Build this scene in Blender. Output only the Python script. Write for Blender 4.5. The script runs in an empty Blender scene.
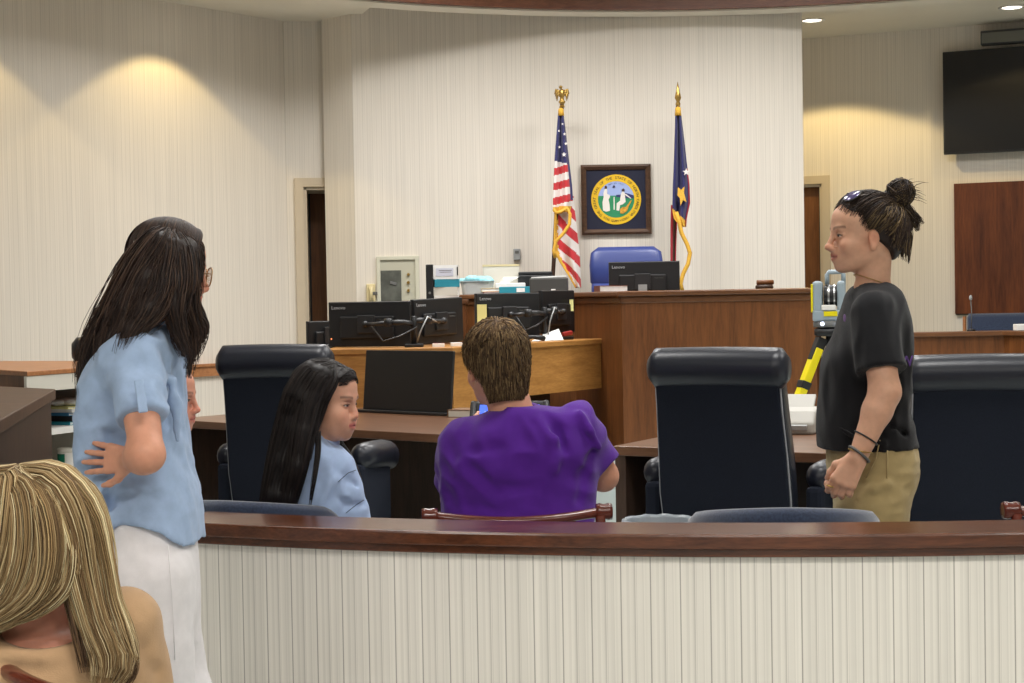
import bpy, bmesh, math, random
import numpy as np
from mathutils import Vector, Matrix
R = math.radians
sc = bpy.context.scene
COL = sc.collection

# ------------------------------------------------------------------ camera
FPX, CAMZ = 1600.0, 1.40
PITCH, ROLL = math.atan(41.5 / FPX), R(1.0)
cam_d = bpy.data.cameras.new('camera'); cam_d.sensor_width = 36.0
cam_d.lens = FPX / 1024 * 36.0; cam_d.clip_end = 100
cam = bpy.data.objects.new('camera', cam_d); COL.objects.link(cam)
fw = Vector((0, math.cos(PITCH), -math.sin(PITCH)))
rt0 = Vector((1, 0, 0)); up0 = rt0.cross(fw)
rt = rt0 * math.cos(ROLL) - up0 * math.sin(ROLL)
up = up0 * math.cos(ROLL) + rt0 * math.sin(ROLL)
M = Matrix((rt, up, -fw)).transposed().to_4x4(); M.translation = (0, 0, CAMZ)
cam.matrix_world = M
sc.camera = cam
def ray(px, py): return fw + rt * ((px - 512) / FPX) + up * ((341.5 - py) / FPX)
def PY(px, py, Y):
    d = ray(px, py); t = Y / d.y; return Vector((d.x * t, Y, CAMZ + d.z * t))
def PZ(px, py, z):
    d = ray(px, py); t = (z - CAMZ) / d.z; return Vector((d.x * t, d.y * t, z))
def XZ(px, Y): return PY(px, 320, Y).x

# ------------------------------------------------------------------ world, exposure, big lights
w = bpy.data.worlds.new('world'); sc.world = w; w.use_nodes = True
w.node_tree.nodes['Background'].inputs[0].default_value = (1.0, 0.97, 0.93, 1)
w.node_tree.nodes['Background'].inputs[1].default_value = 0.19
sc.view_settings.view_transform = 'Standard'; sc.view_settings.look = 'None'
sc.view_settings.gamma = 1.0; sc.view_settings.use_curve_mapping = False
sc.view_settings.exposure = 0.0
ZC = 3.66                                       # low ceiling
RING_C, RING_R, ZT = (1.4, 7.5), 4.9, 4.25      # round recess in the ceiling
TROFFERS = [(-1.2, 6.0), (-0.9, 9.2), (1.4, 4.6), (1.4, 7.6), (-0.3, 10.6), (1.9, 10.7), (4.0, 6.0), (3.7, 9.2)]
P_TROFFER, C_TROFFER = 64, (1.0, 0.985, 0.965)
GALLERY = [(-2.4, 0.6), (0.4, 0.9), (3.0, 0.6), (-1.0, -1.6), (1.8, -1.6)]
P_GALLERY, C_GALLERY = 60, (1.0, 0.95, 0.89)
P_SPOT, C_SPOT = 46, (1.0, 0.75, 0.34)

# ------------------------------------------------------------------ object helpers
def link(o, parent=None):
    COL.objects.link(o)
    if parent is not None: o.parent = parent
    return o
def tag(o, label, cat, group=None):
    o['label'] = label; o['category'] = cat
    if group: o['group'] = group
    return o
def thing(name, label, cat, loc=(0, 0, 0), rz=0.0, group=None):
    o = bpy.data.objects.new(name, None); o.empty_display_size = 0.1; link(o)
    o.location = loc; o.rotation_euler = (0, 0, rz)
    return tag(o, label, cat, group)
def structure(o):
    o['kind'] = 'structure'; return o
def dup(root, loc, rz, label, group=None):
    r = root.copy(); COL.objects.link(r); r.location = loc; r.rotation_euler = (0, 0, rz); r['label'] = label
    if group: r['group'] = group
    for ch in list(root.children):
        c = ch.copy(); COL.objects.link(c); c.parent = r
        for g in list(ch.children):
            d = g.copy(); COL.objects.link(d); d.parent = c
    return r
def mesh_obj(name, me, mat, parent=None, smooth=False, bevel=0.0, seg=2, subsurf=0, solid=0):
    o = bpy.data.objects.new(name, me); link(o, parent)
    for m in (mat if isinstance(mat, (list, tuple)) else [mat]): me.materials.append(m)
    if smooth:
        me.polygons.foreach_set('use_smooth', [True] * len(me.polygons))
    if solid:
        md = o.modifiers.new('solid', 'SOLIDIFY'); md.thickness = solid; md.offset = 0
    if bevel:
        md = o.modifiers.new('bevel', 'BEVEL'); md.width = bevel; md.segments = seg; md.limit_method = 'ANGLE'; md.angle_limit = R(40)
        md.harden_normals = False
    if subsurf:
        md = o.modifiers.new('sub', 'SUBSURF'); md.levels = subsurf; md.render_levels = subsurf
    return o
class MB:
    """collects shapes in one bmesh"""
    def __init__(self): self.bm = bmesh.new()
    def add(self, vs, fs, mi=0):
        v = [self.bm.verts.new(p) for p in vs]
        for f in fs:
            try:
                fc = self.bm.faces.new([v[i] for i in f]); fc.material_index = mi
            except ValueError: pass
        return self
    def box(self, c, s, rz=0.0, rx=0.0, ry=0.0, mi=0):
        m = Matrix.Translation(c) @ Matrix.Rotation(rz, 4, 'Z') @ Matrix.Rotation(ry, 4, 'Y') @ Matrix.Rotation(rx, 4, 'X')
        x, y, z = s[0] / 2, s[1] / 2, s[2] / 2
        vs = [m @ Vector(p) for p in ((-x,-y,-z),(x,-y,-z),(x,y,-z),(-x,y,-z),(-x,-y,z),(x,-y,z),(x,y,z),(-x,y,z))]
        return self.add(vs, [(0,3,2,1),(4,5,6,7),(0,1,5,4),(1,2,6,5),(2,3,7,6),(3,0,4,7)], mi)
    def prism(self, poly, z0, z1, mi=0):
        n = len(poly)
        a = sum(poly[i][0]*poly[(i+1)%n][1]-poly[(i+1)%n][0]*poly[i][1] for i in range(n))
        if a < 0: poly = poly[::-1]
        vs = [(p[0], p[1], z0) for p in poly] + [(p[0], p[1], z1) for p in poly]
        fs = [tuple(range(n))[::-1], tuple(range(n, 2*n))] + [(i, (i+1)%n, n+(i+1)%n, n+i) for i in range(n)]
        return self.add(vs, fs, mi)
    def loft(self, secs, caps=True, mi=0):
        n = len(secs[0]); vs = [p for s in secs for p in s]; fs = []
        for k in range(len(secs) - 1):
            for i in range(n):
                j = (i + 1) % n
                fs.append((k*n+i, k*n+j, (k+1)*n+j, (k+1)*n+i))
        if caps:
            fs.append(tuple(range(n))[::-1]); fs.append(tuple(range((len(secs)-1)*n, len(secs)*n)))
        return self.add(vs, fs, mi)
    def tube(self, pts, r, n=8, caps=True, mi=0):
        pts = [Vector(p) for p in pts]; rr = r if isinstance(r, (list, tuple)) else [r] * len(pts)
        secs = []; ref = None
        for i, p in enumerate(pts):
            t = (pts[min(i+1, len(pts)-1)] - pts[max(i-1, 0)]).normalized()
            if ref is None: ref = Vector((0, 0, 1)) if abs(t.z) < 0.9 else Vector((1, 0, 0))
            a = (ref - t * ref.dot(t)).normalized(); b = t.cross(a); ref = a
            secs.append([p + a * math.cos(2*math.pi*k/n) * rr[i] + b * math.sin(2*math.pi*k/n) * rr[i] for k in range(n)])
        return self.loft(secs, caps, mi)
    def lathe(self, prof, c=(0, 0, 0), n=24, mi=0, axis='Z', caps=True):
        secs = []
        for r, z in prof:
            ring = []
            for k in range(n):
                a = 2*math.pi*k/n; x, y = r*math.cos(a), r*math.sin(a)
                p = (x, y, z) if axis == 'Z' else ((x, z, -y) if axis == 'Y' else (z, x, y))
                ring.append((c[0]+p[0], c[1]+p[1], c[2]+p[2]))
            secs.append(ring)
        return self.loft(secs, caps, mi)
    def ball(self, c, r, mi=0, n=12):
        r = r if isinstance(r, (list, tuple)) else (r, r, r)
        secs = []
        for i in range(1, n):
            ph = math.pi * i / n
            secs.append([(c[0]+r[0]*math.sin(ph)*math.cos(2*math.pi*k/(2*n)), c[1]+r[1]*math.sin(ph)*math.sin(2*math.pi*k/(2*n)), c[2]-r[2]*math.cos(ph)) for k in range(2*n)])
        return self.loft(secs, True, mi)
    def mesh(self, name):
        bmesh.ops.recalc_face_normals(self.bm, faces=self.bm.faces)
        me = bpy.data.meshes.new(name); self.bm.to_mesh(me); self.bm.free(); return me
    def build(self, name, mat, parent=None, **k): return mesh_obj(name, self.mesh(name), mat, parent, **k)
def rrect(cx, cy, w, d, z, e=4.0, n=24, tilt=None):
    """superellipse ring"""
    out = []
    for k in range(n):
        a = 2*math.pi*k/n; c, s = math.cos(a), math.sin(a)
        out.append(Vector((cx + w/2*math.copysign(abs(c)**(2/e), c), cy + d/2*math.copysign(abs(s)**(2/e), s), z)))
    return out
def text_mesh(body, size, extrude=0.001, align='LEFT', spacing=1.0):
    cu = bpy.data.curves.new('txt', 'FONT'); cu.body = body; cu.size = size; cu.extrude = extrude
    cu.align_x = align; cu.align_y = 'CENTER'; cu.space_character = spacing; cu.resolution_u = 2
    o = bpy.data.objects.new('txt', cu); COL.objects.link(o)
    dg = bpy.context.evaluated_depsgraph_get()
    me = bpy.data.meshes.new_from_object(o.evaluated_get(dg))
    bpy.data.objects.remove(o); bpy.data.curves.remove(cu)
    return me
def text_obj(name, body, size, mat, parent, loc, rot, **k):
    me = text_mesh(body, size, **k); o = bpy.data.objects.new(name, me); link(o, parent)
    me.materials.clear(); me.materials.append(mat); o.location = loc; o.rotation_euler = rot
    return o

# ------------------------------------------------------------------ materials
def srgb(r, g, b):
    f = lambda c: (c/255/12.92) if c/255 <= 0.04045 else ((c/255+0.055)/1.055)**2.4
    return (f(r), f(g), f(b), 1.0)
def mat(name, color, rough=0.5, metal=0.0, spec=0.5, noise=0.0, nscale=30.0, bump=0.0, bscale=200.0, stretch=(1,1,1), emit=None, estr=0.0, sss=0.0, attr=None, sheen=0.0, alpha=1.0, trans=0.0, coat=0.0):
    m = bpy.data.materials.new(name); m.use_nodes = True
    nt = m.node_tree; N = nt.nodes; L = nt.links; b = N['Principled BSDF']
    b.inputs['Base Color'].default_value = color; b.inputs['Roughness'].default_value = rough
    b.inputs['Metallic'].default_value = metal; b.inputs['Specular IOR Level'].default_value = spec
    if sss: b.inputs['Subsurface Weight'].default_value = sss; b.inputs['Subsurface Radius'].default_value = (0.012, 0.005, 0.003); b.inputs['Subsurface Scale'].default_value = 1.0
    if sheen: b.inputs['Sheen Weight'].default_value = sheen; b.inputs['Sheen Roughness'].default_value = 0.5
    if coat: b.inputs['Coat Weight'].default_value = coat; b.inputs['Coat Roughness'].default_value = 0.15
    if trans: b.inputs['Transmission Weight'].default_value = trans
    if alpha < 1: b.inputs['Alpha'].default_value = alpha
    if emit: b.inputs['Emission Color'].default_value = emit; b.inputs['Emission Strength'].default_value = estr
    tc = N.new('ShaderNodeTexCoord'); mp = N.new('ShaderNodeMapping'); mp.inputs['Scale'].default_value = stretch
    L.new(tc.outputs['Object'], mp.inputs['Vector'])
    src = None
    if attr:
        a = N.new('ShaderNodeAttribute'); a.attribute_name = attr; src = a.outputs['Color']
    if noise:
        nz = N.new('ShaderNodeTexNoise'); nz.inputs['Scale'].default_value = nscale; nz.inputs['Detail'].default_value = 4
        L.new(mp.outputs[0], nz.inputs['Vector'])
        mr = N.new('ShaderNodeMapRange'); mr.inputs[1].default_value = 0.3; mr.inputs[2].default_value = 0.7
        mr.inputs[3].default_value = 1 - noise; mr.inputs[4].default_value = 1 + noise
        L.new(nz.outputs['Fac'], mr.inputs[0])
        mx = N.new('ShaderNodeMix'); mx.data_type = 'RGBA'; mx.blend_type = 'MULTIPLY'; mx.inputs[0].default_value = 1
        mx.inputs[6].default_value = color
        if src: L.new(src, mx.inputs[6])
        L.new(mr.outputs[0], mx.inputs[7]); src = mx.outputs[2]
    if src: L.new(src, b.inputs['Base Color'])
    if bump:
        nb = N.new('ShaderNodeTexNoise'); nb.inputs['Scale'].default_value = bscale; nb.inputs['Detail'].default_value = 3
        L.new(mp.outputs[0], nb.inputs['Vector'])
        bp = N.new('ShaderNodeBump'); bp.inputs['Strength'].default_value = bump; bp.inputs['Distance'].default_value = 0.002
        L.new(nb.outputs['Fac'], bp.inputs['Height']); L.new(bp.outputs[0], b.inputs['Normal'])
    return m
def wood(name, c1, c2, rough=0.4, stretch=(1.2, 12, 12), scale=3.0, spec=0.4, coat=0.0):
    m = bpy.data.materials.new(name); m.use_nodes = True
    nt = m.node_tree; N = nt.nodes; L = nt.links; b = N['Principled BSDF']
    b.inputs['Roughness'].default_value = rough; b.inputs['Specular IOR Level'].default_value = spec
    if coat: b.inputs['Coat Weight'].default_value = coat; b.inputs['Coat Roughness'].default_value = 0.2
    tc = N.new('ShaderNodeTexCoord'); mp = N.new('ShaderNodeMapping'); mp.inputs['Scale'].default_value = stretch
    L.new(tc.outputs['Object'], mp.inputs['Vector'])
    n1 = N.new('ShaderNodeTexNoise'); n1.inputs['Scale'].default_value = scale; n1.inputs['Detail'].default_value = 6; n1.inputs['Roughness'].default_value = 0.65; n1.inputs['Distortion'].default_value = 0.6
    L.new(mp.outputs[0], n1.inputs['Vector'])
    n2 = N.new('ShaderNodeTexNoise'); n2.inputs['Scale'].default_value = scale * 6; n2.inputs['Detail'].default_value = 3
    L.new(mp.outputs[0], n2.inputs['Vector'])
    ad = N.new('ShaderNodeMath'); ad.operation = 'MULTIPLY_ADD'; ad.inputs[1].default_value = 0.45
    L.new(n2.outputs['Fac'], ad.inputs[0]); L.new(n1.outputs['Fac'], ad.inputs[2])
    cr = N.new('ShaderNodeValToRGB'); cr.color_ramp.elements[0].position = 0.5; cr.color_ramp.elements[1].position = 0.95
    cr.color_ramp.elements[0].color = c1; cr.color_ramp.elements[1].color = c2
    L.new(ad.outputs[0], cr.inputs[0]); L.new(cr.outputs[0], b.inputs['Base Color'])
    return m
def wallpaper(name, base, line, dark, period=0.0735, amp=1.0, blotch=0.0):
    """vertical stripes in UV.x metres: one strong dark line, finer pairs between"""
    m = bpy.data.materials.new(name); m.use_nodes = True
    nt = m.node_tree; N = nt.nodes; L = nt.links; b = N['Principled BSDF']
    b.inputs['Roughness'].default_value = 0.75; b.inputs['Specular IOR Level'].default_value = 0.25
    uv = N.new('ShaderNodeUVMap'); sp = N.new('ShaderNodeSeparateXYZ'); L.new(uv.outputs[0], sp.inputs[0])
    dv = N.new('ShaderNodeMath'); dv.operation = 'DIVIDE'; dv.inputs[1].default_value = period; L.new(sp.outputs[0], dv.inputs[0])
    fr = N.new('ShaderNodeMath'); fr.operation = 'FRACT'; L.new(dv.outputs[0], fr.inputs[0])
    cr = N.new('ShaderNodeValToRGB'); el = cr.color_ramp.elements
    def mixc(a, c, t): return tuple(a[i]*(1-t)+c[i]*t for i in range(4))
    stops = [(0.0, dark), (0.035, dark), (0.05, base), (0.20, base), (0.22, mixc(base, line, .5)), (0.30, mixc(base, line, .6)), (0.32, base), (0.42, mixc(base, line, .3)), (0.47, line),
             (0.50, mixc(base, dark, .7)), (0.515, base), (0.54, base), (0.55, mixc(base, dark, .55)), (0.565, base), (0.75, mixc(base, line, .4)), (0.78, mixc(base, line, .9)), (0.80, base), (0.86, mixc(base, line, .5)), (0.93, base)]
    el[0].position, el[0].color = stops[0]; el[1].position, el[1].color = stops[1]
    for p, c in stops[2:]:
        e = el.new(p); e.color = c
    L.new(fr.outputs[0], cr.inputs[0])
    nz = N.new('ShaderNodeTexNoise'); nz.inputs['Scale'].default_value = 1.0; nz.inputs['Detail'].default_value = 2
    cmb = N.new('ShaderNodeCombineXYZ'); mu = N.new('ShaderNodeMath'); mu.operation = 'MULTIPLY'; mu.inputs[1].default_value = 55.0
    L.new(sp.outputs[0], mu.inputs[0]); L.new(mu.outputs[0], cmb.inputs[0])
    my = N.new('ShaderNodeMath'); my.operation = 'MULTIPLY'; my.inputs[1].default_value = 0.7; L.new(sp.outputs[1], my.inputs[0]); L.new(my.outputs[0], cmb.inputs[1])
    L.new(cmb.outputs[0], nz.inputs['Vector'])
    mr = N.new('ShaderNodeMapRange'); mr.inputs[1].default_value = 0.3; mr.inputs[2].default_value = 0.7; mr.inputs[3].default_value = 0.93; mr.inputs[4].default_value = 1.04
    L.new(nz.outputs['Fac'], mr.inputs[0])
    mx = N.new('ShaderNodeMix'); mx.data_type = 'RGBA'; mx.blend_type = 'MULTIPLY'; mx.inputs[0].default_value = 1
    L.new(cr.outputs[0], mx.inputs[6]); L.new(mr.outputs[0], mx.inputs[7]); L.new(mx.outputs[2], b.inputs['Base Color'])
    return m
MT = {}
MT['paper'] = wallpaper('striped_wallpaper', srgb(226, 219, 208), srgb(220, 212, 201), srgb(204, 196, 185))
MT['rail_paper'] = wallpaper('striped_rail_wallpaper', srgb(234, 228, 219), srgb(214, 208, 199), srgb(172, 165, 157))
MT['ceil'] = mat('ceiling_paint', srgb(226, 220, 206), 0.85, noise=0.03, nscale=2)
MT['carpet'] = mat('pale_carpet', srgb(188, 196, 194), 0.95, noise=0.12, nscale=90, bump=0.5, bscale=400)
MT['trimwood'] = wood('ring_trim_wood', srgb(88, 52, 36), srgb(122, 76, 54), 0.35)
MT['railwood'] = wood('rail_cap_wood', srgb(64, 32, 17), srgb(104, 58, 34), 0.25, coat=0.15)
MT['bench'] = wood('bench_veneer', srgb(86, 49, 22), srgb(124, 76, 39), 0.42, stretch=(10, 10, 1.0), scale=1.6)
MT['benchtop'] = wood('bench_top_wood', srgb(88, 56, 36), srgb(120, 80, 50), 0.3)
MT['panel'] = wood('wall_panel_veneer', srgb(68, 31, 12), srgb(112, 60, 28), 0.4, stretch=(9, 9, 0.8), scale=1.5)
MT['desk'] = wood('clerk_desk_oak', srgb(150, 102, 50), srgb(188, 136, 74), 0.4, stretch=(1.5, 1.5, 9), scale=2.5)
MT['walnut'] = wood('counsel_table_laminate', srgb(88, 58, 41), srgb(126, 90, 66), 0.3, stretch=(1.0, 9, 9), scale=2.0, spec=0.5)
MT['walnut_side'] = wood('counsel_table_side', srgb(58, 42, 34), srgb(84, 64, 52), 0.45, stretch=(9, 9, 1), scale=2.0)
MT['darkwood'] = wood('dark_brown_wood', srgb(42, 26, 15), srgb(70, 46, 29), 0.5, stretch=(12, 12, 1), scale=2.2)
MT['darktop'] = wood('dark_brown_top', srgb(58, 37, 22), srgb(86, 59, 39), 0.5, stretch=(2, 8, 8), scale=2.2)
MT['orangewood'] = wood('orange_brown_wood', srgb(150, 98, 62), srgb(184, 128, 84), 0.4)
MT['cherry'] = wood('red_cherry_wood', srgb(66, 26, 19), srgb(104, 45, 32), 0.22, coat=0.5)
MT['doorwood'] = wood('door_wood', srgb(92, 56, 30), srgb(132, 86, 50), 0.45, stretch=(9, 9, .8), scale=1.5)
MT['frame_paint'] = mat('door_frame_paint', srgb(196, 182, 160), 0.6)
MT['leather'] = mat('black_navy_leather', srgb(28, 31, 42), 0.34, spec=0.5, bump=0.15, bscale=250)
MT['chair_cloth'] = mat('charcoal_navy_cloth', srgb(33, 37, 48), 0.9, spec=0.15, bump=0.4, bscale=500, noise=0.15, nscale=250)
MT['piping'] = mat('grey_piping', srgb(150, 152, 158), 0.5)
MT['navy_cloth'] = mat('slate_blue_fabric', srgb(46, 56, 78), 0.92, spec=0.15, bump=0.5, bscale=450, noise=0.3, nscale=160, sheen=0.6)
MT['blue_leather'] = mat('royal_blue_leather', srgb(48, 62, 124), 0.38, bump=0.15, bscale=200)
MT['black'] = mat('black_plastic', srgb(26, 26, 28), 0.45, bump=0.1, bscale=600)
MT['black2'] = mat('charcoal_plastic', srgb(40, 40, 42), 0.4)
MT['screen_off'] = mat('dark_display_glass', srgb(30, 29, 30), 0.28, spec=0.4)
MT['chrome'] = mat('brushed_metal', srgb(190, 190, 190), 0.3, metal=0.9)
MT['grey'] = mat('grey_plastic', srgb(150, 152, 152), 0.5)
MT['dgrey'] = mat('dark_grey_plastic', srgb(92, 92, 90), 0.55)
MT['white'] = mat('white_plastic', srgb(228, 226, 220), 0.45)
MT['offwhite'] = mat('off_white_paint', srgb(214, 210, 198), 0.55)
MT['cream'] = mat('cream_plastic', srgb(214, 200, 156), 0.5)
MT['paperw'] = mat('white_paper', srgb(236, 236, 234), 0.8, noise=0.04, nscale=40)
MT['letter'] = mat('grey_lettering', srgb(176, 178, 182), 0.4)
MT['yellow'] = mat('yellow_paint', srgb(232, 214, 20), 0.35)
MT['scan_grey'] = mat('scanner_grey_blue', srgb(150, 164, 172), 0.4)
MT['gold'] = mat('gold_metal', srgb(186, 152, 84), 0.32, metal=0.85)
MT['fringe'] = mat('gold_fringe', srgb(222, 172, 62), 0.8, noise=0.25, nscale=250)
MT['teal'] = mat('teal_cover', srgb(40, 140, 160), 0.5)
MT['green'] = mat('green_label', srgb(20, 120, 92), 0.5)
MT['red'] = mat('red_cover', srgb(150, 40, 36), 0.5)
MT['lamp'] = mat('lamp_diffuser', srgb(255, 250, 235), 0.5, emit=(1, 0.93, 0.8, 1), estr=6.0)
MT['led'] = mat('blue_white_led', srgb(220, 230, 255), 0.4, emit=(0.65, 0.75, 1, 1), estr=5.0)
MT['orange_led'] = mat('orange_led', srgb(255, 120, 60), 0.4, emit=(1, 0.3, 0.1, 1), estr=2.0)
MT['tablet_screen'] = mat('lit_blue_screen', srgb(60, 90, 230), 0.3, emit=(0.10, 0.2, 0.9, 1), estr=0.9, noise=0.0)
MT['tablet_window'] = mat('lit_white_screen', srgb(200, 215, 255), 0.3, emit=(0.6, 0.75, 1, 1), estr=0.8)
MT['sticky'] = mat('yellow_sticky_note', srgb(226, 222, 150), 0.8)
MT['plastic_clear'] = mat('translucent_plastic', srgb(214, 222, 226), 0.25, trans=0.35, alpha=0.75, bump=0.3, bscale=60)
MT['bagliner'] = mat('clear_bag_liner', srgb(156, 164, 172), 0.3, trans=0.3, bump=1.0, bscale=50, stretch=(3, 3, .5))
MT['aqua'] = mat('aqua_tissue_plastic', srgb(150, 214, 226), 0.4, noise=0.15, nscale=40)
# ------------------------------------------------------------------ the room
def wall(name, p0, p1, z0=0.0, z1=4.4, m=None, hole=None, thick=0.12):
    """wall along p0->p1 (visible face on its right-hand side seen walking p0->p1), UV in metres"""
    p0, p1 = Vector((*p0, 0)), Vector((*p1, 0)); d = p1 - p0; L = d.length; d.normalize(); n = Vector((-d.y, d.x, 0))
    bm = bmesh.new(); uvl = bm.loops.layers.uv.new('UVMap')
    rects = [(0, L, z0, z1)] if not hole else [(0, hole[0], z0, z1), (hole[1], L, z0, z1), (hole[0], hole[1], hole[2], z1)]
    for (a, b, za, zb) in rects:
        if b - a < 1e-4 or zb - za < 1e-4: continue
        vs = []
        for back in (0, thick):
            for (u, z) in ((a, za), (b, za), (b, zb), (a, zb)):
                vs.append(bm.verts.new(d * u + n * back + Vector((0, 0, z))))
        for f in ((0,1,2,3), (5,4,7,6), (4,0,3,7), (1,5,6,2), (3,2,6,7), (4,5,1,0)):
            fc = bm.faces.new([vs[i] for i in f])
            for l in fc.loops:
                q = l.vert.co; l[uvl].uv = (q.dot(d) + q.dot(n), q.z)
    bmesh.ops.recalc_face_normals(bm, faces=bm.faces)
    me = bpy.data.meshes.new(name); bm.to_mesh(me); bm.free()
    o = mesh_obj(name, me, m or MT['paper']); o.location = p0
    return structure(o)
YW = 12.6
cw0, cw1 = (XZ(357, YW), YW), (XZ(805.5, YW), YW)
wall('wall_back', cw0, cw1)
strip0 = (XZ(327.5, 12.82), 12.82)
wall('wall_back_return', strip0, cw0)
lc = (PY(283, 23, 12.87).x, 12.87)                       # left corner
ld = Vector((0.88, 1.1)).normalized()
lp = (lc[0] - ld.x * 7.5, lc[1] - ld.y * 7.5)
wall('wall_left', lp, lc)
dh = Vector((1, 0.10)).normalized()
lend = (lc[0] + dh.x * 1.6, lc[1] + dh.y * 1.6)
dz = PY(308, 187, 12.9).z
du0 = (XZ(306.5, 12.9) - lc[0]) / dh.x
wall('wall_alcove', lc, lend, hole=(du0, du0 + 0.95, dz))
rc = (2.50, 14.25); rd = Vector((1.72, -0.72)).normalized()
rend = (rc[0] + rd.x * 5.5, rc[1] + rd.y * 5.5)
def rw(u, off=0.0, z=0.0):
    """point on the right wall: u metres along, off metres out into the room"""
    n = Vector((rd.y, -rd.x)); return Vector((rc[0] + rd.x*u + n.x*off, rc[1] + rd.y*u + n.y*off, z))
def rw_px(px, off=0.0):
    """u on the right wall seen at pixel column px"""
    d = ray(px, 300); n = Vector((rd.y, -rd.x)); bx, by = rc[0]+n.x*off, rc[1]+n.y*off
    k = d.x / d.y; return (k*by - bx) / (rd.x - k*rd.y)
RA = math.atan2(rd.y, rd.x)
rdz = PY(815, 183.5, 14.1).z
ru1 = rw_px(823.5)
wall('wall_right', (rc[0]-rd.x*1.2, rc[1]-rd.y*1.2), rend, hole=(1.2 + ru1 - 0.92, 1.2 + ru1, rdz))
wall('wall_right_side', rend, (rend[0] + 0.5, 4.0))
wall('wall_left_side', (lp[0] - 0.4, 3.6), lp)
# chair rail and cap on the left wall
t = MB()
tl = MB()
nl = Vector((ld.y, -ld.x))
for k in range(2):
    z, h, dp = ((0.86, 0.075, 0.03), (0.935, 0.02, 0.045))[k]
    a = Vector((lp[0], lp[1])) + nl*dp*0.5; b = Vector((lc[0], lc[1])) + nl*dp*0.5
    m = (a + b) / 2; L = (b - a).length
    t.box((m.x, m.y, z + h/2), (L, dp, h), rz=math.atan2(ld.y, ld.x))
structure(t.build('trim_1', MT['orangewood']))
# floor
structure(MB().box((1.0, 6.0, -0.05), (18, 20, 0.1)).build('floor', MT['carpet']))
# ceiling: low slab with a round recess
def ring_ceiling():
    mb = MB(); n = 288; cx, cy = RING_C; inner, outer = [], []
    x0, x1, y0, y1 = -8.0, 10.0, -4.0, 16.0
    for k in range(n):
        a = 2*math.pi*k/n; c, s = math.cos(a), math.sin(a)
        ri = 5.16/s if (s > 0 and R(80.2) < a < R(117.2)) else RING_R + 0.18     # the recess runs back to the white wall
        inner.append((cx + ri*c, cy + ri*s))
        tx = ((x1-cx)/c if c > 1e-6 else ((x0-cx)/c if c < -1e-6 else 1e9)); ty = ((y1-cy)/s if s > 1e-6 else ((y0-cy)/s if s < -1e-6 else 1e9))
        tt = min(tx, ty); outer.append((cx + tt*c, cy + tt*s))
    vs = [(p[0], p[1], ZC) for p in inner] + [(p[0], p[1], ZC) for p in outer] + [(p[0], p[1], ZT) for p in inner] + [(p[0], p[1], ZT+.05) for p in outer]
    fs = []
    for k in range(n):
        j = (k+1) % n
        fs += [(k, n+k, n+j, j), (k, j, 2*n+j, 2*n+k), (n+k, 3*n+k, 3*n+j, n+j)]
    fs.append(tuple(range(2*n, 3*n)))
    mb.add(vs, fs)
    return structure(mb.build('ceiling', MT['ceil'], smooth=False))
ring_ceiling()
def ring_band(name, r0, r1, z0, z1, m):
    mb = MB(); n = 128; secs = []
    for k in range(n):
        a = 2*math.pi*k/n; c, s = math.cos(a), math.sin(a)
        secs.append([(RING_C[0]+r*c, RING_C[1]+r*s, z) for r, z in ((r0, z0), (r1, z0), (r1, z1), (r0, z1))])
    secs.append(secs[0]); mb.loft(secs, caps=False)
    return structure(mb.build(name, m, smooth=False))
ring_band('trim_2', RING_R - 0.05, RING_R, ZC - 0.05, ZC + 0.16, MT['trimwood'])
ring_band('trim_3', RING_R, RING_R + 0.20, ZC - 0.062, ZC + 0.16, MT['ceil'])
# doors
def door(name, p, d, w, h, rec, frame_w=0.07, jamb=True):
    n = Vector((-d.y, d.x)); ang = math.atan2(d.y, d.x)
    q = Vector(p) + d*(w/2) + n*rec
    o = MB().box((0, 0, h/2), (w, 0.045, h)).build(name, MT['doorwood']); o.location = (q.x, q.y, 0); o.rotation_euler = (0, 0, ang); structure(o)
    f = MB()
    f.box((-w/2+0.012, -rec/2, h/2), (0.024, rec, h)); f.box((w/2-0.012, -rec/2, h/2), (0.024, rec, h)); f.box((0, -rec/2, h-0.012), (w, rec, 0.024))
    f.box((-w/2-frame_w/2, -rec-0.012, h/2), (frame_w, 0.024, h)); f.box((w/2+frame_w/2, -rec-0.012, h/2), (frame_w, 0.024, h)); f.box((0, -rec-0.012, h+frame_w/2), (w+2*frame_w, 0.024, frame_w))
    f.build('door_frame', MT['frame_paint'], o)
    MB().box((-w/2+0.03, -0.024, h/2), (0.018, 0.02, h-0.04)).box((w/2-0.03, -0.024, h/2), (0.018, 0.02, h-0.04)).build('door_stop', MT['black'], o)
    MB().tube([(w/2-0.08, -0.03, 1.0), (w/2-0.08, -0.075, 1.0), (w/2-0.19, -0.075, 1.0)], 0.01).build('door_handle', MT['chrome'], o)
    return o
pL = Vector(lc) + dh*du0
door('door_1', pL, dh, 0.95, dz, 0.5)
pR = Vector((rc[0], rc[1])) + rd*(ru1 - 0.92)
door('door_2', pR, rd, 0.92, rdz, 0.08)

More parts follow.
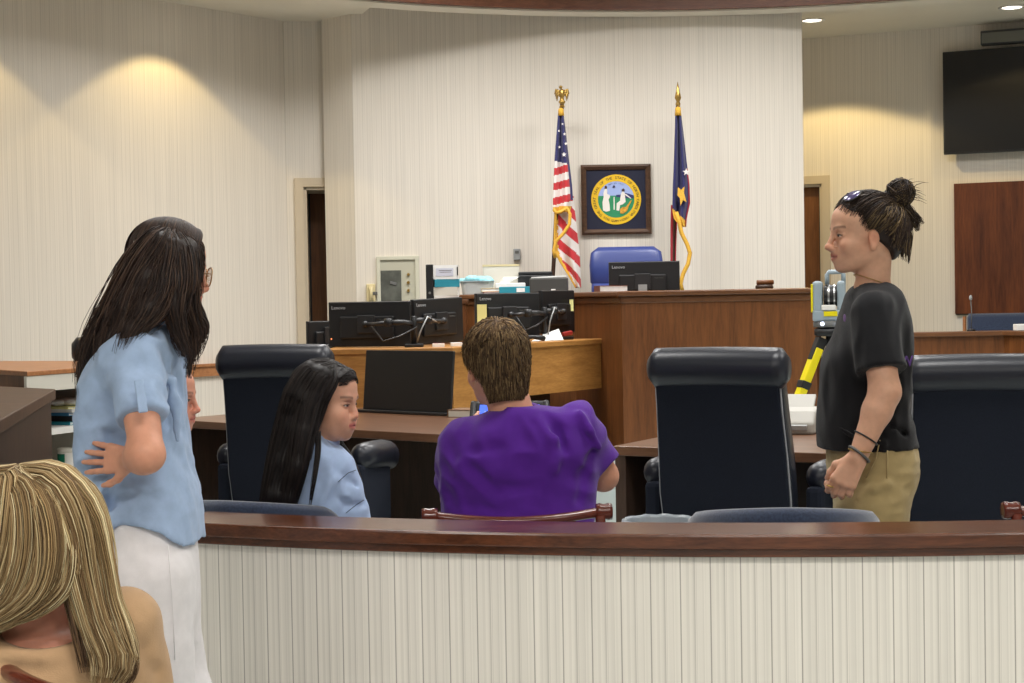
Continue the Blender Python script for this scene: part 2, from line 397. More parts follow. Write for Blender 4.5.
# ------------------------------------------------------------------ lamps in the ceiling
def spot(parent, energy, color, size, blend, loc=(0, 0, -0.06), rot=(0, 0, 0), rad=0.04):
    l = bpy.data.lights.new('spot', 'SPOT'); l.energy = energy; l.color = color; l.spot_size = size; l.spot_blend = blend; l.shadow_soft_size = rad
    o = bpy.data.objects.new('spot_light', l); link(o, parent); o.location = loc; o.rotation_euler = rot; return o
def downlight(x, y, label, energy=P_SPOT, size=R(122), blend=0.14, color=C_SPOT):
    t = thing('ceiling_downlight', label, 'ceiling light', (x, y, ZC), 0, 'recessed ceiling downlights')
    MB().lathe([(0.075, -0.001), (0.105, -0.001), (0.108, -0.008), (0.088, -0.010), (0.075, -0.004), (0.075, -0.001)], n=32, caps=False).build('trim_ring', MT['white'], t, smooth=True)
    MB().lathe([(0.001, -0.0035), (0.074, -0.0035), (0.074, -0.002), (0.001, -0.002)], n=32).build('lamp_face', MT['lamp'], t)
    spot(t, energy, color, size, blend); return t
p = PZ(812, 20, ZC); downlight(p.x, p.y, 'round recessed ceiling light close to the edge of the white wall', 76, R(121))
p = PZ(1012, 7, ZC); downlight(p.x, p.y, 'round recessed ceiling light above the black wall television', 22)
nL = Vector((ld.y, -ld.x))
def left_lamp(px, off, label, e, z=ZC, size=R(105)):
    k = ray(px, 300); k = k.x / k.y; u = (k*lc[1] - lc[0]) / (-(ld.x) + k*ld.y); u = abs(u)
    q = Vector(lc) - ld*u + nL*off
    return downlight(q.x, q.y, label, e, size)
left_lamp(160, 0.47, 'recessed ceiling light washing the middle of the left wall', 32)
left_lamp(-60, 0.47, 'recessed ceiling light washing the near end of the left wall', 33)
def troffer(x, y, z, e, c, label, group):
    t = thing('ceiling_panel_light', label, 'ceiling light', (x, y, z), 0, group)
    MB().box((0, 0, -0.015), (1.24, 0.64, 0.03)).build('housing', MT['white'], t)
    MB().box((0, 0, -0.033), (1.16, 0.56, 0.006)).build('diffuser', MT['white'], t)
    l = bpy.data.lights.new('area', 'AREA'); l.shape = 'RECTANGLE'; l.size = 1.16; l.size_y = 0.56; l.energy = e; l.color = c; l.spread = R(151)
    o = bpy.data.objects.new('panel_light', l); link(o, t); o.location = (0, 0, -0.045); return t
for (x, y) in TROFFERS: troffer(x, y, ZT, P_TROFFER * (1.10 if y > 10 else 0.76), C_TROFFER, 'square white ceiling panel light inside the round ceiling recess', 'panel lights in the round recess')
for (x, y) in GALLERY: troffer(x, y, ZC, P_GALLERY, C_GALLERY, 'white ceiling panel light over the gallery seats', 'panel lights over the gallery')

# ------------------------------------------------------------------ curved rail between the gallery and the well
def arc_strip(mb, R0, R1, z0, z1, a0, a1, n=72, uv=None):
    cx, cy = 1.15, 8.83; secs = []
    for k in range(n + 1):
        a = a0 + (a1 - a0) * k / n; c, s = math.cos(a), math.sin(a)
        secs.append([(cx + r*c, cy + r*s, z) for r, z in ((R0, z0), (R1, z0), (R1, z1), (R0, z1))])
    mb.loft(secs, caps=True)
a0 = math.atan2(4.28 - 8.83, -0.95 - 1.15); a1 = R(-40)
rail = thing('courtroom_rail', 'long curved courtroom rail with wooden cap and striped wallpaper front', 'railing', (0, 0, 0))
mb = MB(); arc_strip(mb, 4.79, 5.005, 0.785, 0.822, a0 - 0.002, a1); cap = mb.build('rail_cap', MT['railwood'], rail, bevel=0.006)
mb = MB(); arc_strip(mb, 4.81, 4.985, 0.763, 0.786, a0, a1); mb.build('cap_molding', MT['railwood'], rail, bevel=0.004)
def rail_panel():
    bm = bmesh.new(); uvl = bm.loops.layers.uv.new('UVMap'); n = 90; cx, cy = 1.15, 8.83; R0, R1 = 4.83, 4.965
    V = []
    for k in range(n + 1):
        a = a0 + (a1 - a0)*k/n; c, s = math.cos(a), math.sin(a)
        V.append([bm.verts.new((cx+r*c, cy+r*s, z)) for r, z in ((R1, 0.0), (R1, 0.765), (R0, 0.765), (R0, 0.0))])
    for k in range(n):
        for i in range(4):
            j = (i+1) % 4
            f = bm.faces.new((V[k][i], V[k+1][i], V[k+1][j], V[k][j]))
            for l in f.loops:
                kk = k if l.vert in V[k] else k+1
                l[uvl].uv = ((a1-a0)*kk/n*R1, l.vert.co.z)
    for k in (0, n):
        f = bm.faces.new(V[k] if k else V[k][::-1])
        for l in f.loops: l[uvl].uv = (l.vert.co.y, l.vert.co.z)
    bmesh.ops.recalc_face_normals(bm, faces=bm.faces)
    me = bpy.data.meshes.new('wallpaper_front'); bm.to_mesh(me); bm.free()
    return mesh_obj('wallpaper_front', me, MT['rail_paper'], rail)
rail_panel()
mb = MB(); arc_strip(mb, 4.96, 4.98, 0.0, 0.10, a0, a1); mb.build('rail_base', MT['darkwood'], rail)

# ------------------------------------------------------------------ judge's bench, clerk's desk, witness box
HB = 1.445
bc = (XZ(622, 10.4), 10.4); br = (XZ(815, 10.35), 10.3); bl = (XZ(575, 11.4), 11.4); bw = (XZ(461, 11.6), 11.6)
bench = thing('judge_bench', 'tall dark wooden judge bench with plain front panel and left wing', 'judge bench')
poly = [bc, br, (br[0], 10.72), (bc[0]+0.28, 10.76), (bl[0]+0.30, 11.95), (bw[0], 12.0), bw, bl]
def offset_poly(p, d):
    n = len(p); out = []
    ar = sum(p[i][0]*p[(i+1)%n][1]-p[(i+1)%n][0]*p[i][1] for i in range(n))
    for i in range(n):
        a, b, c = Vector(p[i-1]), Vector(p[i]), Vector(p[(i+1)%n])
        e1, e2 = (b-a).normalized(), (c-b).normalized(); s = 1 if ar > 0 else -1
        n1, n2 = Vector((e1.y, -e1.x))*s, Vector((e2.y, -e2.x))*s
        m = (n1+n2); m = m / max(0.3, m.dot(n1)); out.append(tuple(b + m*d))
    return out
MB().prism(poly, 0, HB-0.075).build('panels', MT['bench'], bench)
MB().prism(offset_poly(poly, 0.012), HB-0.08, HB-0.035).build('molding', MT['benchtop'], bench, bevel=0.008)
MB().prism(offset_poly(poly, 0.035), HB-0.035, HB).build('bench_top', MT['benchtop'], bench, bevel=0.008)
MB().prism([(bc[0]+0.27, 10.74), (br[0], 10.70), (br[0], 11.2), (bc[0]+0.2, 11.2)], 1.17, 1.20).build('worktop', MT['benchtop'], bench)
# raised floor behind the bench
structure(MB().prism([(bc[0]+.3, 11.1), (br[0], 11.05), (br[0], 12.58), (bw[0], 12.58), (bw[0], 12.05), (bl[0]+.4, 12.0)], 0, 0.45).build('floor_platform', MT['carpet']))

ZD = 1.128
c0, c1, c2 = (XZ(325, 9.45), 9.45), (XZ(452, 9.4), 9.4), (XZ(604, 10.85), 10.85)
cm = (XZ(471, 9.6), 9.6)
desk = thing('clerk_desk', 'light oak clerk desk with angled fascia in front of four monitors', 'desk')
d2 = (Vector(c2) - Vector(c1)).normalized(); n2 = Vector((-d2.y, d2.x))
back = [tuple(Vector(c2) + n2*0.62), (c1[0] - 0.12, c1[1] + 0.62), (c0[0], c0[1] + 0.62)]
MB().prism([c0, c1, c2] + back, ZD-0.035, ZD).build('desk_top', MT['desk'], desk, bevel=0.006)
def inset(a, b, off, th):
    d = (Vector(b)-Vector(a)).normalized(); n = Vector((-d.y, d.x)); a, b = Vector(a)+n*off, Vector(b)+n*off
    return [tuple(a), tuple(b), tuple(b+n*th), tuple(a+n*th)]
MB().prism(inset(c0, c1, 0.012, 0.04), 0, ZD-0.035).prism(inset(c1, cm, 0.012, 0.04), 0, ZD-0.035).build('front_panel', MT['desk'], desk)
MB().prism(inset(cm, c2, 0.012, 0.04), ZD-0.335, ZD-0.035).build('fascia', MT['desk'], desk)
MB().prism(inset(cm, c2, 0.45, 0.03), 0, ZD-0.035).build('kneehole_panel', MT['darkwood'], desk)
MB().box((c0[0]+0.02, c0[1]+0.33, (ZD-.035)/2), (0.04, 0.6, ZD-.035)).build('end_panel', MT['desk'], desk)

wb = thing('witness_box', 'low brown wooden witness stand front against the right wall', 'witness stand')
w0 = PY(880, 331, 11.6); w1 = PY(1004, 331, 11.6); w2 = PY(1060, 327, 11.1)
ww = [(w0.x, 11.6), (w1.x, 11.6), (w2.x, 11.1)]
zt = PY(960, 331.5, 11.6).z
wp = ww + [(w2.x, 11.2), (w1.x + 0.03, 11.7), (w0.x, 11.7)]
MB().prism(wp, 0, zt-0.03).build('panels', MT['bench'], wb)
MB().prism(offset_poly(wp, 0.03), zt-0.035, zt).build('top_rail', MT['benchtop'], wb, bevel=0.006)

# ------------------------------------------------------------------ counsel tables
def counsel_table(name, A, B, depth, h, label, left_ext=0.0, right_ext=0.0, skew=0.0):
    d = (Vector((B.x, B.y)) - Vector((A.x, A.y))); L = d.length; d.normalize(); L += left_ext + right_ext
    o = thing(name, label, 'table', (A.x - d.x*left_ext, A.y - d.y*left_ext, 0), math.atan2(d.y, d.x), 'dark laminate counsel tables')
    MB().prism([(0, 0), (L, 0), (L-skew, depth), (0, depth)], h-0.04, h).build('tabletop', MT['walnut'], o, bevel=0.003)
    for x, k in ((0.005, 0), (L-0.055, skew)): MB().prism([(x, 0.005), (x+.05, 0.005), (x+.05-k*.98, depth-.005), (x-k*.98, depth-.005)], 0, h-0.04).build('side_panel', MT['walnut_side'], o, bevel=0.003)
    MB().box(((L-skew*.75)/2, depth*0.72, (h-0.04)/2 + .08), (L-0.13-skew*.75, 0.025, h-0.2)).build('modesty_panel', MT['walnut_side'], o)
    return o
TL_A, TL_B = PZ(195, 421, 0.78), PZ(470, 436, 0.78)
counsel_table('counsel_table', TL_A, TL_B, 1.2, 0.78, 'dark laminate counsel table on the left holding a black display panel', 0.25, -0.02, 0.62)
TR_A, TR_B = PZ(613, 446, 0.78), PZ(831, 453.5, 0.78)
counsel_table('counsel_table', TR_A, TR_B, 0.95, 0.78, 'dark laminate counsel table on the right holding a white scanner', 0, 0.08)

# ------------------------------------------------------------------ chairs
def exec_chair(loc, rz, label, grp='high backed black office chairs'):
    o = thing('office_chair', label, 'chair', loc, rz, grp)
    # back: loft of rounded rectangles, leaning back (chair faces local +Y)
    secs = []
    prof = [(0.44, -0.17, 0.50, 0.10), (0.52, -0.20, 0.535, 0.12), (0.66, -0.225, 0.545, 0.13), (0.82, -0.25, 0.535, 0.13), (0.98, -0.285, 0.52, 0.125), (1.10, -0.315, 0.515, 0.11), (1.17, -0.335, 0.515, 0.09)]
    for z, y, wd, dp in prof: secs.append(rrect(0, y, wd, dp, z, 7, 32))
    MB().loft(secs).build('backrest', MT['leather'], o, smooth=True)
    # cloth rear panel, slightly proud of the back
    secs = []
    for z, y, wd, dp in prof: secs.append(rrect(0, y - dp/2 - 0.002, wd - 0.012, 0.018, z if z < 1.16 else 1.14, 8, 24))
    MB().loft(secs).build('rear_panel', MT['chair_cloth'], o, smooth=True)
    for sx in (-1, 1):
        MB().tube([(sx*(wd/2 - 0.004), y - dp/2 + 0.004, z) for z, y, wd, dp in prof[:-1]], 0.0042, 6).build('piping', MT['piping'], o, smooth=True)
    # rolled head cushion
    secs = []; n = 20
    for k in range(n + 1):
        t = k / n; x = -0.285 + 0.57*t; e = min(1.0, min(t, 1-t) / 0.06); s = 0.55 + 0.45*math.sqrt(max(0, 1-(1-e)**2))
        secs.append([Vector((x, -0.345 + 0.072*s*math.cos(2*math.pi*j/20), 1.148 + 0.078*s*math.sin(2*math.pi*j/20) + 0.004*math.sin(math.pi*t))) for j in range(20)])
    MB().loft(secs).build('head_roll', MT['leather'], o, smooth=True)
    # seat
    MB().loft([rrect(0, 0.05, 0.50, 0.52, 0.385, 5, 32), rrect(0, 0.05, 0.555, 0.56, 0.40, 5, 32), rrect(0, 0.06, 0.56, 0.57, 0.46, 5, 32), rrect(0, 0.06, 0.53, 0.54, 0.495, 4, 32), rrect(0, 0.06, 0.35, 0.36, 0.51, 3, 32)]).build('seat', MT['leather'], o, smooth=True)
    for sx in (-1, 1):
        secs = []
        for y, zc, hw, hh in ((-0.17, 0.715, 0.03, 0.04), (-0.12, 0.72, 0.058, 0.058), (0.0, 0.715, 0.07, 0.064), (0.2, 0.705, 0.072, 0.066), (0.27, 0.695, 0.07, 0.066), (0.31, 0.675, 0.055, 0.055), (0.325, 0.66, 0.02, 0.025)):
            secs.append([Vector((sx*0.345 + hw*math.cos(2*math.pi*j/16), y, zc + hh*math.sin(2*math.pi*j/16))) for j in range(16)])
        MB().loft(secs).build('armrest', MT['leather'], o, smooth=True)
        MB().box((sx*0.338, 0.03, 0.54), (0.07, 0.46, 0.30)).build('arm_panel', MT['chair_cloth'], o, bevel=0.02)
    MB().lathe([(0.03, 0.12), (0.03, 0.24), (0.022, 0.24), (0.022, 0.39)], n=16).build('gas_column', MT['chrome'], o, smooth=True)
    MB().box((0, 0.02, 0.375), (0.28, 0.30, 0.03)).build('seat_plate', MT['black'], o, bevel=0.005)
    for k in range(5):
        a = R(18 + 72*k); c, s = math.cos(a), math.sin(a)
        l = MB().tube([(0.02*c, 0.02*s, 0.13), (0.16*c, 0.16*s, 0.115), (0.30*c, 0.30*s, 0.085)], [0.028, 0.024, 0.018], 8).build('base_leg', MT['black'], o, smooth=True)
        MB().lathe([(0.012, -0.02), (0.03, -0.02), (0.03, 0.02), (0.012, 0.02)], (0.31*c, 0.31*s, 0.031), 14, axis='X').build('caster', MT['black2'], l, smooth=True)
    return o
def at_px(px, Y): return (XZ(px, Y), Y, 0)
cC = exec_chair(at_px(743, 6.28), R(-25), 'high-backed black office chair in the centre in front of the right counsel table')
cL = dup(cC, at_px(300, 7.25), R(-13), 'high-backed black office chair behind the young woman sitting in light blue')
cR = dup(cC, at_px(968, 6.35), R(-8), 'high-backed black office chair largest at the right edge behind the standing woman in black')
dup(cC, at_px(123, 9.75), R(12), 'high-backed black office chair by the left wall, mostly hidden behind the woman in white pants')

cC.scale = (.95, .95, 0.985); cL.scale = (.92, .92, .998)
cR.scale = (1, 1, 0.95)
def barrel_chair(loc, rz, label):
    """low fabric chair with a rounded wrap-around back; faces local +Y"""
    o = thing('upholstered_chair', label, 'chair', loc, rz, 'low slate blue fabric chairs behind the rail')
    def ring(th):
        a = R(-90) + th; t = abs(th) / R(105); rx, ry = 0.235, 0.25
        top = 0.846 - 0.068*t**1.7 - 0.16*max(0, t-0.62)**1.6*4; bot = 0.40
        c, s = math.cos(a), math.sin(a); lean = 0.06
        out = []
        prof = [(-0.026, bot), (0.026, bot), (0.030, bot+.12), (0.030, top-0.045), (0.024, top-0.016), (0.010, top-0.002), (-0.006, top-0.001), (-0.022, top-0.014), (-0.030, top-0.045), (-0.030, bot+.12)]
        for r, z in prof:
            k = 1 + lean*(z-bot)/0.45
            out.append(Vector(((rx*k + r)*c, 0.02 + (ry*k + r)*s - 0.04*(z-bot)*(1-t), z)))
        return out
    secs = [ring(R(-105) + R(210)*k/44) for k in range(45)]
    MB().loft(secs).build('backrest', MT['navy_cloth'], o, smooth=True)
    MB().loft([rrect(0, 0.05, 0.38, 0.42, 0.36, 3, 28), rrect(0, 0.05, 0.42, 0.46, 0.385, 3, 28), rrect(0, 0.06, 0.42, 0.46, 0.43, 3, 28), rrect(0, 0.06, 0.38, 0.42, 0.455, 3, 28)]).build('seat', MT['navy_cloth'], o, smooth=True)
    for sx in (-1, 1):
        for y in (-0.17, 0.26):
            MB().tube([(sx*0.19, y, 0.38), (sx*0.215, y*1.12, 0.0)], [0.022, 0.014], 10).build('leg', MT['darkwood'], o, smooth=True)
    return o
b2 = barrel_chair(at_px(779, 4.43), R(-6), 'low slate blue chair with empty rounded back in front of the woman in black')
dup(b2, at_px(264, 4.78), R(-20), 'low slate blue chair under the young woman with long black hair')
dup(b2, (XZ(146, 5.33), 5.33, 0), R(-86), 'low slate blue chair under the person hidden behind the woman in white pants')

def captain_chair(loc, rz, label):
    """wooden chair with a bowed crest rail and scrolled ends; faces local +Y"""
    o = thing('wooden_chair', label, 'chair', loc, rz, 'red-brown wooden chairs')
    secs = []
    n = 28
    for k in range(n+1):
        t = -1 + 2*k/n; x = 0.232*t; z = 0.800 + 0.012*t*t; y = -0.24 + 0.05*t*t - 0.03
        hh = 0.0125 + 0.002*abs(t); hd = 0.017
        secs.append([Vector((x, y + hd*math.cos(2*math.pi*j/12), z + hh*math.sin(2*math.pi*j/12))) for j in range(12)])
    cr = MB().loft(secs)
    cr.build('crest_rail', MT['cherry'], o, smooth=True)
    for sx in (-1, 1):
        MB().lathe([(0.010, -0.022), (0.022, -0.022), (0.024, -0.012), (0.021, 0), (0.024, 0.012), (0.022, 0.022), (0.010, 0.022)], (sx*0.240, -0.222, 0.812), 18, axis='X').build('scroll_end', MT['cherry'], o, smooth=True)
        MB().tube([(sx*0.215, -0.19, 0.45), (sx*0.235, -0.215, 0.63), (sx*0.228, -0.235, 0.805)], [0.017, 0.016, 0.014], 10).build('back_post', MT['cherry'], o, smooth=True)
        for y, y2 in ((-0.17, -0.2), (0.19, 0.21)):
            MB().tube([(sx*0.19, y, 0.44), (sx*0.215, y2, 0.0)], [0.021, 0.014], 10).build('leg', MT['cherry'], o, smooth=True)
        MB().tube([(sx*0.205, -0.185, 0.17), (sx*0.205, 0.2, 0.17)], 0.010, 8).build('stretcher', MT['cherry'], o, smooth=True)
    for k in range(5):
        x = -0.14 + 0.07*k
        MB().tube([(x*0.95, -0.19, 0.45), (x, -0.215, 0.63), (x*1.08, -0.262 + 0.05*(x/0.255)**2, 0.795)], 0.008, 8).build('spindle', MT['cherry'], o, smooth=True)
    MB().loft([rrect(0, 0.0, 0.42, 0.42, 0.425, 4, 28), rrect(0, 0.0, 0.45, 0.45, 0.437, 4, 28), rrect(0, 0.0, 0.44, 0.44, 0.458, 4, 28)]).build('seat', MT['cherry'], o, smooth=True)
    return o
k1 = captain_chair(at_px(507, 4.60), R(5), 'red-brown wooden chair under the man in the purple t-shirt')
dup(k1, at_px(1064, 4.52), R(3), 'red-brown wooden chair cut off by the right edge behind the rail')
k3 = dup(k1, (XZ(60, 2.50) + .155, 2.721, 0), R(-35), 'red-brown wooden chair under the blond woman in the foreground'); k3.scale = (1, 1, .988)


def judge_chair(loc, rz):
    o = thing('judge_chair', 'royal blue leather judge chair standing behind the bench', 'chair', loc, rz)
    secs = []
    for z, y, wd, dp in ((0.50, -0.18, 0.46, 0.09), (0.62, -0.20, 0.52, 0.12), (0.86, -0.235, 0.535, 0.13), (0.905, -0.24, 0.53, 0.10)):
        secs.append(rrect(0, y, wd, dp, z, 5, 32))
    MB().loft(secs).build('lower_back', MT['blue_leather'], o, smooth=True)
    secs = []
    for z, y, wd, dp in ((0.89, -0.245, 0.50, 0.09), (0.91, -0.25, 0.545, 0.13), (1.02, -0.265, 0.555, 0.14), (1.10, -0.275, 0.53, 0.12), (1.135, -0.28, 0.42, 0.07)):
        secs.append(rrect(0, y, wd, dp, z, 5, 32))
    MB().loft(secs).build('head_cushion', MT['blue_leather'], o, smooth=True)
    MB().loft([rrect(0, 0.03, 0.48, 0.46, 0.40, 5, 32), rrect(0, 0.03, 0.53, 0.52, 0.42, 5, 32), rrect(0, 0.03, 0.53, 0.52, 0.50, 5, 32), rrect(0, 0.03, 0.42, 0.42, 0.525, 4, 32)]).build('seat', MT['blue_leather'], o, smooth=True)
    for sx in (-1, 1): MB().box((sx*0.31, 0.02, 0.66), (0.07, 0.36, 0.05)).box((sx*0.31, -0.1, 0.55), (0.05, 0.05, 0.2)).build('armrest', MT['blue_leather'], o, bevel=0.015)
    MB().lathe([(0.03, 0.06), (0.03, 0.4)], n=14).build('gas_column', MT['black'], o)
    for k in range(5):
        a = R(72*k); MB().tube([(0, 0, 0.09), (0.28*math.cos(a), 0.28*math.sin(a), 0.025)], [0.028, 0.02], 8).build('base_leg', MT['black'], o)
    return o
jc = judge_chair((XZ(630, 11.75), 11.78, 0.45), R(180))
jc.scale = (1, 1, (PY(630, 246, 11.95).z - 0.45) / 1.137)
def side_chair():
    p0 = PY(967, 314, 12.4); p1 = PY(1040, 314, 12.4)
    o = thing('witness_chair', 'slate blue cushioned chair behind the witness stand', 'chair', ((p0.x+p1.x)/2, 12.25, 0), R(172))
    W = p1.x - p0.x; H = p0.z
    MB().loft([rrect(0, -0.2, W*.9, 0.09, 0.5, 4, 28), rrect(0, -0.22, W, 0.1, 0.62, 5, 28), rrect(0, -0.25, W, 0.1, H-0.03, 6, 28), rrect(0, -0.25, W*.95, 0.05, H, 6, 28)]).build('backrest', MT['navy_cloth'], o, smooth=True)
    MB().tube([(-W/2-.015, -0.26, 0.45), (-W/2-.015, -0.27, H-0.02)], 0.014, 8).tube([(W/2+.015, -0.26, 0.45), (W/2+.015, -0.27, H-0.02)], 0.014, 8).build('back_frame', MT['orangewood'], o)
    MB().box((0, 0.05, 0.48), (W*.95, 0.5, 0.09)).build('seat', MT['navy_cloth'], o, bevel=0.03)
    for sx in (-1, 1):
        for y in (-0.2, 0.27): MB().box((sx*W*.42, y, 0.22), (0.04, 0.04, 0.44)).build('leg', MT['orangewood'], o)
side_chair()
# ------------------------------------------------------------------ screens
def monitor(name, l, r, H, label, group=None, led=True, logo=True, lean=0.0, roll=0.0, stand=None):
    """flat monitor seen from behind; l and r are the two top corners in the room (seen left and right)"""
    c = (l + r) / 2; W = (Vector((r.x, r.y)) - Vector((l.x, l.y))).length; rz = math.atan2(r.y - l.y, r.x - l.x)
    o = thing(name, label, 'monitor', (c.x, c.y, c.z - H/2), rz, group)
    o.rotation_euler = (lean, roll, rz)
    MB().loft([[Vector((x, -0.012, z)) for x, z in ((-W/2+.004, -H/2+.004), (W/2-.004, -H/2+.004), (W/2-.004, H/2-.004), (-W/2+.004, H/2-.004))],
               [Vector((x, 0.0, z)) for x, z in ((-W/2, -H/2), (W/2, -H/2), (W/2, H/2), (-W/2, H/2))],
               [Vector((x, 0.018, z)) for x, z in ((-W/2, -H/2), (W/2, -H/2), (W/2, H/2), (-W/2, H/2))]]).build('back_shell', MT['black'], o, bevel=0.003)
    MB().box((0, 0.0185, 0.004), (W-0.02, 0.002, H-0.03)).build('screen', MT['screen_off'], o)
    MB().box((-0.01, -0.022, -0.02), (W*0.66, 0.022, H*0.5)).build('electronics_bulge', MT['black'], o, bevel=0.008)
    MB().box((-0.01, -0.038, 0.0), (0.11, 0.016, 0.11)).build('mount_plate', MT['black2'], o, bevel=0.004)
    if logo:
        text_obj('lettering', 'Lenovo', 0.030, MT['letter'], o, (-W/2 + 0.022, -0.0135, H/2 - 0.036), (R(90), 0, 0), extrude=0.0006)
        text_obj('small_lettering', 'ThinkVision', 0.013, MT['dgrey'], o, (W*0.14, -0.0345, H*0.5*0.5 - 0.045), (R(90), 0, 0), extrude=0.0006)
    if led: MB().ball((-W/2 + 0.018, -0.012, -H/2 + 0.05), 0.004, n=6).build('power_light', MT['orange_led'], o)
    if stand is not None:
        zb = stand - (c.z - H/2)
        MB().box((0, -0.03, (zb - 0.04)/2 - 0.02), (0.07, 0.02, abs(zb) - 0.02)).box((0, 0.0, zb + 0.008), (0.24, 0.18, 0.014)).build('stand', MT['black'], o, bevel=0.004)
    return o
G = 'black monitors on the clerk desk'
mA = monitor('computer_monitor', PY(328.5, 302, 9.78), PY(410.5, 301, 9.66), 0.275, 'black monitor seen from behind at the left of the clerk desk, largest of the four', G)
mB = monitor('computer_monitor', PY(412.5, 299, 9.72), PY(461.5, 297.5, 10.1), 0.28, 'black monitor turned sideways just right of the largest monitor on the clerk desk', G, led=False, roll=R(-1.5))
mC = monitor('computer_monitor', PY(475.5, 293.5, 10.34), PY(538.5, 292.5, 10.62), 0.285, 'black monitor with a tall yellow note on its back above the man in purple', G, led=False)
mD = monitor('computer_monitor', PY(540.5, 291, 10.66), PY(573, 289.5, 11.0), 0.29, 'black monitor turned sideways nearest the judge bench', G, led=False, logo=False)
mE = monitor('computer_monitor', PY(307, 322, 10.0), PY(352, 319.5, 10.2), 0.185, 'small charcoal monitor half hidden behind the left end of the monitor row', G, led=False, logo=False, stand=ZD)
def dual_arm(base, targets, label):
    o = thing('monitor_arm', label, 'monitor arm', base, 0, 'monitor arms on the clerk desk')
    MB().box((0, 0, 0.01), (0.11, 0.11, 0.02)).build('clamp_base', MT['black'], o, bevel=0.004)
    zt = max(t.z for t in targets) - base[2] + 0.03
    MB().lathe([(0.018, 0.02), (0.018, zt), (0.014, zt + 0.005)], n=14).build('pole', MT['black'], o, smooth=True)
    for t in targets:
        v = Vector(t) - Vector(base); mid = Vector((v.x*0.5, v.y*0.5 - 0.10, v.z + 0.01))
        a = MB().tube([(0, 0, v.z), (mid.x*0.4, mid.y*0.7, mid.z), mid], 0.016, 8).tube([mid, (v.x*0.8, v.y*0.8 - 0.07, v.z), v], 0.013, 8).build('arm', MT['black2'], o, smooth=True)
        MB().lathe([(0.024, -0.025), (0.026, 0), (0.024, 0.025)], tuple(mid), 14).build('elbow_joint', MT['black'], a, smooth=True)
        MB().ball(tuple(v), 0.022, n=8).build('swivel', MT['black'], a, smooth=True)
    v = Vector(targets[0]) - Vector(base)
    MB().tube([(v.x*.85, v.y*.85 - .07, v.z - .01), (v.x*.6, v.y*.6 - .13, v.z - .10), (v.x*.25, v.y*.3 - .12, v.z - .07), (0.02, -0.02, v.z-.02)], 0.005, 6).build('cable', MT['black2'], o, smooth=True)
    v = Vector(targets[1]) - Vector(base)
    MB().tube([(v.x*.85, v.y*.85 - .07, v.z - .01), (v.x*.5, v.y*.5 - .16, v.z + .03), (v.x*.25, v.y*.3 - .16, v.z - .06), (0.02, -0.03, 0.03)], 0.005, 6).build('cable', MT['grey'], o, smooth=True)
    return o
def back_of(m, dx=-0.01): return m.matrix_basis @ Vector((dx, -0.055, 0.0))
bpy.context.view_layer.update()
q = PY(414, 345, 9.58); dual_arm((q.x, 9.6, ZD), [back_of(mA), back_of(mB)], 'black two-armed monitor stand between the left pair of monitors')
q = PY(545, 340, 10.55); dual_arm((q.x, 10.55, ZD), [back_of(mC), back_of(mD)], 'black two-armed monitor stand between the right pair of monitors')
def note(name, px0, py0, px1, py1, Y, label, m, rz=0.0):
    a, b = PY(px0, py0, Y), PY(px1, py1, Y); o = MB()
    wv, hv = (b.x-a.x), (a.z-b.z); n = 6
    secs = []
    for k in range(n+1):
        z = hv/2 - hv*k/n; y = -0.006*(k/n)**2
        secs.append([Vector((-wv/2, y, z)), Vector((wv/2, y, z)), Vector((wv/2, y+0.0015, z)), Vector((-wv/2, y+0.0015, z))])
    ob = o.loft(secs).build(name, m); ob.location = ((a.x+b.x)/2, Y, (a.z+b.z)/2); ob.rotation_euler = (0, 0, rz)
    return ob
rC = mC.rotation_euler.z; rD = mD.rotation_euler.z
tag(note('sticky_note', 477, 304.5, 487, 323.5, 10.33, '', MT['sticky']), 'pale yellow note stuck on the back of the monitor above the purple shirt', 'sticky note', 'yellow notes on the monitors')
tag(note('sticky_note', 569.5, 299.5, 573.5, 311, 10.92, '', MT['sticky']), 'narrow yellow note on the edge of the monitor nearest the judge bench', 'sticky note', 'yellow notes on the monitors')

# black flat display standing on the left counsel table
bl_, br_ = PZ(361.5, 411, 0.785), PZ(448.5, 415, 0.785)
dd = thing('flat_display', 'black flat display panel standing on the left counsel table', 'display', ((bl_.x+br_.x)/2, (bl_.y+br_.y)/2, 0.78), math.atan2(br_.y-bl_.y, br_.x-bl_.x))
Wd = (br_ - bl_).length; Hd = 0.335
MB().box((0.01, 0.028, Hd/2 + 0.015), (Wd, 0.02, Hd), rx=R(-6)).build('panel', MT['black'], dd, bevel=0.004)
MB().box((0, 0.05, 0.009), (Wd*1.02, 0.17, 0.016)).build('base', MT['black2'], dd, bevel=0.004)
MB().tube([(-Wd/2+.03, 0.012, 0.02), (Wd/2-.03, 0.012, 0.02)], 0.008, 8).build('hinge', MT['dgrey'], dd)

# judge's monitor
jm = monitor('computer_monitor', PY(608.5, 262, 11.0), PY(679.5, 261, 10.95), 0.275, 'black monitor seen from behind on the judge bench before the blue chair', None, led=False, stand=1.20)
MB().box((-0.01, -0.05, -0.045), (0.06, 0.008, 0.05)).build('port_label', MT['grey'], jm)

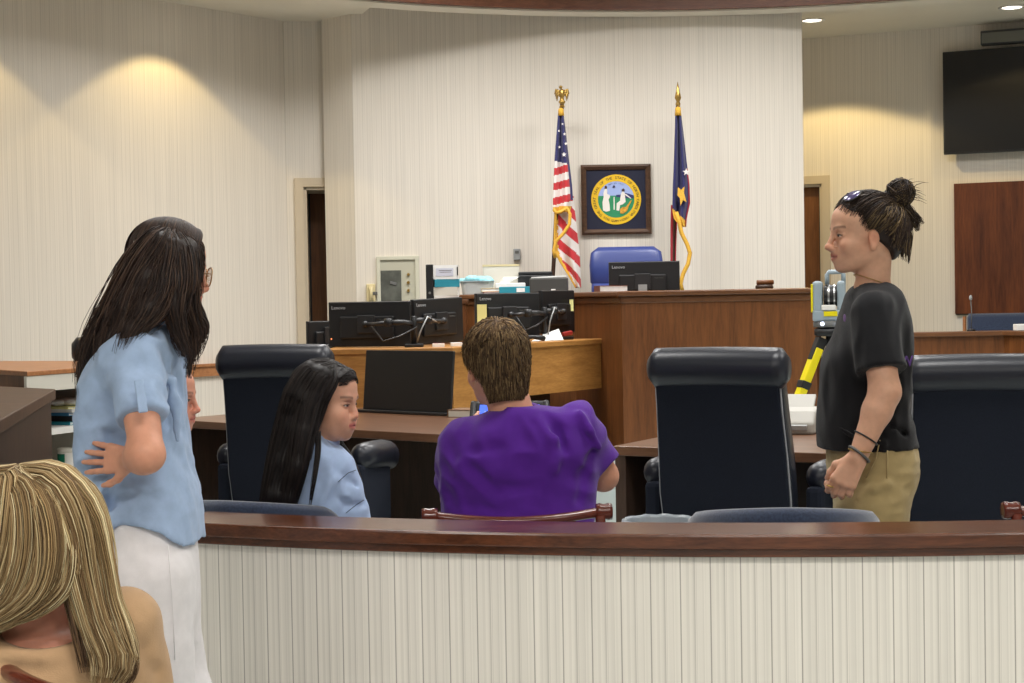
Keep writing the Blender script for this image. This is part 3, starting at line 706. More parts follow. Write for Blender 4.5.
# wall television, video bar, wooden wall panel
def wall_item(px0, py0, py1, width, off, thick, name, label, cat):
    u0 = rw_px(px0, off); p = rw(u0, off); zt = PY(px0, py0, p.y).z; zb = PY(px0, py1, p.y).z
    c = rw(u0 + width/2, off - thick/2)
    o = thing(name, label, cat, (c.x, c.y, (zt+zb)/2), RA); return o, width, zt - zb
tv, W_, H_ = wall_item(945, 52, 154.6, 1.35, 0.13, 0.06, 'television', 'large black television mounted on the right wall', 'television')
MB().box((0, 0, 0), (W_, 0.05, H_)).build('housing', MT['black'], tv, bevel=0.006)
MB().box((0, -0.026, 0), (W_-0.03, 0.004, H_-0.03)).build('screen', MT['screen_off'], tv)
MB().box((0, 0.06, 0), (0.5, 0.08, 0.4)).build('wall_mount', MT['black2'], tv)
vb, W_, H_ = wall_item(983, 31, 45, 0.95, 0.2, 0.1, 'video_bar', 'grey mesh fronted bar on the wall above the black television', 'video bar')
MB().box((0, 0.0, 0), (W_, 0.10, H_)).build('housing', MT['black2'], vb, bevel=0.006)
MB().box((0, -0.051, -0.004), (W_-0.02, 0.006, H_-0.03)).build('grille', mat('grey_mesh', srgb(104, 104, 96), 0.7, bump=0.6, bscale=900), vb)
MB().box((0, 0.07, 0), (0.3, 0.05, 0.05)).build('bracket', MT['black'], vb)
wpn, W_, H_ = wall_item(955, 183.7, 313.8, 1.6, 0.05, 0.05, 'wall_panel_board', 'tall reddish brown wooden panel on the right wall below the television', 'wood panel')
MB().box((0, 0, 0), (W_, 0.05, H_)).build('veneer_board', MT['panel'], wpn, bevel=0.002)
MB().box((0, 0.012, -H_/2-0.004), (W_, 0.02, 0.012)).build('bottom_edge', MT['darkwood'], wpn)

# microphone and white box on the witness stand
mp_ = PY(972, 329, 11.62)
mic = thing('gooseneck_microphone', 'thin gooseneck microphone standing on the witness stand', 'microphone', (mp_.x, 11.64, zt))
hh = PY(971, 296, 11.64).z - zt
MB().lathe([(0.03, 0), (0.032, 0.01), (0.012, 0.018)], n=16).build('base', MT['black'], mic, smooth=True)
MB().tube([(0, 0, 0.015), (0.004, 0, hh*.5), (-0.004, -0.01, hh*.93)], 0.004, 8).build('gooseneck', MT['dgrey'], mic, smooth=True)
MB().ball((-0.006, -0.014, hh*.95), (0.012, 0.012, 0.02), n=8).build('capsule', MT['grey'], mic, smooth=True)
q = PY(1022, 328, 11.5)
nb = thing('tissue_box', 'small white box on the witness stand at the right edge', 'box', (q.x + 0.03, 11.55, zt))
MB().box((0, 0, 0.024), (0.13, 0.09, 0.046)).build('carton', MT['paperw'], nb, bevel=0.004); MB().box((0, 0, 0.048), (0.07, 0.03, 0.004)).build('opening', MT['grey'], nb)

# ------------------------------------------------------------------ things on the back wall
YB = YW - 0.001
def on_wall(px, py, off=0.0): return PY(px, py, YW - off)
ep0, ep1 = on_wall(376.5, 256.5), on_wall(420, 312)
ep = thing('electrical_panel', 'recessed beige metal panel box with glass door on the white wall', 'wall panel', ((ep0.x+ep1.x)/2, YW, (ep0.z+ep1.z)/2))
w_, h_ = ep1.x-ep0.x, ep0.z-ep1.z
f = MB(); b_ = 0.03
f.box((-w_/2+b_/2, -0.012, 0), (b_, 0.026, h_)).box((w_/2-b_/2, -0.012, 0), (b_, 0.026, h_)).box((0, -0.012, h_/2-b_/2), (w_-2*b_, 0.026, b_)).box((0, -0.012, -h_/2+b_/2), (w_-2*b_, 0.026, b_))
f.build('box_frame', mat('beige_metal', srgb(206, 204, 186), 0.5), ep, bevel=0.003)
MB().box((0, -0.006, 0), (w_-2*b_, 0.006, h_-2*b_)).build('back_plate', mat('beige_metal_back', srgb(188, 186, 168), 0.5), ep)
gx0, gx1 = on_wall(380.5, 285).x - (ep0.x+ep1.x)/2, on_wall(401.5, 285).x - (ep0.x+ep1.x)/2
gz = on_wall(390, 270.5).z - (ep0.z+ep1.z)/2
MB().box(((gx0+gx1)/2, -0.012, (gz-h_/2+b_)/2), (gx1-gx0, 0.01, gz+h_/2-b_)).build('glass_door', mat('smoked_glass', srgb(92, 94, 88), 0.12, spec=0.7, noise=0.4, nscale=9), ep)
MB().box(((gx0+gx1)/2+.02, -0.02, gz-0.1), (0.05, 0.012, 0.02), ry=R(15)).build('latch', MT['chrome'], ep)
for y in (274.5, 282.5, 290.5):
    k = on_wall(408.5, y); MB().lathe([(0.002, -0.022), (0.011, -0.022), (0.012, -0.01), (0.012, 0.0)][::-1], (k.x-(ep0.x+ep1.x)/2, -0.006, k.z-(ep0.z+ep1.z)/2), 12, axis='Y').build('knob', MT['gold'], ep)
p0, p1 = on_wall(365.5, 284), on_wall(377, 303)
ph = thing('wall_phone', 'cream wall intercom unit beside the recessed metal panel', 'intercom', ((p0.x+p1.x)/2, YW, (p0.z+p1.z)/2))
w_, h_ = p1.x-p0.x, p0.z-p1.z
MB().box((0, -0.018, 0), (w_*.8, 0.036, h_)).build('housing', MT['cream'], ph, bevel=0.006)
MB().tube([(w_*.05, -0.05, h_*.38), (w_*.05, -0.065, 0), (w_*.05, -0.05, -h_*.38)], [0.018, 0.012, 0.018], 10).build('handset', MT['cream'], ph, smooth=True)
MB().box((w_*.38, -0.03, 0.0), (0.035, 0.02, 0.025)).build('hook', MT['dgrey'], ph, bevel=0.003)
p0, p1 = on_wall(513.3, 249), on_wall(520.5, 260)
th = thing('thermostat', 'small grey thermostat on the white wall left of the striped flag', 'thermostat', ((p0.x+p1.x)/2, YW, (p0.z+p1.z)/2))
w_, h_ = p1.x-p0.x, p0.z-p1.z
MB().box((0, -0.02, 0), (w_, 0.04, h_)).build('housing', MT['grey'], th, bevel=0.004); MB().box((0, -0.042, h_*.2), (w_*.55, 0.004, h_*.25)).build('dial', MT['dgrey'], th)

# framed seal
sc_ = on_wall(616, 199.6); FS = 0.548
se = thing('framed_seal', 'square dark-framed round state seal in yellow, blue and green on the white wall', 'framed seal', (sc_.x, YW, sc_.z))
f = MB()
for a in range(4):
    m_ = Matrix.Rotation(R(90*a), 4, 'Y'); bw_ = 0.042
    def q_(x, y, z): return m_ @ Vector((x, y, z))
    o1, i1 = FS/2, FS/2 - bw_
    secs = []
    for (sx) in (-1, 1):
        secs.append([q_(sx*o1, 0, o1), q_(sx*o1, -0.03, o1), q_(sx*(o1-bw_*.4), -0.038, o1-bw_*.4), q_(sx*i1, -0.022, i1), q_(sx*i1, 0, i1)])
    f.loft(secs)
f.build('picture_frame', wood('frame_wood', srgb(60, 42, 32), srgb(98, 72, 54), 0.35), se)
MB().box((0, -0.008, 0), (FS-0.07, 0.012, FS-0.07)).build('navy_mat', mat('navy_mat', srgb(27, 30, 52), 0.8), se)
def disc(r0, r1, y, n=72):
    mb = MB(); secs = []
    for k in range(n+1):
        a = 2*math.pi*k/n; c, s = math.cos(a), math.sin(a)
        secs.append([(r1*c, y, r1*s), (r0*c, y, r0*s), (r0*c, y+0.003, r0*s), (r1*c, y+0.003, r1*s)])
    return mb.loft(secs, caps=False)
disc(0.143, 0.196, -0.019).build('gold_ring', mat('seal_gold', srgb(232, 188, 30), 0.5), se)
disc(0.0005, 0.143, -0.0175).build('sky_field', mat('seal_sky', srgb(160, 178, 226), 0.6), se)
def flat(pts, y, th=0.003):
    mb = MB(); mb.loft([[Vector((x, y, z)) for x, z in pts], [Vector((x, y+th, z)) for x, z in pts]]); return mb
def below(zc, rr=0.142, n=40):
    a0_ = math.asin(zc/rr); a0_, a1_ = math.pi - a0_, 2*math.pi + a0_
    return [(rr*math.cos(a0_+(a1_-a0_)*k/n), rr*math.sin(a0_+(a1_-a0_)*k/n)) for k in range(n+1)]
flat(below(0.03), -0.0195).build('green_ground', mat('seal_green', srgb(40, 138, 92), 0.6), se)
flat([(0.0, 0.035), (0.04, 0.038), (0.075, 0.05), (0.137, 0.03), (0.137, 0.005), (0.06, 0.012), (0.0, 0.02)], -0.0215).build('mountains', mat('seal_navy', srgb(48, 50, 104), 0.6), se)
sw = mat('seal_white', srgb(232, 226, 218), 0.6)
flat([(-0.105, -0.085), (-0.108, -0.02), (-0.098, 0.02), (-0.1, 0.05), (-0.088, 0.085), (-0.075, 0.09), (-0.068, 0.07), (-0.07, 0.045), (-0.05, 0.035), (-0.048, 0.02), (-0.06, 0.0), (-0.052, -0.04), (-0.05, -0.088), (-0.08, -0.095)], -0.0225).build('standing_figure', sw, se)
flat([(-0.09, 0.085), (-0.088, 0.105), (-0.078, 0.11), (-0.07, 0.1), (-0.072, 0.085)], -0.024).build('figure_hair', mat('seal_brown', srgb(70, 42, 36), 0.6), se)
flat([(0.0, -0.085), (0.004, -0.03), (0.03, -0.01), (0.034, 0.02), (0.04, 0.05), (0.055, 0.065), (0.068, 0.05), (0.07, 0.02), (0.074, -0.02), (0.05, -0.04), (0.03, -0.045), (0.022, -0.09)], -0.0225).build('seated_figure', sw, se)
flat([(0.044, 0.062), (0.046, 0.08), (0.058, 0.086), (0.068, 0.075), (0.066, 0.06)], -0.024).build('figure_hair', mat('seal_brown2', srgb(70, 42, 36), 0.6), se)
flat([(0.062, 0.045), (0.075, 0.03), (0.115, 0.002), (0.118, 0.008), (0.08, 0.04)], -0.024).build('figure_arm', sw, se)
flat([(0.03, -0.11), (0.03, -0.075), (0.05, -0.06), (0.075, -0.06), (0.118, -0.005), (0.122, -0.012), (0.1, -0.05), (0.085, -0.09), (0.055, -0.112)], -0.024).build('cornucopia', mat('seal_horn', srgb(206, 150, 48), 0.6, noise=0.4, nscale=60), se)
flat([(-0.022, -0.08), (-0.02, 0.02), (-0.012, 0.02), (-0.012, -0.08)], -0.022).build('pole', sw, se)
flat([(-0.028, 0.095), (-0.02, 0.112), (-0.008, 0.108), (-0.006, 0.096), (-0.016, 0.09)], -0.022).build('cap_on_pole', mat('seal_cap', srgb(60, 56, 90), 0.6), se)
def ring_text(body, r, a_mid, span, size, name, inward=False, m=None):
    V, F = [], []
    n = len(body)
    for i, ch in enumerate(body):
        if ch == ' ': continue
        t = (i / (n-1) - 0.5); a = a_mid - t*span if not inward else a_mid + t*span
        me = text_mesh(ch, size, extrude=0.0005, align='CENTER')
        rot = a - math.pi/2 if not inward else a + math.pi/2
        c, s = math.cos(rot), math.sin(rot); b0 = len(V)
        for v in me.vertices:
            x, z = v.co.x*c - v.co.y*s + r*math.cos(a), v.co.x*s + v.co.y*c + r*math.sin(a)
            V.append((x, -0.0205 - v.co.z, z))
        F += [tuple(b0 + k for k in p.vertices) for p in me.polygons]
        bpy.data.meshes.remove(me)
    me = bpy.data.meshes.new(name); me.from_pydata(V, [], F); return mesh_obj(name, me, m, se)
seal_ink = mat('seal_ink', srgb(70, 54, 40), 0.6)
ring_text('THE GREAT SEAL OF THE STATE OF NORTH CAROLINA', 0.1695, R(90), R(272), 0.030, 'ring_lettering', m=seal_ink)
ring_text('ESSE QUAM VIDERI', 0.1695, R(270), R(68), 0.024, 'motto_lettering', True, m=seal_ink)
ring_text('MAY 20 1775', 0.127, R(90), R(50), 0.015, 'date_lettering', m=mat('seal_ink2', srgb(60, 60, 110), 0.6))

# ------------------------------------------------------------------ flags on poles
def cloth(rows, Y0, amp, waves, mats, matf, name, parent, org, nu=22, nv=80, phase=0.0, th=0.004):
    ys = [r[0] for r in rows]; V, F, MI = [], [], []
    for j in range(nv+1):
        y = ys[0] + (ys[-1]-ys[0])*j/nv
        xl = float(np.interp(y, ys, [r[1] for r in rows])); xr = float(np.interp(y, ys, [r[2] for r in rows]))
        for i in range(nu+1):
            u = i/nu; x = xl + (xr-xl)*u
            d = amp*math.sin(2*math.pi*waves*u + phase + 0.012*(y-ys[0])) * min(1, 0.3 + (y-ys[0])/40)
            # stripes sag towards the free edge
            p = PY(x, y, Y0 - d); V.append(tuple(p - org))
    for j in range(nv):
        for i in range(nu):
            F.append((j*(nu+1)+i, (j+1)*(nu+1)+i, (j+1)*(nu+1)+i+1, j*(nu+1)+i+1))
            y = ys[0] + (ys[-1]-ys[0])*(j+0.5)/nv; MI.append(matf((i+0.5)/nu, y))
    me = bpy.data.meshes.new(name); me.from_pydata(V, [], F)
    o = mesh_obj(name, me, mats, parent, smooth=True, solid=th); me.polygons.foreach_set('material_index', MI); return o
def pole_on(o, top_px, bot_px, Y, zb, org, m, r=0.016):
    t_ = PY(*top_px, Y); b_ = PY(*bot_px, Y); d = (t_ - b_).normalized(); base = b_ + d * ((zb - b_.z)/d.z)
    MB().tube([base - org, t_ - org], r, 12).build('flag_pole', m, o, smooth=True)
    MB().lathe([(0.02, 0), (0.16, 0), (0.165, 0.012), (0.12, 0.03), (0.04, 0.05), (0.03, 0.09)], tuple(base - org), 24).build('floor_stand', MT['gold'], o, smooth=True)
    return t_ - org
fabric = lambda n, c: mat(n, c, 0.75, sheen=0.2, bump=0.1, bscale=300)
fnavy, fred, fwhite = fabric('flag_navy', srgb(44, 44, 98)), fabric('flag_red', srgb(196, 44, 52)), fabric('flag_white', srgb(230, 224, 220))
YF = 12.22
org = PY(557, 288, YF); org = Vector((org.x, YF, 0.45))
fl = thing('flag', 'draped red and white striped flag with gold fringe on a pole with an eagle', 'flag', org, 0, 'flags behind the judge bench')
tp = pole_on(fl, (562, 104), (552.5, 285), YF + 0.05, 0.45, org, MT['darkwood'])
MB().lathe([(0.01, 0), (0.022, 0.005), (0.014, 0.03), (0.028, 0.045), (0.012, 0.065)], tuple(tp - Vector((0, 0, 0.03))), 16).build('finial_neck', MT['gold'], fl, smooth=True)
eg = MB(); e0 = tp + Vector((0, 0, 0.075))
eg.ball(tuple(e0), (0.020, 0.020, 0.042), n=10).ball(tuple(e0 + Vector((-0.008, -0.01, 0.052))), 0.014, n=8)
eg.tube([e0 + Vector((-0.012, -0.02, 0.052)), e0 + Vector((-0.02, -0.032, 0.046))], [0.006, 0.002], 6)
for sx in (-1, 1):
    for k in range(4):
        eg.tube([e0 + Vector((sx*0.012, 0, 0.02 - 0.012*k)), e0 + Vector((sx*(0.045 - 0.004*k), 0.005, 0.035 - 0.012*k)), e0 + Vector((sx*(0.056 - 0.006*k), 0.006, 0.0 - 0.017*k))], [0.010, 0.010, 0.003], 6)
eg.tube([e0 + Vector((0, 0, -0.03)), e0 + Vector((0, 0.01, -0.07))], [0.016, 0.022], 8)
eg.build('eagle_finial', MT['gold'], fl, smooth=True)
def us_m(u, y):
    if y > 207 - 1.5*u: return 3
    if y < 161 + 3*u: return 0
    if u > 0.86 and y < 200: return 0
    return 2 if int((y + 1.2*u*4 - 161) / 7.4) % 2 == 0 else 1
cloth([(110, 558.5, 563), (135, 556.5, 566), (161, 554.5, 569), (185, 553.5, 572), (200, 553, 573), (212, 553, 570)], YF, 0.028, 1.6, [fnavy, fred, fwhite, MT['fringe']], us_m, 'stars_and_stripes', fl, org, nv=102)
def us_m2(u, y):
    if u < 0.16 + 0.02*math.sin(y): return 3
    return 2 if int((y - 200 - u*24 + 48) / 11.5) % 2 == 0 else 1
cloth([(196, 556, 573.5), (212, 554.5, 575), (226, 554, 576.5), (240, 553.5, 578), (252, 554.5, 579.5), (262, 559.5, 580), (275, 568, 580.5), (288, 575.5, 581)], YF + 0.05, 0.025, 1.4, [fnavy, fred, fwhite, MT['fringe']], us_m2, 'lower_fold', fl, org, nv=90, phase=1.2)
MB().tube([PY(x, y, YF - 0.05) - org for x, y in ((553.5, 209), (556, 212.5), (561, 212), (567, 208), (570, 214), (569.5, 224), (563, 234), (556, 241), (553.5, 251), (555.5, 258))], 0.013, 8).build('gold_fringe', MT['fringe'], fl, smooth=True)
def star(c, r):
    mb = MB(); pts = []
    for k in range(10):
        a = math.pi/2 + k*math.pi/5; q = r if k % 2 == 0 else r*0.4
        pts.append((c.x + q*math.cos(a), c.z + q*math.sin(a)))
    mb.loft([[Vector((x, c.y, z)) for x, z in pts], [Vector((x, c.y+0.004, z)) for x, z in pts]]); return mb
for (x, y, r_) in ((562.5, 124, 0.010), (564.5, 134, 0.013), (566, 143.5, 0.014), (564, 154.5, 0.020), (559.5, 147, 0.011), (559, 131, 0.010)):
    star(PY(x, y, YF - 0.045) - org, r_).build('star', fwhite, fl)
MB().lathe([(0.005, 0), (0.024, 0.0), (0.02, 0.05), (0.004, 0.06)], tuple(PY(561, 113, YF) - org - Vector((0, 0, .02))), 12).build('top_fringe', MT['fringe'], fl, smooth=True)

org2 = PY(674, 288, YF); org2 = Vector((org2.x, YF, 0.45))
f2 = thing('flag', 'draped navy blue flag with gold scroll and white star on a spear-topped pole', 'flag', org2, 0, 'flags behind the judge bench')
tp = pole_on(f2, (678, 104), (672, 285), YF + 0.06, 0.45, org2, MT['darkwood'])
MB().lathe([(0.012, -0.03), (0.02, 0.0), (0.012, 0.02), (0.026, 0.045), (0.018, 0.08), (0.010, 0.12), (0.001, 0.17)], tuple(tp), 14).build('spear_finial', MT['gold'], f2, smooth=True)
fnavy2 = fabric('flag_navy_dark', srgb(36, 36, 92)); fred2 = fabric('flag_crimson', srgb(160, 30, 44))
def nc_m(u, y):
    if u > 0.9 and y > 168: return 1
    if y > 212.5 + 10*u - 4*(1-u): return 2
    return 0
cloth([(110, 675.5, 680.5), (130, 675, 683), (160, 674, 686.5), (185, 673, 689.5), (203, 672.5, 690), (212, 672.5, 688), (219, 674, 686.5), (227, 681, 686)], YF, 0.03, 1.7, [fnavy2, fred2, MT['fringe']], nc_m, 'navy_field', f2, org2, nv=96)
cloth([(205, 671, 677.5), (235, 670.5, 676.5), (270, 670.5, 675.5), (290, 671, 676)], YF + 0.05, 0.02, 1.0, [fred2], lambda u, y: 0, 'red_fold', f2, org2, nu=10, nv=30)
MB().tube([PY(x, y, YF - 0.02) - org2 for x, y in ((676, 212), (679, 221), (681.5, 233), (687, 244), (690, 253), (688, 264), (683, 274), (680.5, 284), (682.5, 291))], 0.016, 8).build('gold_fringe', MT['fringe'], f2, smooth=True)
c_ = [PY(x, y, YF - 0.05) - org2 for x, y in ((678, 187), (681, 190), (684.5, 186.5), (684, 193), (686.5, 202), (683, 200), (680.5, 206), (680, 198), (677.5, 195.5))]
MB().loft([c_, [p + Vector((0, 0.012, 0)) for p in c_]]).build('gold_scroll', MT['fringe'], f2)
star(PY(686.3, 172, YF - 0.045) - org2, 0.03).build('star', fwhite, f2)
MB().lathe([(0.005, 0), (0.026, 0.0), (0.02, 0.06), (0.004, 0.07)], tuple(PY(678, 113, YF) - org2 - Vector((0, 0, .02))), 12).build('top_fringe', MT['fringe'], f2, smooth=True)

# ------------------------------------------------------------------ things on the bench and its wing
def book(name, label, cat, c, size, rz, cover, group=None, pages=None):
    o = thing(name, label, cat, c, rz, group); w_, d_, h_ = size
    cv = MB(); cv.box((0, 0, 0.0015), (w_, d_, 0.003)); cv.box((0, 0, h_-0.0015), (w_, d_, 0.003)); cv.box((-w_/2+0.0015, 0, h_/2), (0.003, d_, h_))
    cv.build('cover', cover, o); MB().box((0.001, 0, h_/2), (w_-0.008, d_-0.008, h_-0.006)).build('pages', pages or MT['paperw'], o); return o
q = PY(611, 291, 10.98); book('law_book', 'thick reddish brown book lying on the judge bench by the monitor', 'book', (q.x, 11.0, HB), (0.20, 0.15, 0.042), R(12), mat('brown_cover', srgb(110, 58, 44), 0.5))
q = PY(765, 286, 10.52)
gv = thing('gavel_block', 'small dark wooden block on the right end of the judge bench', 'gavel block', (q.x, 10.55, HB), R(6))
MB().lathe([(0.055, 0), (0.06, 0.006), (0.058, 0.02), (0.05, 0.026)], n=24).build('sound_block', MT['darkwood'], gv, smooth=True)
MB().tube([(-0.05, -0.01, 0.042), (0.06, 0.0, 0.042)], 0.016, 12).tube([(0.0, 0, 0.042), (0.075, 0.05, 0.036)], 0.006, 8).build('gavel_head', MT['bench'], gv, smooth=True)
HW = HB
def wing(px, Y=11.7): return (XZ(px, Y), Y, HW)
tb = thing('plastic_tub', 'clear plastic tub filled with aqua packaging on the bench wing', 'tub', wing(478, 11.68), R(2))
S_ = 1600/11.68
MB().loft([rrect(0, 0, 0.22, 0.2, 0.0, 6), rrect(0, 0, 0.245, 0.22, 0.09, 6), rrect(0, 0, 0.26, 0.235, 0.092, 6), rrect(0, 0, 0.26, 0.235, 0.098, 6)]).build('tub_body', MT['plastic_clear'], tb, smooth=False)
rnd = random.Random(3); mb = MB()
for k in range(9): mb.ball((rnd.uniform(-.1, .1), rnd.uniform(-.07, .07), rnd.uniform(0.095, 0.115)), (rnd.uniform(.04, .07), rnd.uniform(.03, .05), rnd.uniform(.018, .03)), n=7)
mb.build('aqua_contents', MT['aqua'], tb, smooth=True)
for i, (px, w_, h_, m_, lb, z_) in enumerate([(494, 0.15, 0.018, MT['red'], 'thin red book at the bottom of the small pile on the bench wing', 0.0), (491, 0.14, 0.026, MT['cream'], 'cream pad of paper on top of the thin red book on the bench wing', 0.018)]):
    b = book('pad' if i else 'thin_book', lb, 'pad' if i else 'book', (XZ(px, 11.6), 11.62, HW + z_), (w_, 0.1, h_), R(4), m_)
bk = thing('box_file', 'teal box file lying on the bench wing beside the dark printer', 'box file', wing(517, 11.6))
MB().box((0, 0, .026), (.25, .13, .05)).build('box_body', MT['teal'], bk, bevel=.003)
MB().box((.03, -.066, .026), (.06, .002, .03)).build('paper_label', MT['paperw'], bk)
tx = thing('tissue_box', 'white tissue box with a pulled tissue on the bench wing', 'tissue box', (XZ(511, 11.78), 11.8, HW))
MB().box((0, 0, 0.04), (0.22, 0.12, 0.08)).build('carton', MT['paperw'], tx, bevel=0.004)
mb = MB(); mb.loft([[Vector((x*(1 + .3*k) - .05 + .02*k, y + 0.01*math.sin(k*2), 0.078 + 0.016*k)) for x, y in ((-.03, -.006), (.03, -.012), (.032, .006), (-.03, .01))] for k in range(4)]); mb.build('tissue', MT['paperw'], tx)
fb = thing('flat_carton', 'flat cream carton standing on the bench wing against the white wall', 'carton', (XZ(502, 11.92), 11.92, HW))
hz = PY(502, 265.5, 11.92).z - HW
MB().box((0, 0, hz/2), (0.27, 0.06, hz)).build('carton_body', MT['offwhite'], fb, bevel=0.004); MB().box((0, 0, hz), (0.275, 0.066, 0.014)).build('lid', MT['cream'], fb)
pr = thing('desktop_printer', 'dark grey desktop printer with paper on top at the end of the bench wing', 'printer', (XZ(550, 11.5), 11.62, HW), R(-4))
hz = PY(550, 277.5, 11.5).z - HW
MB().box((0, 0, hz/2), (0.275, 0.2, hz)).build('housing', mat('printer_grey', srgb(66, 66, 64), 0.5), pr, bevel=0.012, seg=3)
MB().box((-0.1, 0, hz/2), (0.05, 0.19, hz*1.02)).build('side_cover', MT['dgrey'], pr, bevel=0.006)
MB().box((0.035, -0.103, 0.014), (0.032, 0.004, 0.03)).build('paper_label', MT['paperw'], pr)
MB().box((0.0, 0.02, hz+0.006), (0.25, 0.12, 0.010), ry=R(-2)).build('top_paper', MT['paperw'], pr)
bb = thing('black_case', 'low black case behind the dark printer on the bench wing', 'case', (XZ(536, 11.88), 11.86, HW))
hz = PY(536, 271.5, 11.86).z - HW
MB().box((0, 0, hz*.42), (0.26, 0.14, hz*.84)).build('case_body', MT['black'], bb, bevel=0.008); MB().box((0, 0, hz*.92), (0.25, 0.13, hz*.14)).build('case_lid', MT['black2'], bb, bevel=0.006)

# credenza with binders behind the monitors
cr_ = thing('credenza', 'dark wooden credenza behind the left pair of monitors', 'cabinet', (XZ(436, 11.15), 11.2, 0))
zc_ = PY(440, 300, 11.1).z
MB().box((0, 0, (zc_-.03)/2), (0.42, 0.42, zc_-.03)).build('cabinet_body', MT['bench'], cr_); MB().box((0, 0, zc_-.015), (0.45, 0.45, 0.03)).build('cabinet_top', MT['benchtop'], cr_, bevel=0.004)
for sx in (-1, 1): MB().box((sx*.1, -.215, .6), (.19, .016, .9)).build('door', MT['bench'], cr_, bevel=0.003)
ub = thing('ring_binder', 'black ring binder standing upright left of the binder stack', 'binder', (XZ(430.8, 11.1), 11.15, zc_))
hz = PY(430, 264.5, 11.05).z - zc_
MB().box((0, 0, hz/2), (0.05, 0.24, hz)).build('cover', MT['black'], ub, bevel=0.004); MB().box((0.004, 0.004, hz/2), (0.036, 0.236, hz-.02)).build('pages', MT['paperw'], ub); MB().lathe([(0.004, -.122), (0.009, -.122), (0.009, -.118)], (0, 0, .05), 10, axis='Y').build('finger_ring', MT['chrome'], ub)
zz = zc_
for i, (ytop, ybot, m_, lb, dx) in enumerate([(295.5, 300, MT['white'], 'white binder at the bottom of the stack behind the monitors', 1), (287, 295.2, MT['offwhite'], 'thick white binder under the teal one in the stack', 0), (279.2, 286.8, MT['teal'], 'teal binder in the middle of the stack behind the monitors', 2), (265, 279, MT['paperw'], 'thickest white binder with a label on top of the stack', 0)]):
    hz = PY(446, ytop, 11.05).z - zz
    o = thing('ring_binder', lb, 'binder', (XZ(446.5 + dx*.5, 11.1), 11.16, zz), R((1, -2, 2, 0)[i]), 'binders stacked on the credenza')
    MB().box((0, -0.11, hz/2), (0.172, 0.006, hz-.001)).box((0, 0, 0.002), (0.172, 0.22, 0.003)).box((0, 0, hz-.003), (0.172, 0.22, 0.003)).build('cover', m_, o)
    MB().box((0, 0, hz/2), (0.165, 0.205, hz-.008)).build('pages', MT['paperw'], o)
    if i == 3:
        MB().box((-.005, -0.114, hz*.5), (0.12, 0.001, hz*.55)).build('spine_label', mat('spine_label', srgb(206, 208, 222), 0.7), o)
        MB().box((0, -.1145, hz*.62), (.09, .001, .004)).box((0, -.1145, hz*.5), (.08, .001, .003)).build('label_lines', MT['dgrey'], o)
        MB().box((0.084, -.112, hz*.55), (.008, .01, hz*.6)).build('spine_edge', MT['black'], o)
    zz += hz

# loose things on the clerk desk
def sheet(name, label, pts, m, th=0.002, cat='paper', group=None):
    c = sum(pts, Vector()) / len(pts); n = (pts[1]-pts[0]).cross(pts[3]-pts[0]).normalized()
    mb = MB(); mb.loft([[p - c for p in pts], [p - c + n*th for p in pts]]); o = mb.build(name, m); o.location = c; return tag(o, label, cat, group)
y1 = 10.35
q0, q1 = PY(531, 341.5, y1), PY(563, 342, y1 + .3)
sheet('loose_paper', 'white sheet of paper leaning up by the monitors on the clerk desk', [Vector((q0.x, q0.y, ZD+.002)), Vector((q1.x, q1.y-.12, ZD+.002)), PY(558.5, 329, y1+.28), PY(545, 334, y1+.2)], MT['paperw'])
kb = thing('telephone_handset', 'black handset lying at the front of the clerk desk by the leaning sheet', 'handset', (XZ(532, 10.2), 10.22, ZD), R(30))
MB().tube([(-.09, 0, .02), (-.06, 0, .028), (0, 0, .034), (.06, 0, .028), (.09, 0, .02)], [.016, .018, .012, .018, .016], 10).build('grip', MT['black'], kb, smooth=True)
ms = thing('stapler', 'small red and black stapler at the right end of the clerk desk', 'stapler', (XZ(567, 10.62), 10.66, ZD), R(50))
MB().box((0, 0, .012), (.11, .03, .02)).build('base', MT['black'], ms, bevel=.004); MB().box((0, 0, .042), (.10, .026, .03), ry=R(-6)).build('top', MT['red'], ms, bevel=.008)
for i, (px, lb) in enumerate([(438, 'small white note pad on the clerk desk under the left monitor stand'), (456, 'folded white card on the clerk desk beside the left monitor pair')]):
    o = thing('note_pad', lb, 'note pad', (XZ(px, 9.55 + .12*i), 9.55 + .12*i, ZD), R(10*i), 'white pads on the clerk desk')
    MB().box((0, 0, .010), (.07, .06, .02)).build('pages', MT['paperw'], o); MB().box((0, .028, .0205), (.07, .006, .003)).build('binding', MT['red'] if i == 0 else MT['grey'], o)

# ------------------------------------------------------------------ things on the counsel tables
q = PZ(468, 417.5, 0.78); book('law_book', 'thick pale-paged book lying on the left counsel table behind the man in purple', 'book', (q.x + .02, q.y + .06, 0.78), (0.22, 0.15, 0.042), R(-25), mat('tan_cover', srgb(120, 88, 60), 0.5), pages=MT['offwhite'])
cpz = PZ(478, 414, 0.78); rnd = random.Random(5)
V = []; n = 7; mb = MB()
for j in range(n+1):
    for i in range(n+1):
        u, v = i/n-.5, j/n-.5; V.append((u*.16, v*.13, .03 + .05*math.exp(-((u-.1)**2+(v+.05)**2)*9) - .02*abs(u)))
mb.add(V, [(j*(n+1)+i, j*(n+1)+i+1, (j+1)*(n+1)+i+1, (j+1)*(n+1)+i) for j in range(n) for i in range(n)])
o = mb.build('crumpled_paper', MT['paperw'], smooth=False, solid=.002); o.location = (cpz.x + .05, cpz.y + .06, 0.803); tag(o, 'crumpled white paper on the book on the left counsel table', 'paper')
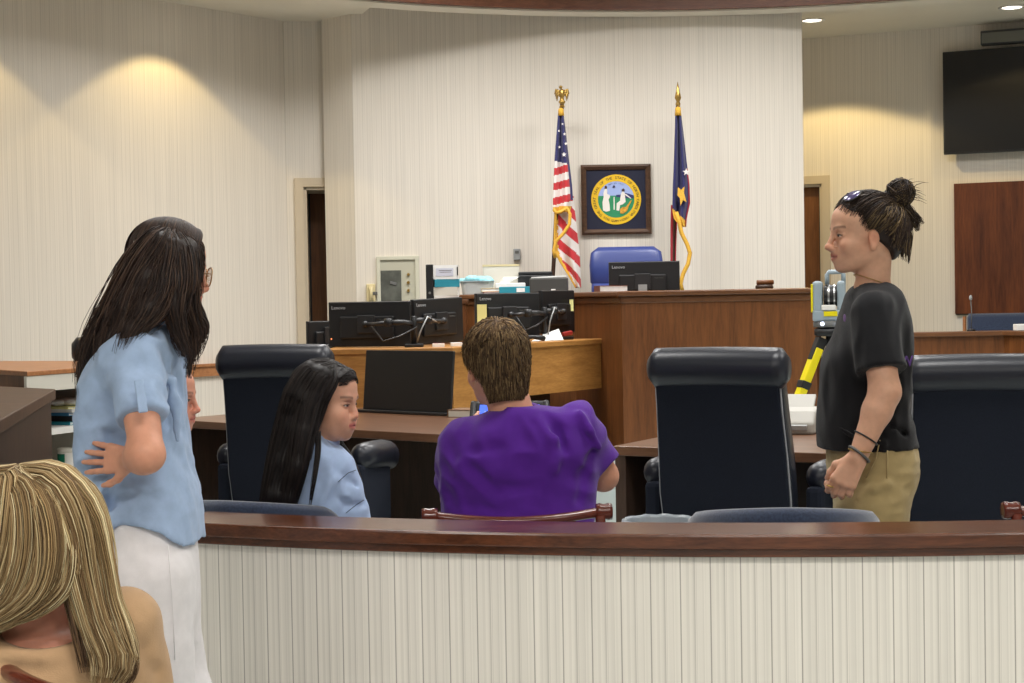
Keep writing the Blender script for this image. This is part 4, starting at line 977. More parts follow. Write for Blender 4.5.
# document scanner on the right table
sp_ = PZ(800, 434, 0.78)
MT['scanner_white'] = mat('scanner_white', srgb(172, 169, 162), .5)
ds = thing('document_scanner', 'white document scanner on the right counsel table beside the tripod', 'scanner', (sp_.x - .05, sp_.y + .10, 0.78), R(-20))
prof = [(-.11, 0), (.11, 0), (.115, .03), (.10, .085), (.05, .115), (-.06, .10), (-.115, .05)]
MB().loft([[Vector((x, y, z)) for y, z in prof] for x in (-.15, .15)]).build('housing', MT['scanner_white'], ds, bevel=.012, seg=3)
MB().loft([[Vector((x, y, z)) for y, z in ((.02, .10), (.04, .095), (.12, .155), (.11, .168))] for x in (-.125, .125)]).build('paper_tray', MT['scanner_white'], ds, bevel=.004)
MB().box((.151, -.03, .05), (.002, .035, .03)).build('blue_label', MT['teal'], ds)
MB().loft([[Vector((x, y, z)) for y, z in ((-.115, .02), (-.122, .02), (-.128, .04), (-.118, .045))] for x in (-.12, .12)]).build('output_slot', MT['grey'], ds)

# laser scanner on a yellow tripod
ax_ = PY(829.5, 327, 9.0)
tr = thing('tripod', 'yellow and black survey tripod standing behind the right counsel table', 'tripod', (ax_.x, 9.0, 0)); za = ax_.z
MB().lathe([(.075, -.05), (.085, -.045), (.085, -.012), (.06, 0), (.03, 0)], (0, 0, za), 20).build('tripod_head', MT['black'], tr, smooth=True)
MB().lathe([(.02, -.30), (.022, -.05)], (0, 0, za), 12).build('center_column', MT['black'], tr)
for k, (dx, dy) in enumerate(((-.52, -.12), (.38, -.34), (.18, .5))):
    top = Vector((dx*.08, dy*.08, za-.05)); ft = Vector((dx, dy, 0.02)); a_ = top.lerp(ft, .06); b_ = top.lerp(ft, .55)
    d_ = (ft-top).normalized(); sd = d_.cross(Vector((0, 0, 1))).normalized(); nn = d_.cross(sd)
    def bar(mb, p, q, w1, w2): mb.loft([[p + sd*sx*w1 + nn*sy*w2 for sx, sy in ((-1,-1),(1,-1),(1,1),(-1,1))], [q + sd*sx*w1*.92 + nn*sy*w2*.92 for sx, sy in ((-1,-1),(1,-1),(1,1),(-1,1))]]); return mb
    lg = bar(MB(), a_, b_, .037, .022).build('leg', MT['yellow'], tr, bevel=.006)
    bar(MB(), top.lerp(ft, .01), top.lerp(ft, .12), .030, .028).build('leg_hinge', MT['black'], lg, bevel=.005)
    bar(MB(), top.lerp(ft, .22), top.lerp(ft, .255), .043, .028).build('leg_clamp', MT['black'], lg, bevel=.005)
    bar(MB(), top.lerp(ft, .5), top.lerp(ft, .58), .043, .028).build('leg_lock', MT['black'], lg, bevel=.005)
    bar(MB(), b_, top.lerp(ft, .97), .020, .013).build('lower_tube', MT['grey'], lg)
    MB().tube([top.lerp(ft, .96), ft], [.022, .008], 8).build('foot', MT['black'], lg)
ls = thing('laser_scanner', 'grey and yellow laser scanner mounted on the yellow tripod', 'laser scanner', (ax_.x, 9.0, za), R(-14))
MB().lathe([(.088, 0.0), (.09, .004), (.09, .03), (.07, .035)], n=28).build('base_plate', MT['dgrey'], ls, smooth=True)
for dx in (-.035, .05): MB().ball((dx, -.088, .02), .011, n=7).build('status_light', MT['led'], ls)
hS = PY(829, 281, 9.0).z - za
MB().box((0, 0, .065), (.18, .13, .065)).build('lower_body', MT['scan_grey'], ls, bevel=.012, seg=3)
MB().box((-.062, 0, .06 + (hS-.06)/2), (.055, .125, hS-.06)).build('left_housing', MT['scan_grey'], ls, bevel=.018, seg=3)
MB().box((.068, 0, .06 + (hS-.06)/2), (.045, .125, hS-.06)).build('right_housing', MT['scan_grey'], ls, bevel=.018, seg=3)
MB().box((-.092, -.01, .06 + (hS-.06)*.52), (.012, .10, (hS-.06)*.8)).build('yellow_side_cover', MT['yellow'], ls, bevel=.005)
MB().lathe([(.01, -.033), (.056, -.033), (.06, -.02), (.06, .038), (.056, .043), (.01, .043)], (.005, 0, .062 + (hS-.06)*.58), 32, axis='X').build('mirror_drum', MT['black'], ls, smooth=False)
MB().lathe([(.061, -.010), (.064, -.010), (.064, .0), (.061, .0)], (.005, 0, .062 + (hS-.06)*.58), 32, axis='X').lathe([(.061, .022), (.064, .022), (.064, .030), (.061, .030)], (.005, 0, .062 + (hS-.06)*.58), 32, axis='X').build('drum_ring', MT['chrome'], ls)
MB().box((.01, -.066, .075), (.075, .006, .028)).build('yellow_badge', MT['yellow'], ls, bevel=.002)
MB().box((.0, -.064, .11), (.08, .02, .03)).build('front_window', MT['white'], ls, bevel=.005)
MB().tube([(-.01, 0, hS-.02), (-.01, 0, hS+.035), (.0, 0, hS+.05), (.07, 0, hS+.05), (.08, 0, hS+.035), (.08, 0, hS-.02)], .013, 10).build('handle', MT['scan_grey'], ls, smooth=True)

pb = thing('storage_bin', 'tall pale plastic bin on the floor beyond the elbow of the man in purple', 'bin', (XZ(601, 8.3), 8.35, 0), R(8))
MB().loft([rrect(0, 0, .22, .26, 0, 6, 28), rrect(0, 0, .25, .29, .54, 6, 28)]).build('bin_body', mat('pale_mint_plastic', srgb(196, 206, 204), .5), pb, smooth=False)
MB().loft([rrect(0, 0, .275, .315, .54, 6, 28), rrect(0, 0, .275, .315, .57, 6, 28), rrect(0, 0, .25, .29, .585, 6, 28)]).build('bin_lid', mat('pale_mint_lid', srgb(210, 216, 214), .5), pb, smooth=False)
# waste bin with liner
bn = thing('waste_bin', 'waste bin with a pale plastic liner beside the central black chair', 'bin', (XZ(657, 5.6), 5.6, 0))
zb_ = PY(655, 519, 5.6).z
MB().lathe([(.10, 0), (.105, .004), (.125, zb_-.05), (.12, zb_-.05), (.10, .01)], n=28).build('bin_body', MT['dgrey'], bn, smooth=True)
rnd = random.Random(2); mb = MB(); secs = []
for (r_, z_) in ((.126, zb_-.16), (.130, zb_-.1), (.135, zb_-.02), (.130, zb_), (.120, zb_-.01), (.112, zb_-.08)):
    secs.append([Vector(((r_ + .004*math.sin(k*2.3))*math.cos(2*math.pi*k/40), (r_ + .004*math.sin(k*2.3))*math.sin(2*math.pi*k/40), z_ + .002*math.sin(k*1.7))) for k in range(40)])
mb.loft(secs, caps=False); mb.build('bag_liner', MT['bagliner'], bn, smooth=True)

# ------------------------------------------------------------------ left side: desk, cabinet, shelf
zl = 1.05
A_, B_, C_ = PZ(55.5, 389, zl), PZ(0, 420, zl), PZ(0, 386.3, zl)
Bx = A_ + (B_-A_)*1.35; Cx = A_ + (C_-A_)*3.0; Dx = Bx + (Cx-A_)
lk = thing('side_desk', 'dark brown desk corner at the left edge beside the blond woman', 'desk', (0, 0, 0))
pl = [(p.x, p.y) for p in (A_, Bx, Dx, Cx)]
MB().prism(offset_poly(pl, -0.02), 0, zl-.045).build('desk_body', MT['darkwood'], lk); MB().prism(pl, zl-.045, zl).build('desk_top', MT['darktop'], lk, bevel=.004)
zk = 1.09
K0, K1, K2 = PZ(-40, 367, zk), PZ(27, 371.5, zk), PZ(104, 366, zk)
kb_ = [(K0.x, K0.y), (K1.x, K1.y), (K2.x, K2.y), (K2.x - .15, K2.y + .80), (K0.x - .1, K0.y + .9)]
ck = thing('low_cabinet', 'orange-brown topped cabinet with pale front by the left wall', 'cabinet', (0, 0, 0))
MB().prism(kb_, zk-.025, zk).build('cabinet_top', MT['orangewood'], ck, bevel=.004)
e_ = Vector((K2.x-K1.x, K2.y-K1.y)).normalized(); n_ = Vector((-e_.y, e_.x)); k1_ = Vector((K1.x, K1.y)) + n_*.004; k2_ = Vector((K2.x, K2.y)) + n_*.004
zf = zk - .105
MB().prism([tuple(k1_), tuple(k2_), tuple(k2_+n_*.016), tuple(k1_+n_*.016)], zf, zk-.025).build('front_fascia', MT['offwhite'], ck)
e0_ = Vector((K0.x-K1.x, K0.y-K1.y)).normalized(); n0_ = Vector((e0_.y, -e0_.x)); kk = Vector((K1.x, K1.y))
MB().prism(offset_poly(kb_, -.022), zf, zk-.025).build('upper_carcass', MT['bench'], ck)
MB().prism([tuple(kk+n0_*.02+e0_*.03), tuple(Vector((K0.x, K0.y))+n0_*.02), tuple(Vector((K0.x, K0.y))+n0_*.05), tuple(kk+n0_*.05+e0_*.03)], 0, zf).build('side_panel', MT['bench'], ck)
# open white shelf below
p52 = k1_ + e_*.02; L_ = (k2_-k1_).length - .03
MB().prism([tuple(p52+n_*.03), tuple(p52+n_*.45), tuple(p52+n_*.45+e_*.02), tuple(p52+n_*.03+e_*.02)], 0, zf).build('shelf_side', MT['offwhite'], ck)
MB().prism([tuple(k2_+n_*.03), tuple(k2_+n_*.45), tuple(k2_+n_*.45-e_*.02), tuple(k2_+n_*.03-e_*.02)], 0, zf).build('shelf_side', MT['offwhite'], ck)
MB().prism([tuple(p52+n_*.43), tuple(k2_+n_*.43), tuple(k2_+n_*.45), tuple(p52+n_*.45)], 0, zf).build('back_panel', mat('shelf_back', srgb(176, 172, 160), 0.7), ck)
Yk = (k1_.y + k2_.y)/2 + .05
zs = [PY(66, 427, Yk).z, PY(66, 479.5, Yk).z]
for z in zs: MB().prism([tuple(p52+n_*.03), tuple(k2_+n_*.03), tuple(k2_+n_*.43), tuple(p52+n_*.43)], z-.03 if z == zs[0] else z-.02, z + (0.0)).build('shelf_board', MT['white'], ck)
def on_shelf(px, d=.15):
    v = ray(px, 400); k = v.x/v.y; b = k1_ + n_*d; u = (k*b.y - b.x)/(e_.x - k*e_.y); return b + e_*u
rz_ = math.atan2(e_.y, e_.x); zz = zs[0]
for i, (h_, m_, lb, w_) in enumerate([(.018, MT['teal'], 'blue folder at the bottom of the pile on the white shelf', .26), (.03, MT['black'], 'black binder in the pile on the white shelf', .24), (.016, mat('blue_cover', srgb(60, 120, 160), .5), 'blue book in the pile on the white shelf', .25), (.02, MT['paperw'], 'stack of white paper in the pile on the white shelf', .24), (.012, MT['sticky'], 'yellow folder on top of the pile on the white shelf', .25)]):
    q = on_shelf(70, .19); book('file_folder', lb, 'folder', (q.x, q.y, zz), (w_, .2, h_), rz_ + R((0, 3, -3, 2, -4)[i]), m_, 'folders piled on the white shelf'); zz += h_
q = on_shelf(68, .18); mb = MB(); rnd = random.Random(8)
for k in range(7): mb.ball((rnd.uniform(-.07, .07), rnd.uniform(-.05, .05), rnd.uniform(.015, .035)), (.05, .04, .02), n=6)
o = mb.build('plastic_bag', MT['paperw'], smooth=True); o.location = (q.x, q.y, zz); tag(o, 'crumpled white plastic bag on top of the folder pile', 'bag')
q = on_shelf(67, .16)
cn = thing('wipes_canister', 'white canister with a green label on the lower white shelf', 'canister', (q.x, q.y, zs[1]))
s_ = 1600/q.y; hc = 28/s_; rc_ = 10.5/s_
MB().lathe([(rc_*.95, 0), (rc_, .005), (rc_, hc*.82), (rc_*.95, hc*.85)], n=28).build('tub', MT['white'], cn, smooth=True)
MB().lathe([(rc_*1.0, hc*.85), (rc_*1.02, hc*.86), (rc_*1.0, hc*.98), (rc_*.8, hc)], n=28).build('lid', MT['offwhite'], cn, smooth=True)
mb = MB(); secs = []
for k in range(19):
    a = R(180 + 5*k - 4); secs.append([Vector((rc_*f_*math.cos(a), rc_*f_*math.sin(a), z_)) for f_, z_ in ((1.004, hc*.08), (1.012, hc*.08), (1.012, hc*.8), (1.004, hc*.8))])
mb.loft(secs); mb.build('green_label', MT['green'], cn)
# ------------------------------------------------------------------ sculpting engine: smooth distance fields turned into one surface
F4 = np.float32
def V3(p): return np.array(p, dtype=np.float64)
def rotm(fwd, up=(0, 0, 1)):
    f = V3(fwd); f /= np.linalg.norm(f); l = np.cross(V3(up), f); l /= np.linalg.norm(l); u = np.cross(f, l)
    return np.stack([f, l, u], 1)          # columns forward, left, up
class SDF:
    def __init__(s): s.ops = []
    def cap(s, a, b, ra, rb=None, k=0.02, sub=False):
        a, b = V3(a), V3(b); rb = ra if rb is None else rb
        lo = np.minimum(a - ra, b - rb); hi = np.maximum(a + ra, b + rb)
        ab = b - a; L2 = max(float(ab @ ab), 1e-9)
        def f(X, Y, Z):
            px, py, pz = X - F4(a[0]), Y - F4(a[1]), Z - F4(a[2])
            t = np.clip((px*F4(ab[0]) + py*F4(ab[1]) + pz*F4(ab[2])) / F4(L2), 0, 1)
            return np.sqrt((px - t*F4(ab[0]))**2 + (py - t*F4(ab[1]))**2 + (pz - t*F4(ab[2]))**2) - (F4(ra) + t*F4(rb - ra))
        s.ops.append((f, lo, hi, k, sub)); return s
    def chain(s, pts, rr, k=0.02, sub=False):
        for i in range(len(pts) - 1): s.cap(pts[i], pts[i+1], rr[i], rr[i+1], k, sub)
        return s
    def ell(s, c, r, Rm=None, k=0.02, sub=False):
        c, r = V3(c), V3(r); Rm = np.eye(3) if Rm is None else Rm
        ext = np.sqrt((Rm**2 @ (r**2))); m = float(r.min())
        def f(X, Y, Z):
            px, py, pz = X - F4(c[0]), Y - F4(c[1]), Z - F4(c[2]); q = []; g = []
            for i in range(3):
                v = (px*F4(Rm[0, i]) + py*F4(Rm[1, i]) + pz*F4(Rm[2, i])) / F4(r[i]); q.append(v*v); g.append((v/F4(r[i]))**2)
            k0 = np.sqrt(q[0] + q[1] + q[2]); k1 = np.sqrt(g[0] + g[1] + g[2])
            return k0 * (k0 - 1) / np.maximum(k1, 1e-6)
        s.ops.append((f, c - ext, c + ext, k, sub)); return s
    def loft(s, rows, k=0.02, e=2.3, rz=0.0, sub=False):
        """rows: (z, cx, cy, rx, ry), any order; elliptical sections along z"""
        rows = sorted(rows); A = np.array(rows, dtype=np.float64); zs = A[:, 0]
        lo = V3(((A[:, 1] - A[:, 3:5].max(1)).min(), (A[:, 2] - A[:, 3:5].max(1)).min(), zs[0])); hi = V3(((A[:, 1] + A[:, 3:5].max(1)).max(), (A[:, 2] + A[:, 3:5].max(1)).max(), zs[-1]))
        def spl(z, col):
            y = A[:, col]; n = len(zs)
            if n < 3: return np.interp(z, zs, y)
            d = np.diff(y)/np.diff(zs); m = np.concatenate([[d[0]], (d[1:] + d[:-1])/2, [d[-1]]])
            i = np.clip(np.searchsorted(zs, z) - 1, 0, n - 2); h = zs[i+1] - zs[i]; t = np.clip((z - zs[i])/h, 0, 1)
            return (2*t**3-3*t**2+1)*y[i] + (t**3-2*t**2+t)*h*m[i] + (-2*t**3+3*t**2)*y[i+1] + (t**3-t**2)*h*m[i+1]
        c, sn = math.cos(rz), math.sin(rz)
        def f(X, Y, Z):
            z1 = Z[0, 0, :].astype(np.float64); cx, cy, rx, ry = [spl(z1, j).astype(F4)[None, None, :] for j in (1, 2, 3, 4)]
            rx = np.maximum(rx, 0.004); ry = np.maximum(ry, 0.004)
            dx, dy = X - cx, Y - cy; u = np.abs(dx*F4(c) + dy*F4(sn))/rx; v = np.abs(-dx*F4(sn) + dy*F4(c))/ry
            q = (u**F4(e) + v**F4(e) + F4(1e-9))**F4(1/e); rr = np.sqrt(u*u+v*v)+F4(1e-6)
            d = (q - 1) * np.minimum(np.maximum((rx*u + ry*v)/(u+v+F4(1e-6)), np.minimum(rx, ry)), np.maximum(rx, ry))
            return np.maximum(d*F4(.9), np.maximum(F4(zs[0]) - Z, Z - F4(zs[-1])))
        s.ops.append((f, lo, hi, k, sub)); return s
    def cut(s, p, n, k=0.006):
        """keep the side the normal points away from"""
        p, n = V3(p), V3(n)/np.linalg.norm(V3(n))
        s.ops.append((lambda X, Y, Z: -((X-F4(p[0]))*F4(n[0]) + (Y-F4(p[1]))*F4(n[1]) + (Z-F4(p[2]))*F4(n[2])), None, None, k, True)); return s
    def cutf(s, fn, k=0.006): s.ops.append((lambda X, Y, Z: -fn(X, Y, Z), None, None, k, True)); return s
    def disp(s, fn): s.ops.append((fn, None, None, 0, 'disp')); return s
    def eval(s, ax):
        nx, ny, nz = map(len, ax); D = np.full((nx, ny, nz), 1.0, F4); ax = [np.asarray(a, F4) for a in ax]
        for f, lo, hi, k, sub in s.ops:
            if lo is None: sl = [slice(None)]*3
            else:
                sl = []
                for i in range(3):
                    m = k + 0.016
                    a, b = np.searchsorted(ax[i], lo[i] - m), np.searchsorted(ax[i], hi[i] + m); sl.append(slice(max(0, a-1), min(len(ax[i]), b+1)))
                if any(q.stop - q.start < 1 for q in sl): continue
            X = ax[0][sl[0]][:, None, None]; Y = ax[1][sl[1]][None, :, None]; Z = ax[2][sl[2]][None, None, :]
            d = D[tuple(sl)]
            if sub == 'disp':
                near = np.abs(d) < 0.05; D[tuple(sl)] = np.where(near, d + f(X, Y, Z), d); continue
            g = f(X, Y, Z)
            if sub:
                g = -g; h = np.clip(0.5 - 0.5*(g - d)*F4(-1)/F4(max(k, 1e-5)), 0, 1) if False else np.maximum(F4(k) - np.abs(d - g), 0)/F4(max(k, 1e-5))
                D[tuple(sl)] = np.maximum(d, g) + h*h*F4(k)*F4(0.25)
            else:
                h = np.maximum(F4(k) - np.abs(d - g), 0)/F4(max(k, 1e-5)); D[tuple(sl)] = np.minimum(d, g) - h*h*F4(k)*F4(0.25)
        D[0] = D[-1] = 1; D[:, 0] = D[:, -1] = 1; D[:, :, 0] = D[:, :, -1] = 1
        return D
    def surf(s, ax, smooth=1):
        D = s.eval(ax); neg = D < 0
        nx, ny, nz = D.shape
        cnt = np.zeros((nx-1, ny-1, nz-1), np.uint8)
        for i in (0, 1):
            for j in (0, 1):
                for k in (0, 1): cnt += neg[i:nx-1+i, j:ny-1+j, k:nz-1+k]
        I, J, K = np.nonzero((cnt > 0) & (cnt < 8)); idx = np.full(cnt.shape, -1, np.int32); idx[I, J, K] = np.arange(len(I))
        acc = np.zeros((len(I), 3)); n = np.zeros(len(I)); axd = [np.asarray(a, np.float64) for a in ax]
        cor = [(i, j, k) for i in (0, 1) for j in (0, 1) for k in (0, 1)]
        for a in range(8):
            for b in range(a+1, 8):
                df = [abs(cor[a][q]-cor[b][q]) for q in range(3)]
                if sum(df) != 1: continue
                da = D[I+cor[a][0], J+cor[a][1], K+cor[a][2]].astype(np.float64); db = D[I+cor[b][0], J+cor[b][1], K+cor[b][2]].astype(np.float64)
                m = (da < 0) != (db < 0); t = np.where(m, da/np.where(m, da-db, 1), 0)
                pa = np.stack([axd[0][I+cor[a][0]], axd[1][J+cor[a][1]], axd[2][K+cor[a][2]]], 1); pb = np.stack([axd[0][I+cor[b][0]], axd[1][J+cor[b][1]], axd[2][K+cor[b][2]]], 1)
                acc += np.where(m[:, None], pa + (pb-pa)*t[:, None], 0); n += m
        P = acc/n[:, None]; quads = []
        for axis in range(3):
            sl0 = [slice(None)]*3; sl1 = [slice(None)]*3; sl0[axis] = slice(0, -1); sl1[axis] = slice(1, None)
            s0, s1 = neg[tuple(sl0)], neg[tuple(sl1)]; E = np.argwhere(s0 != s1); E = E[((E[:, (axis+1) % 3] > 0) & (E[:, (axis+2) % 3] > 0))]
            o1, o2 = np.zeros(3, int), np.zeros(3, int); o1[(axis+1) % 3] = 1; o2[(axis+2) % 3] = 1
            c0, c1, c2, c3 = E, E-o1, E-o1-o2, E-o2
            for c in (c0, c1, c2, c3): np.clip(c, 0, np.array(cnt.shape)-1, out=c)
            q = np.stack([idx[tuple(c.T)] for c in (c0, c1, c2, c3)], 1); fl = s0[tuple(E.T)] if True else None
            q[~fl] = q[~fl][:, ::-1]; quads.append(q)
        Q = np.concatenate(quads); Q = Q[(Q >= 0).all(1)]
        for _ in range(smooth):
            A = np.zeros_like(P); c = np.zeros(len(P))
            for a, b in ((0, 1), (1, 2), (2, 3), (3, 0)):
                np.add.at(A, Q[:, a], P[Q[:, b]]); np.add.at(A, Q[:, b], P[Q[:, a]]); np.add.at(c, Q[:, a], 1); np.add.at(c, Q[:, b], 1)
            P = P*0.5 + 0.5*A/np.maximum(c, 1)[:, None]
        return P, Q
def axis(lo, hi, h, fine=()):
    """grid line positions from lo to hi at step h, finer inside the given (a, b, step) spans"""
    out = [lo]
    while out[-1] < hi:
        x = out[-1]; st = h
        for a, b, f in fine:
            if a - h*0.5 <= x <= b: st = min(st, f)
        out.append(x + st)
    return np.array(out)
def np_mesh(name, P, Q, col=None, org=(0, 0, 0)):
    me = bpy.data.meshes.new(name); P = np.asarray(P) - np.asarray(org)[None, :]; Q = np.asarray(Q)
    nv, nf, w_ = len(P), len(Q), Q.shape[1]
    me.vertices.add(nv); me.vertices.foreach_set('co', P.astype(np.float32).ravel())
    me.loops.add(nf*w_); me.loops.foreach_set('vertex_index', Q.astype(np.int32).ravel())
    me.polygons.add(nf); me.polygons.foreach_set('loop_start', np.arange(0, nf*w_, w_, dtype=np.int32)); me.polygons.foreach_set('loop_total', np.full(nf, w_, dtype=np.int32))
    me.polygons.foreach_set('use_smooth', np.ones(nf, dtype=bool))
    me.update(calc_edges=True); me.validate()
    if col is not None:
        at = me.color_attributes.new('Col', 'FLOAT_COLOR', 'POINT'); at.data.foreach_set('color', np.concatenate([col, np.ones((nv, 1))], 1).astype(np.float32).ravel())
    return me
def noise3(X, Y, Z, s, seed=0):
    """cheap smooth pseudo noise in -1..1"""
    r = np.random.RandomState(seed); out = 0
    for i in range(5):
        a = r.normal(size=3)*s; p = r.uniform(0, 6.28); out = out + np.sin(X*F4(a[0]) + Y*F4(a[1]) + Z*F4(a[2]) + F4(p))
    return out / F4(3.2)
lin = lambda r, g, b: np.array(srgb(r, g, b)[:3])

# ------------------------------------------------------------------ head, hand, hair
class Head:
    def __init__(s, org, fwd, up=(0, 0, 1), sc=(1, 1, 1)):
        s.o, s.R, s.s = V3(org), rotm(fwd, up), V3(sc)
    def w(s, x, y, z): return s.o + s.R @ (V3((x, y, z))*s.s)
    def loc(s, P): return ((P - s.o) @ s.R)/s.s
    def prims(s, S, female=True, nose=1.0, cheek=1.0):
        m = float(s.s.mean()); E = lambda c, r, k=.02, sub=False: S.ell(s.w(*c), V3(r)*s.s, s.R, k*m, sub)
        C = lambda a, b, ra, rb=None, k=.01, sub=False: S.cap(s.w(*a), s.w(*b), ra*m, None if rb is None else rb*m, k*m, sub)
        E((-.012, 0, .045), (.093, .074, .079)); E((.03, 0, .01), (.056, .062, .085), .03); E((.048, 0, .062), (.043, .058, .048), .03)
        E((.035, 0, -.055), (.05, .053, .042), .03)
        C((-.012, .052, -.035), (.06, .026, -.082), .016, .013, .03); C((-.012, -.052, -.035), (.06, -.026, -.082), .016, .013, .03)
        E((.074, 0, -.084), (.018, .021, .017), .018)
        C((.084, -.032, .031), (.084, .032, .031), .009 if female else .012, k=.018)
        for y in (-1, 1):
            E((.060, y*.043, -.020), (.026*cheek, .021*cheek, .024*cheek), .025)
            E((.094, y*.031, .013), (.012, .017, .011), .012, True)
            E((.0765, y*.031, .012), (.0135, .0155, .0125), .004)
            C((.0865, y*.018, .0155), (.078, y*.046, .015), .0035, k=.004)
            E((.092 + .008*nose, y*.011, -.027), (.010, .0075, .0075), .008)
            E((.002, y*.077, -.004), (.0155, .0085, .0285), .007); E((.005, y*.087, -.004), (.009, .0065, .016), .004, True)
            E((.006, y*.078, -.031), (.009, .0065, .009), .008)
            if cheek > 1: E((.052, y*.036, -.048), (.032, .024, .034), .03)
            C((.097 + .008*nose, y*.0065, -.0335), (.1, y*.0065, -.033), .0028, k=.003, sub=True)
        nx = .092 + .016*nose; C((.089, 0, .028), (nx, 0, -.018), .0075, .0085, .012); E((nx + .002, 0, -.022), (.0095, .0095, .0085), .008)
        E((.083, 0, -.053), (.016, .026, .020), .02)
        C((.094, -.012, -.0465), (.097, 0, -.0455), .0052, k=.007); C((.094, .012, -.0465), (.097, 0, -.0455), .0052, k=.007)
        C((.092, -.011, -.0585), (.0955, 0, -.059), .006, k=.007); C((.092, .011, -.0585), (.0955, 0, -.059), .006, k=.007)
        for y in (-1, 1): C((.102, 0, -.0525), (.084, y*.024, -.0515), .0016, .0012, k=.004, sub=True)
    def color(s, P, base, lip=None, brow=None, blush=.12, lash=(.02, .015, .012)):
        L = s.loc(P); x, y, z = L.T; ay = np.abs(y); c = np.tile(base, (len(P), 1))
        def mixin(m, col):
            m = np.clip(m, 0, 1)[:, None]; c[:] = c*(1-m) + np.asarray(col)*m
        near = (np.abs(x) < .14) & (ay < .1) & (np.abs(z) < .14); g = lambda v, w_: np.exp(-(v/w_)**2)
        red = base*np.array([1.0, .62, .55])
        mixin(near*(x > .02)*blush*2.0*(g(ay-.045, .022)*g(z+.02, .025)), red); mixin(near*(x > .095)*.5*g(z+.022, .014)*g(y, .016), red); mixin(near*g(ay-.08, .01)*g(x-.004, .025)*g(z, .035)*.5, red)
        lip = base*np.array([.78, .40, .38]) if lip is None else lip
        w_ = np.clip(1-(ay/.0255)**2, 0, 1); mixin(near*(x > .07)*.9*np.clip(1.3 - np.abs(z+.0525 - .001)/(.0045+.009*w_)*1.0, 0, 1)*(ay < .025), lip)
        mixin(near*(x > .07)*.75*g(z+.0523, .0016)*(ay < .024), lip*.35)
        if brow is not None: mixin(near*(x > .05)*.62*np.clip(1.6-np.abs(z-(.034+.004*np.sin((ay-.015)/.035*2.2)))/.0034, 0, 1)*(ay > .013)*(ay < .053), brow)
        ex = ay-.031; opn = .0037*np.clip(1-(ex/.0155)**2, 0, 1)
        ins = near*(x > .06)*(np.abs(ex) < .0155)
        mixin(ins*(np.abs(z-.0115) < opn), lin(214, 205, 198)); mixin(ins*(np.abs(z-.0115) < opn)*(np.abs(ex-.001) < .006), lin(40, 26, 20))
        mixin(ins*np.clip(1.5-np.abs(z-(.0115+opn))/.0019, 0, 1), np.asarray(lash)); mixin(near*(x > .06)*.35*g(z-.0195, .003)*(np.abs(ex) < .016), base*.6)
        mixin(near*(x > .09)*(g(ay-.0065, .0035)*g(z+.034, .0025))*.8, base*.25)
        return c
def hand(S, wrist, d, dorsal, L=0.18, curl=(.35, .4, .45, .5), spread=.10, side=1, thumb=(.5, .4), k=.006, r=1.0, palm_k=.012):
    """d: direction wrist->knuckles, dorsal: out of the back of the hand; side=+1 puts the thumb on cross(dorsal, d)"""
    w_, d, n = V3(wrist), V3(d)/np.linalg.norm(d), V3(dorsal); n = n - d*(n@d); n /= np.linalg.norm(n); t = np.cross(n, d)*side
    pl = L*.50; us = [u*(.35 + .65*L/.18) for u in (.030, .010, -.010, -.029)]
    for j, u in enumerate(us):
        kn = w_ + d*(pl*(1, 1.03, 1.0, .92)[j]) + t*u; S.cap(w_ + d*.012 + t*u*.55, kn, .0145*r, .0115*r, palm_k)
    ends = []
    for j, u in enumerate(us):
        p = w_ + d*(pl*(1, 1.03, 1.0, .92)[j]) + t*u; a = 0; fl = L*(.47, .53, .49, .38)[j]
        sp = spread*(1.2, .35, -.45, -1.3)[j]; dd = d*math.cos(sp) + t*math.sin(sp)
        for i, (f, c) in enumerate(((.45, .75), (.30, 1.0), (.25, .8))):
            a += curl[j]*c*1.25 if i else curl[j]*c; q = p + (dd*math.cos(a) - n*math.sin(a))*fl*f
            S.cap(p, q, (.0095, .0085, .0078)[i]*r, (.0085, .0078, .0066)[i]*r, k); p = q
        ends.append(p)
    p = w_ + d*.020 + t*.020 - n*.004; dirs = (d*math.cos(.75) + t*math.sin(.75)*1.0 - n*thumb[1]*.5, d*math.cos(thumb[0]*.6) + t*math.sin(thumb[0]*.6) - n*thumb[1]*.6, d*math.cos(thumb[0]*.3) + t*math.sin(thumb[0]*.3) - n*thumb[1]*.8)
    for i, f in enumerate((.24, .18, .15)):
        q = p + dirs[i]/np.linalg.norm(dirs[i])*L*f; S.cap(p, q, (.0145, .0105, .0092)[i]*r, (.0105, .0092, .0072)[i]*r, k+.004); p = q
    return ends
def spline(pts, n):
    P = np.array([V3(p) for p in pts]); m = len(P); t = np.linspace(0, m-1, n); i = np.clip(t.astype(int), 0, m-2); f = (t-i)[:, None]
    T = np.gradient(P, axis=0); a, b, ta, tb = P[i], P[i+1], T[i], T[i+1]
    return (2*f**3-3*f**2+1)*a + (f**3-2*f**2+f)*ta + (-2*f**3+3*f**2)*b + (f**3-f**2)*tb
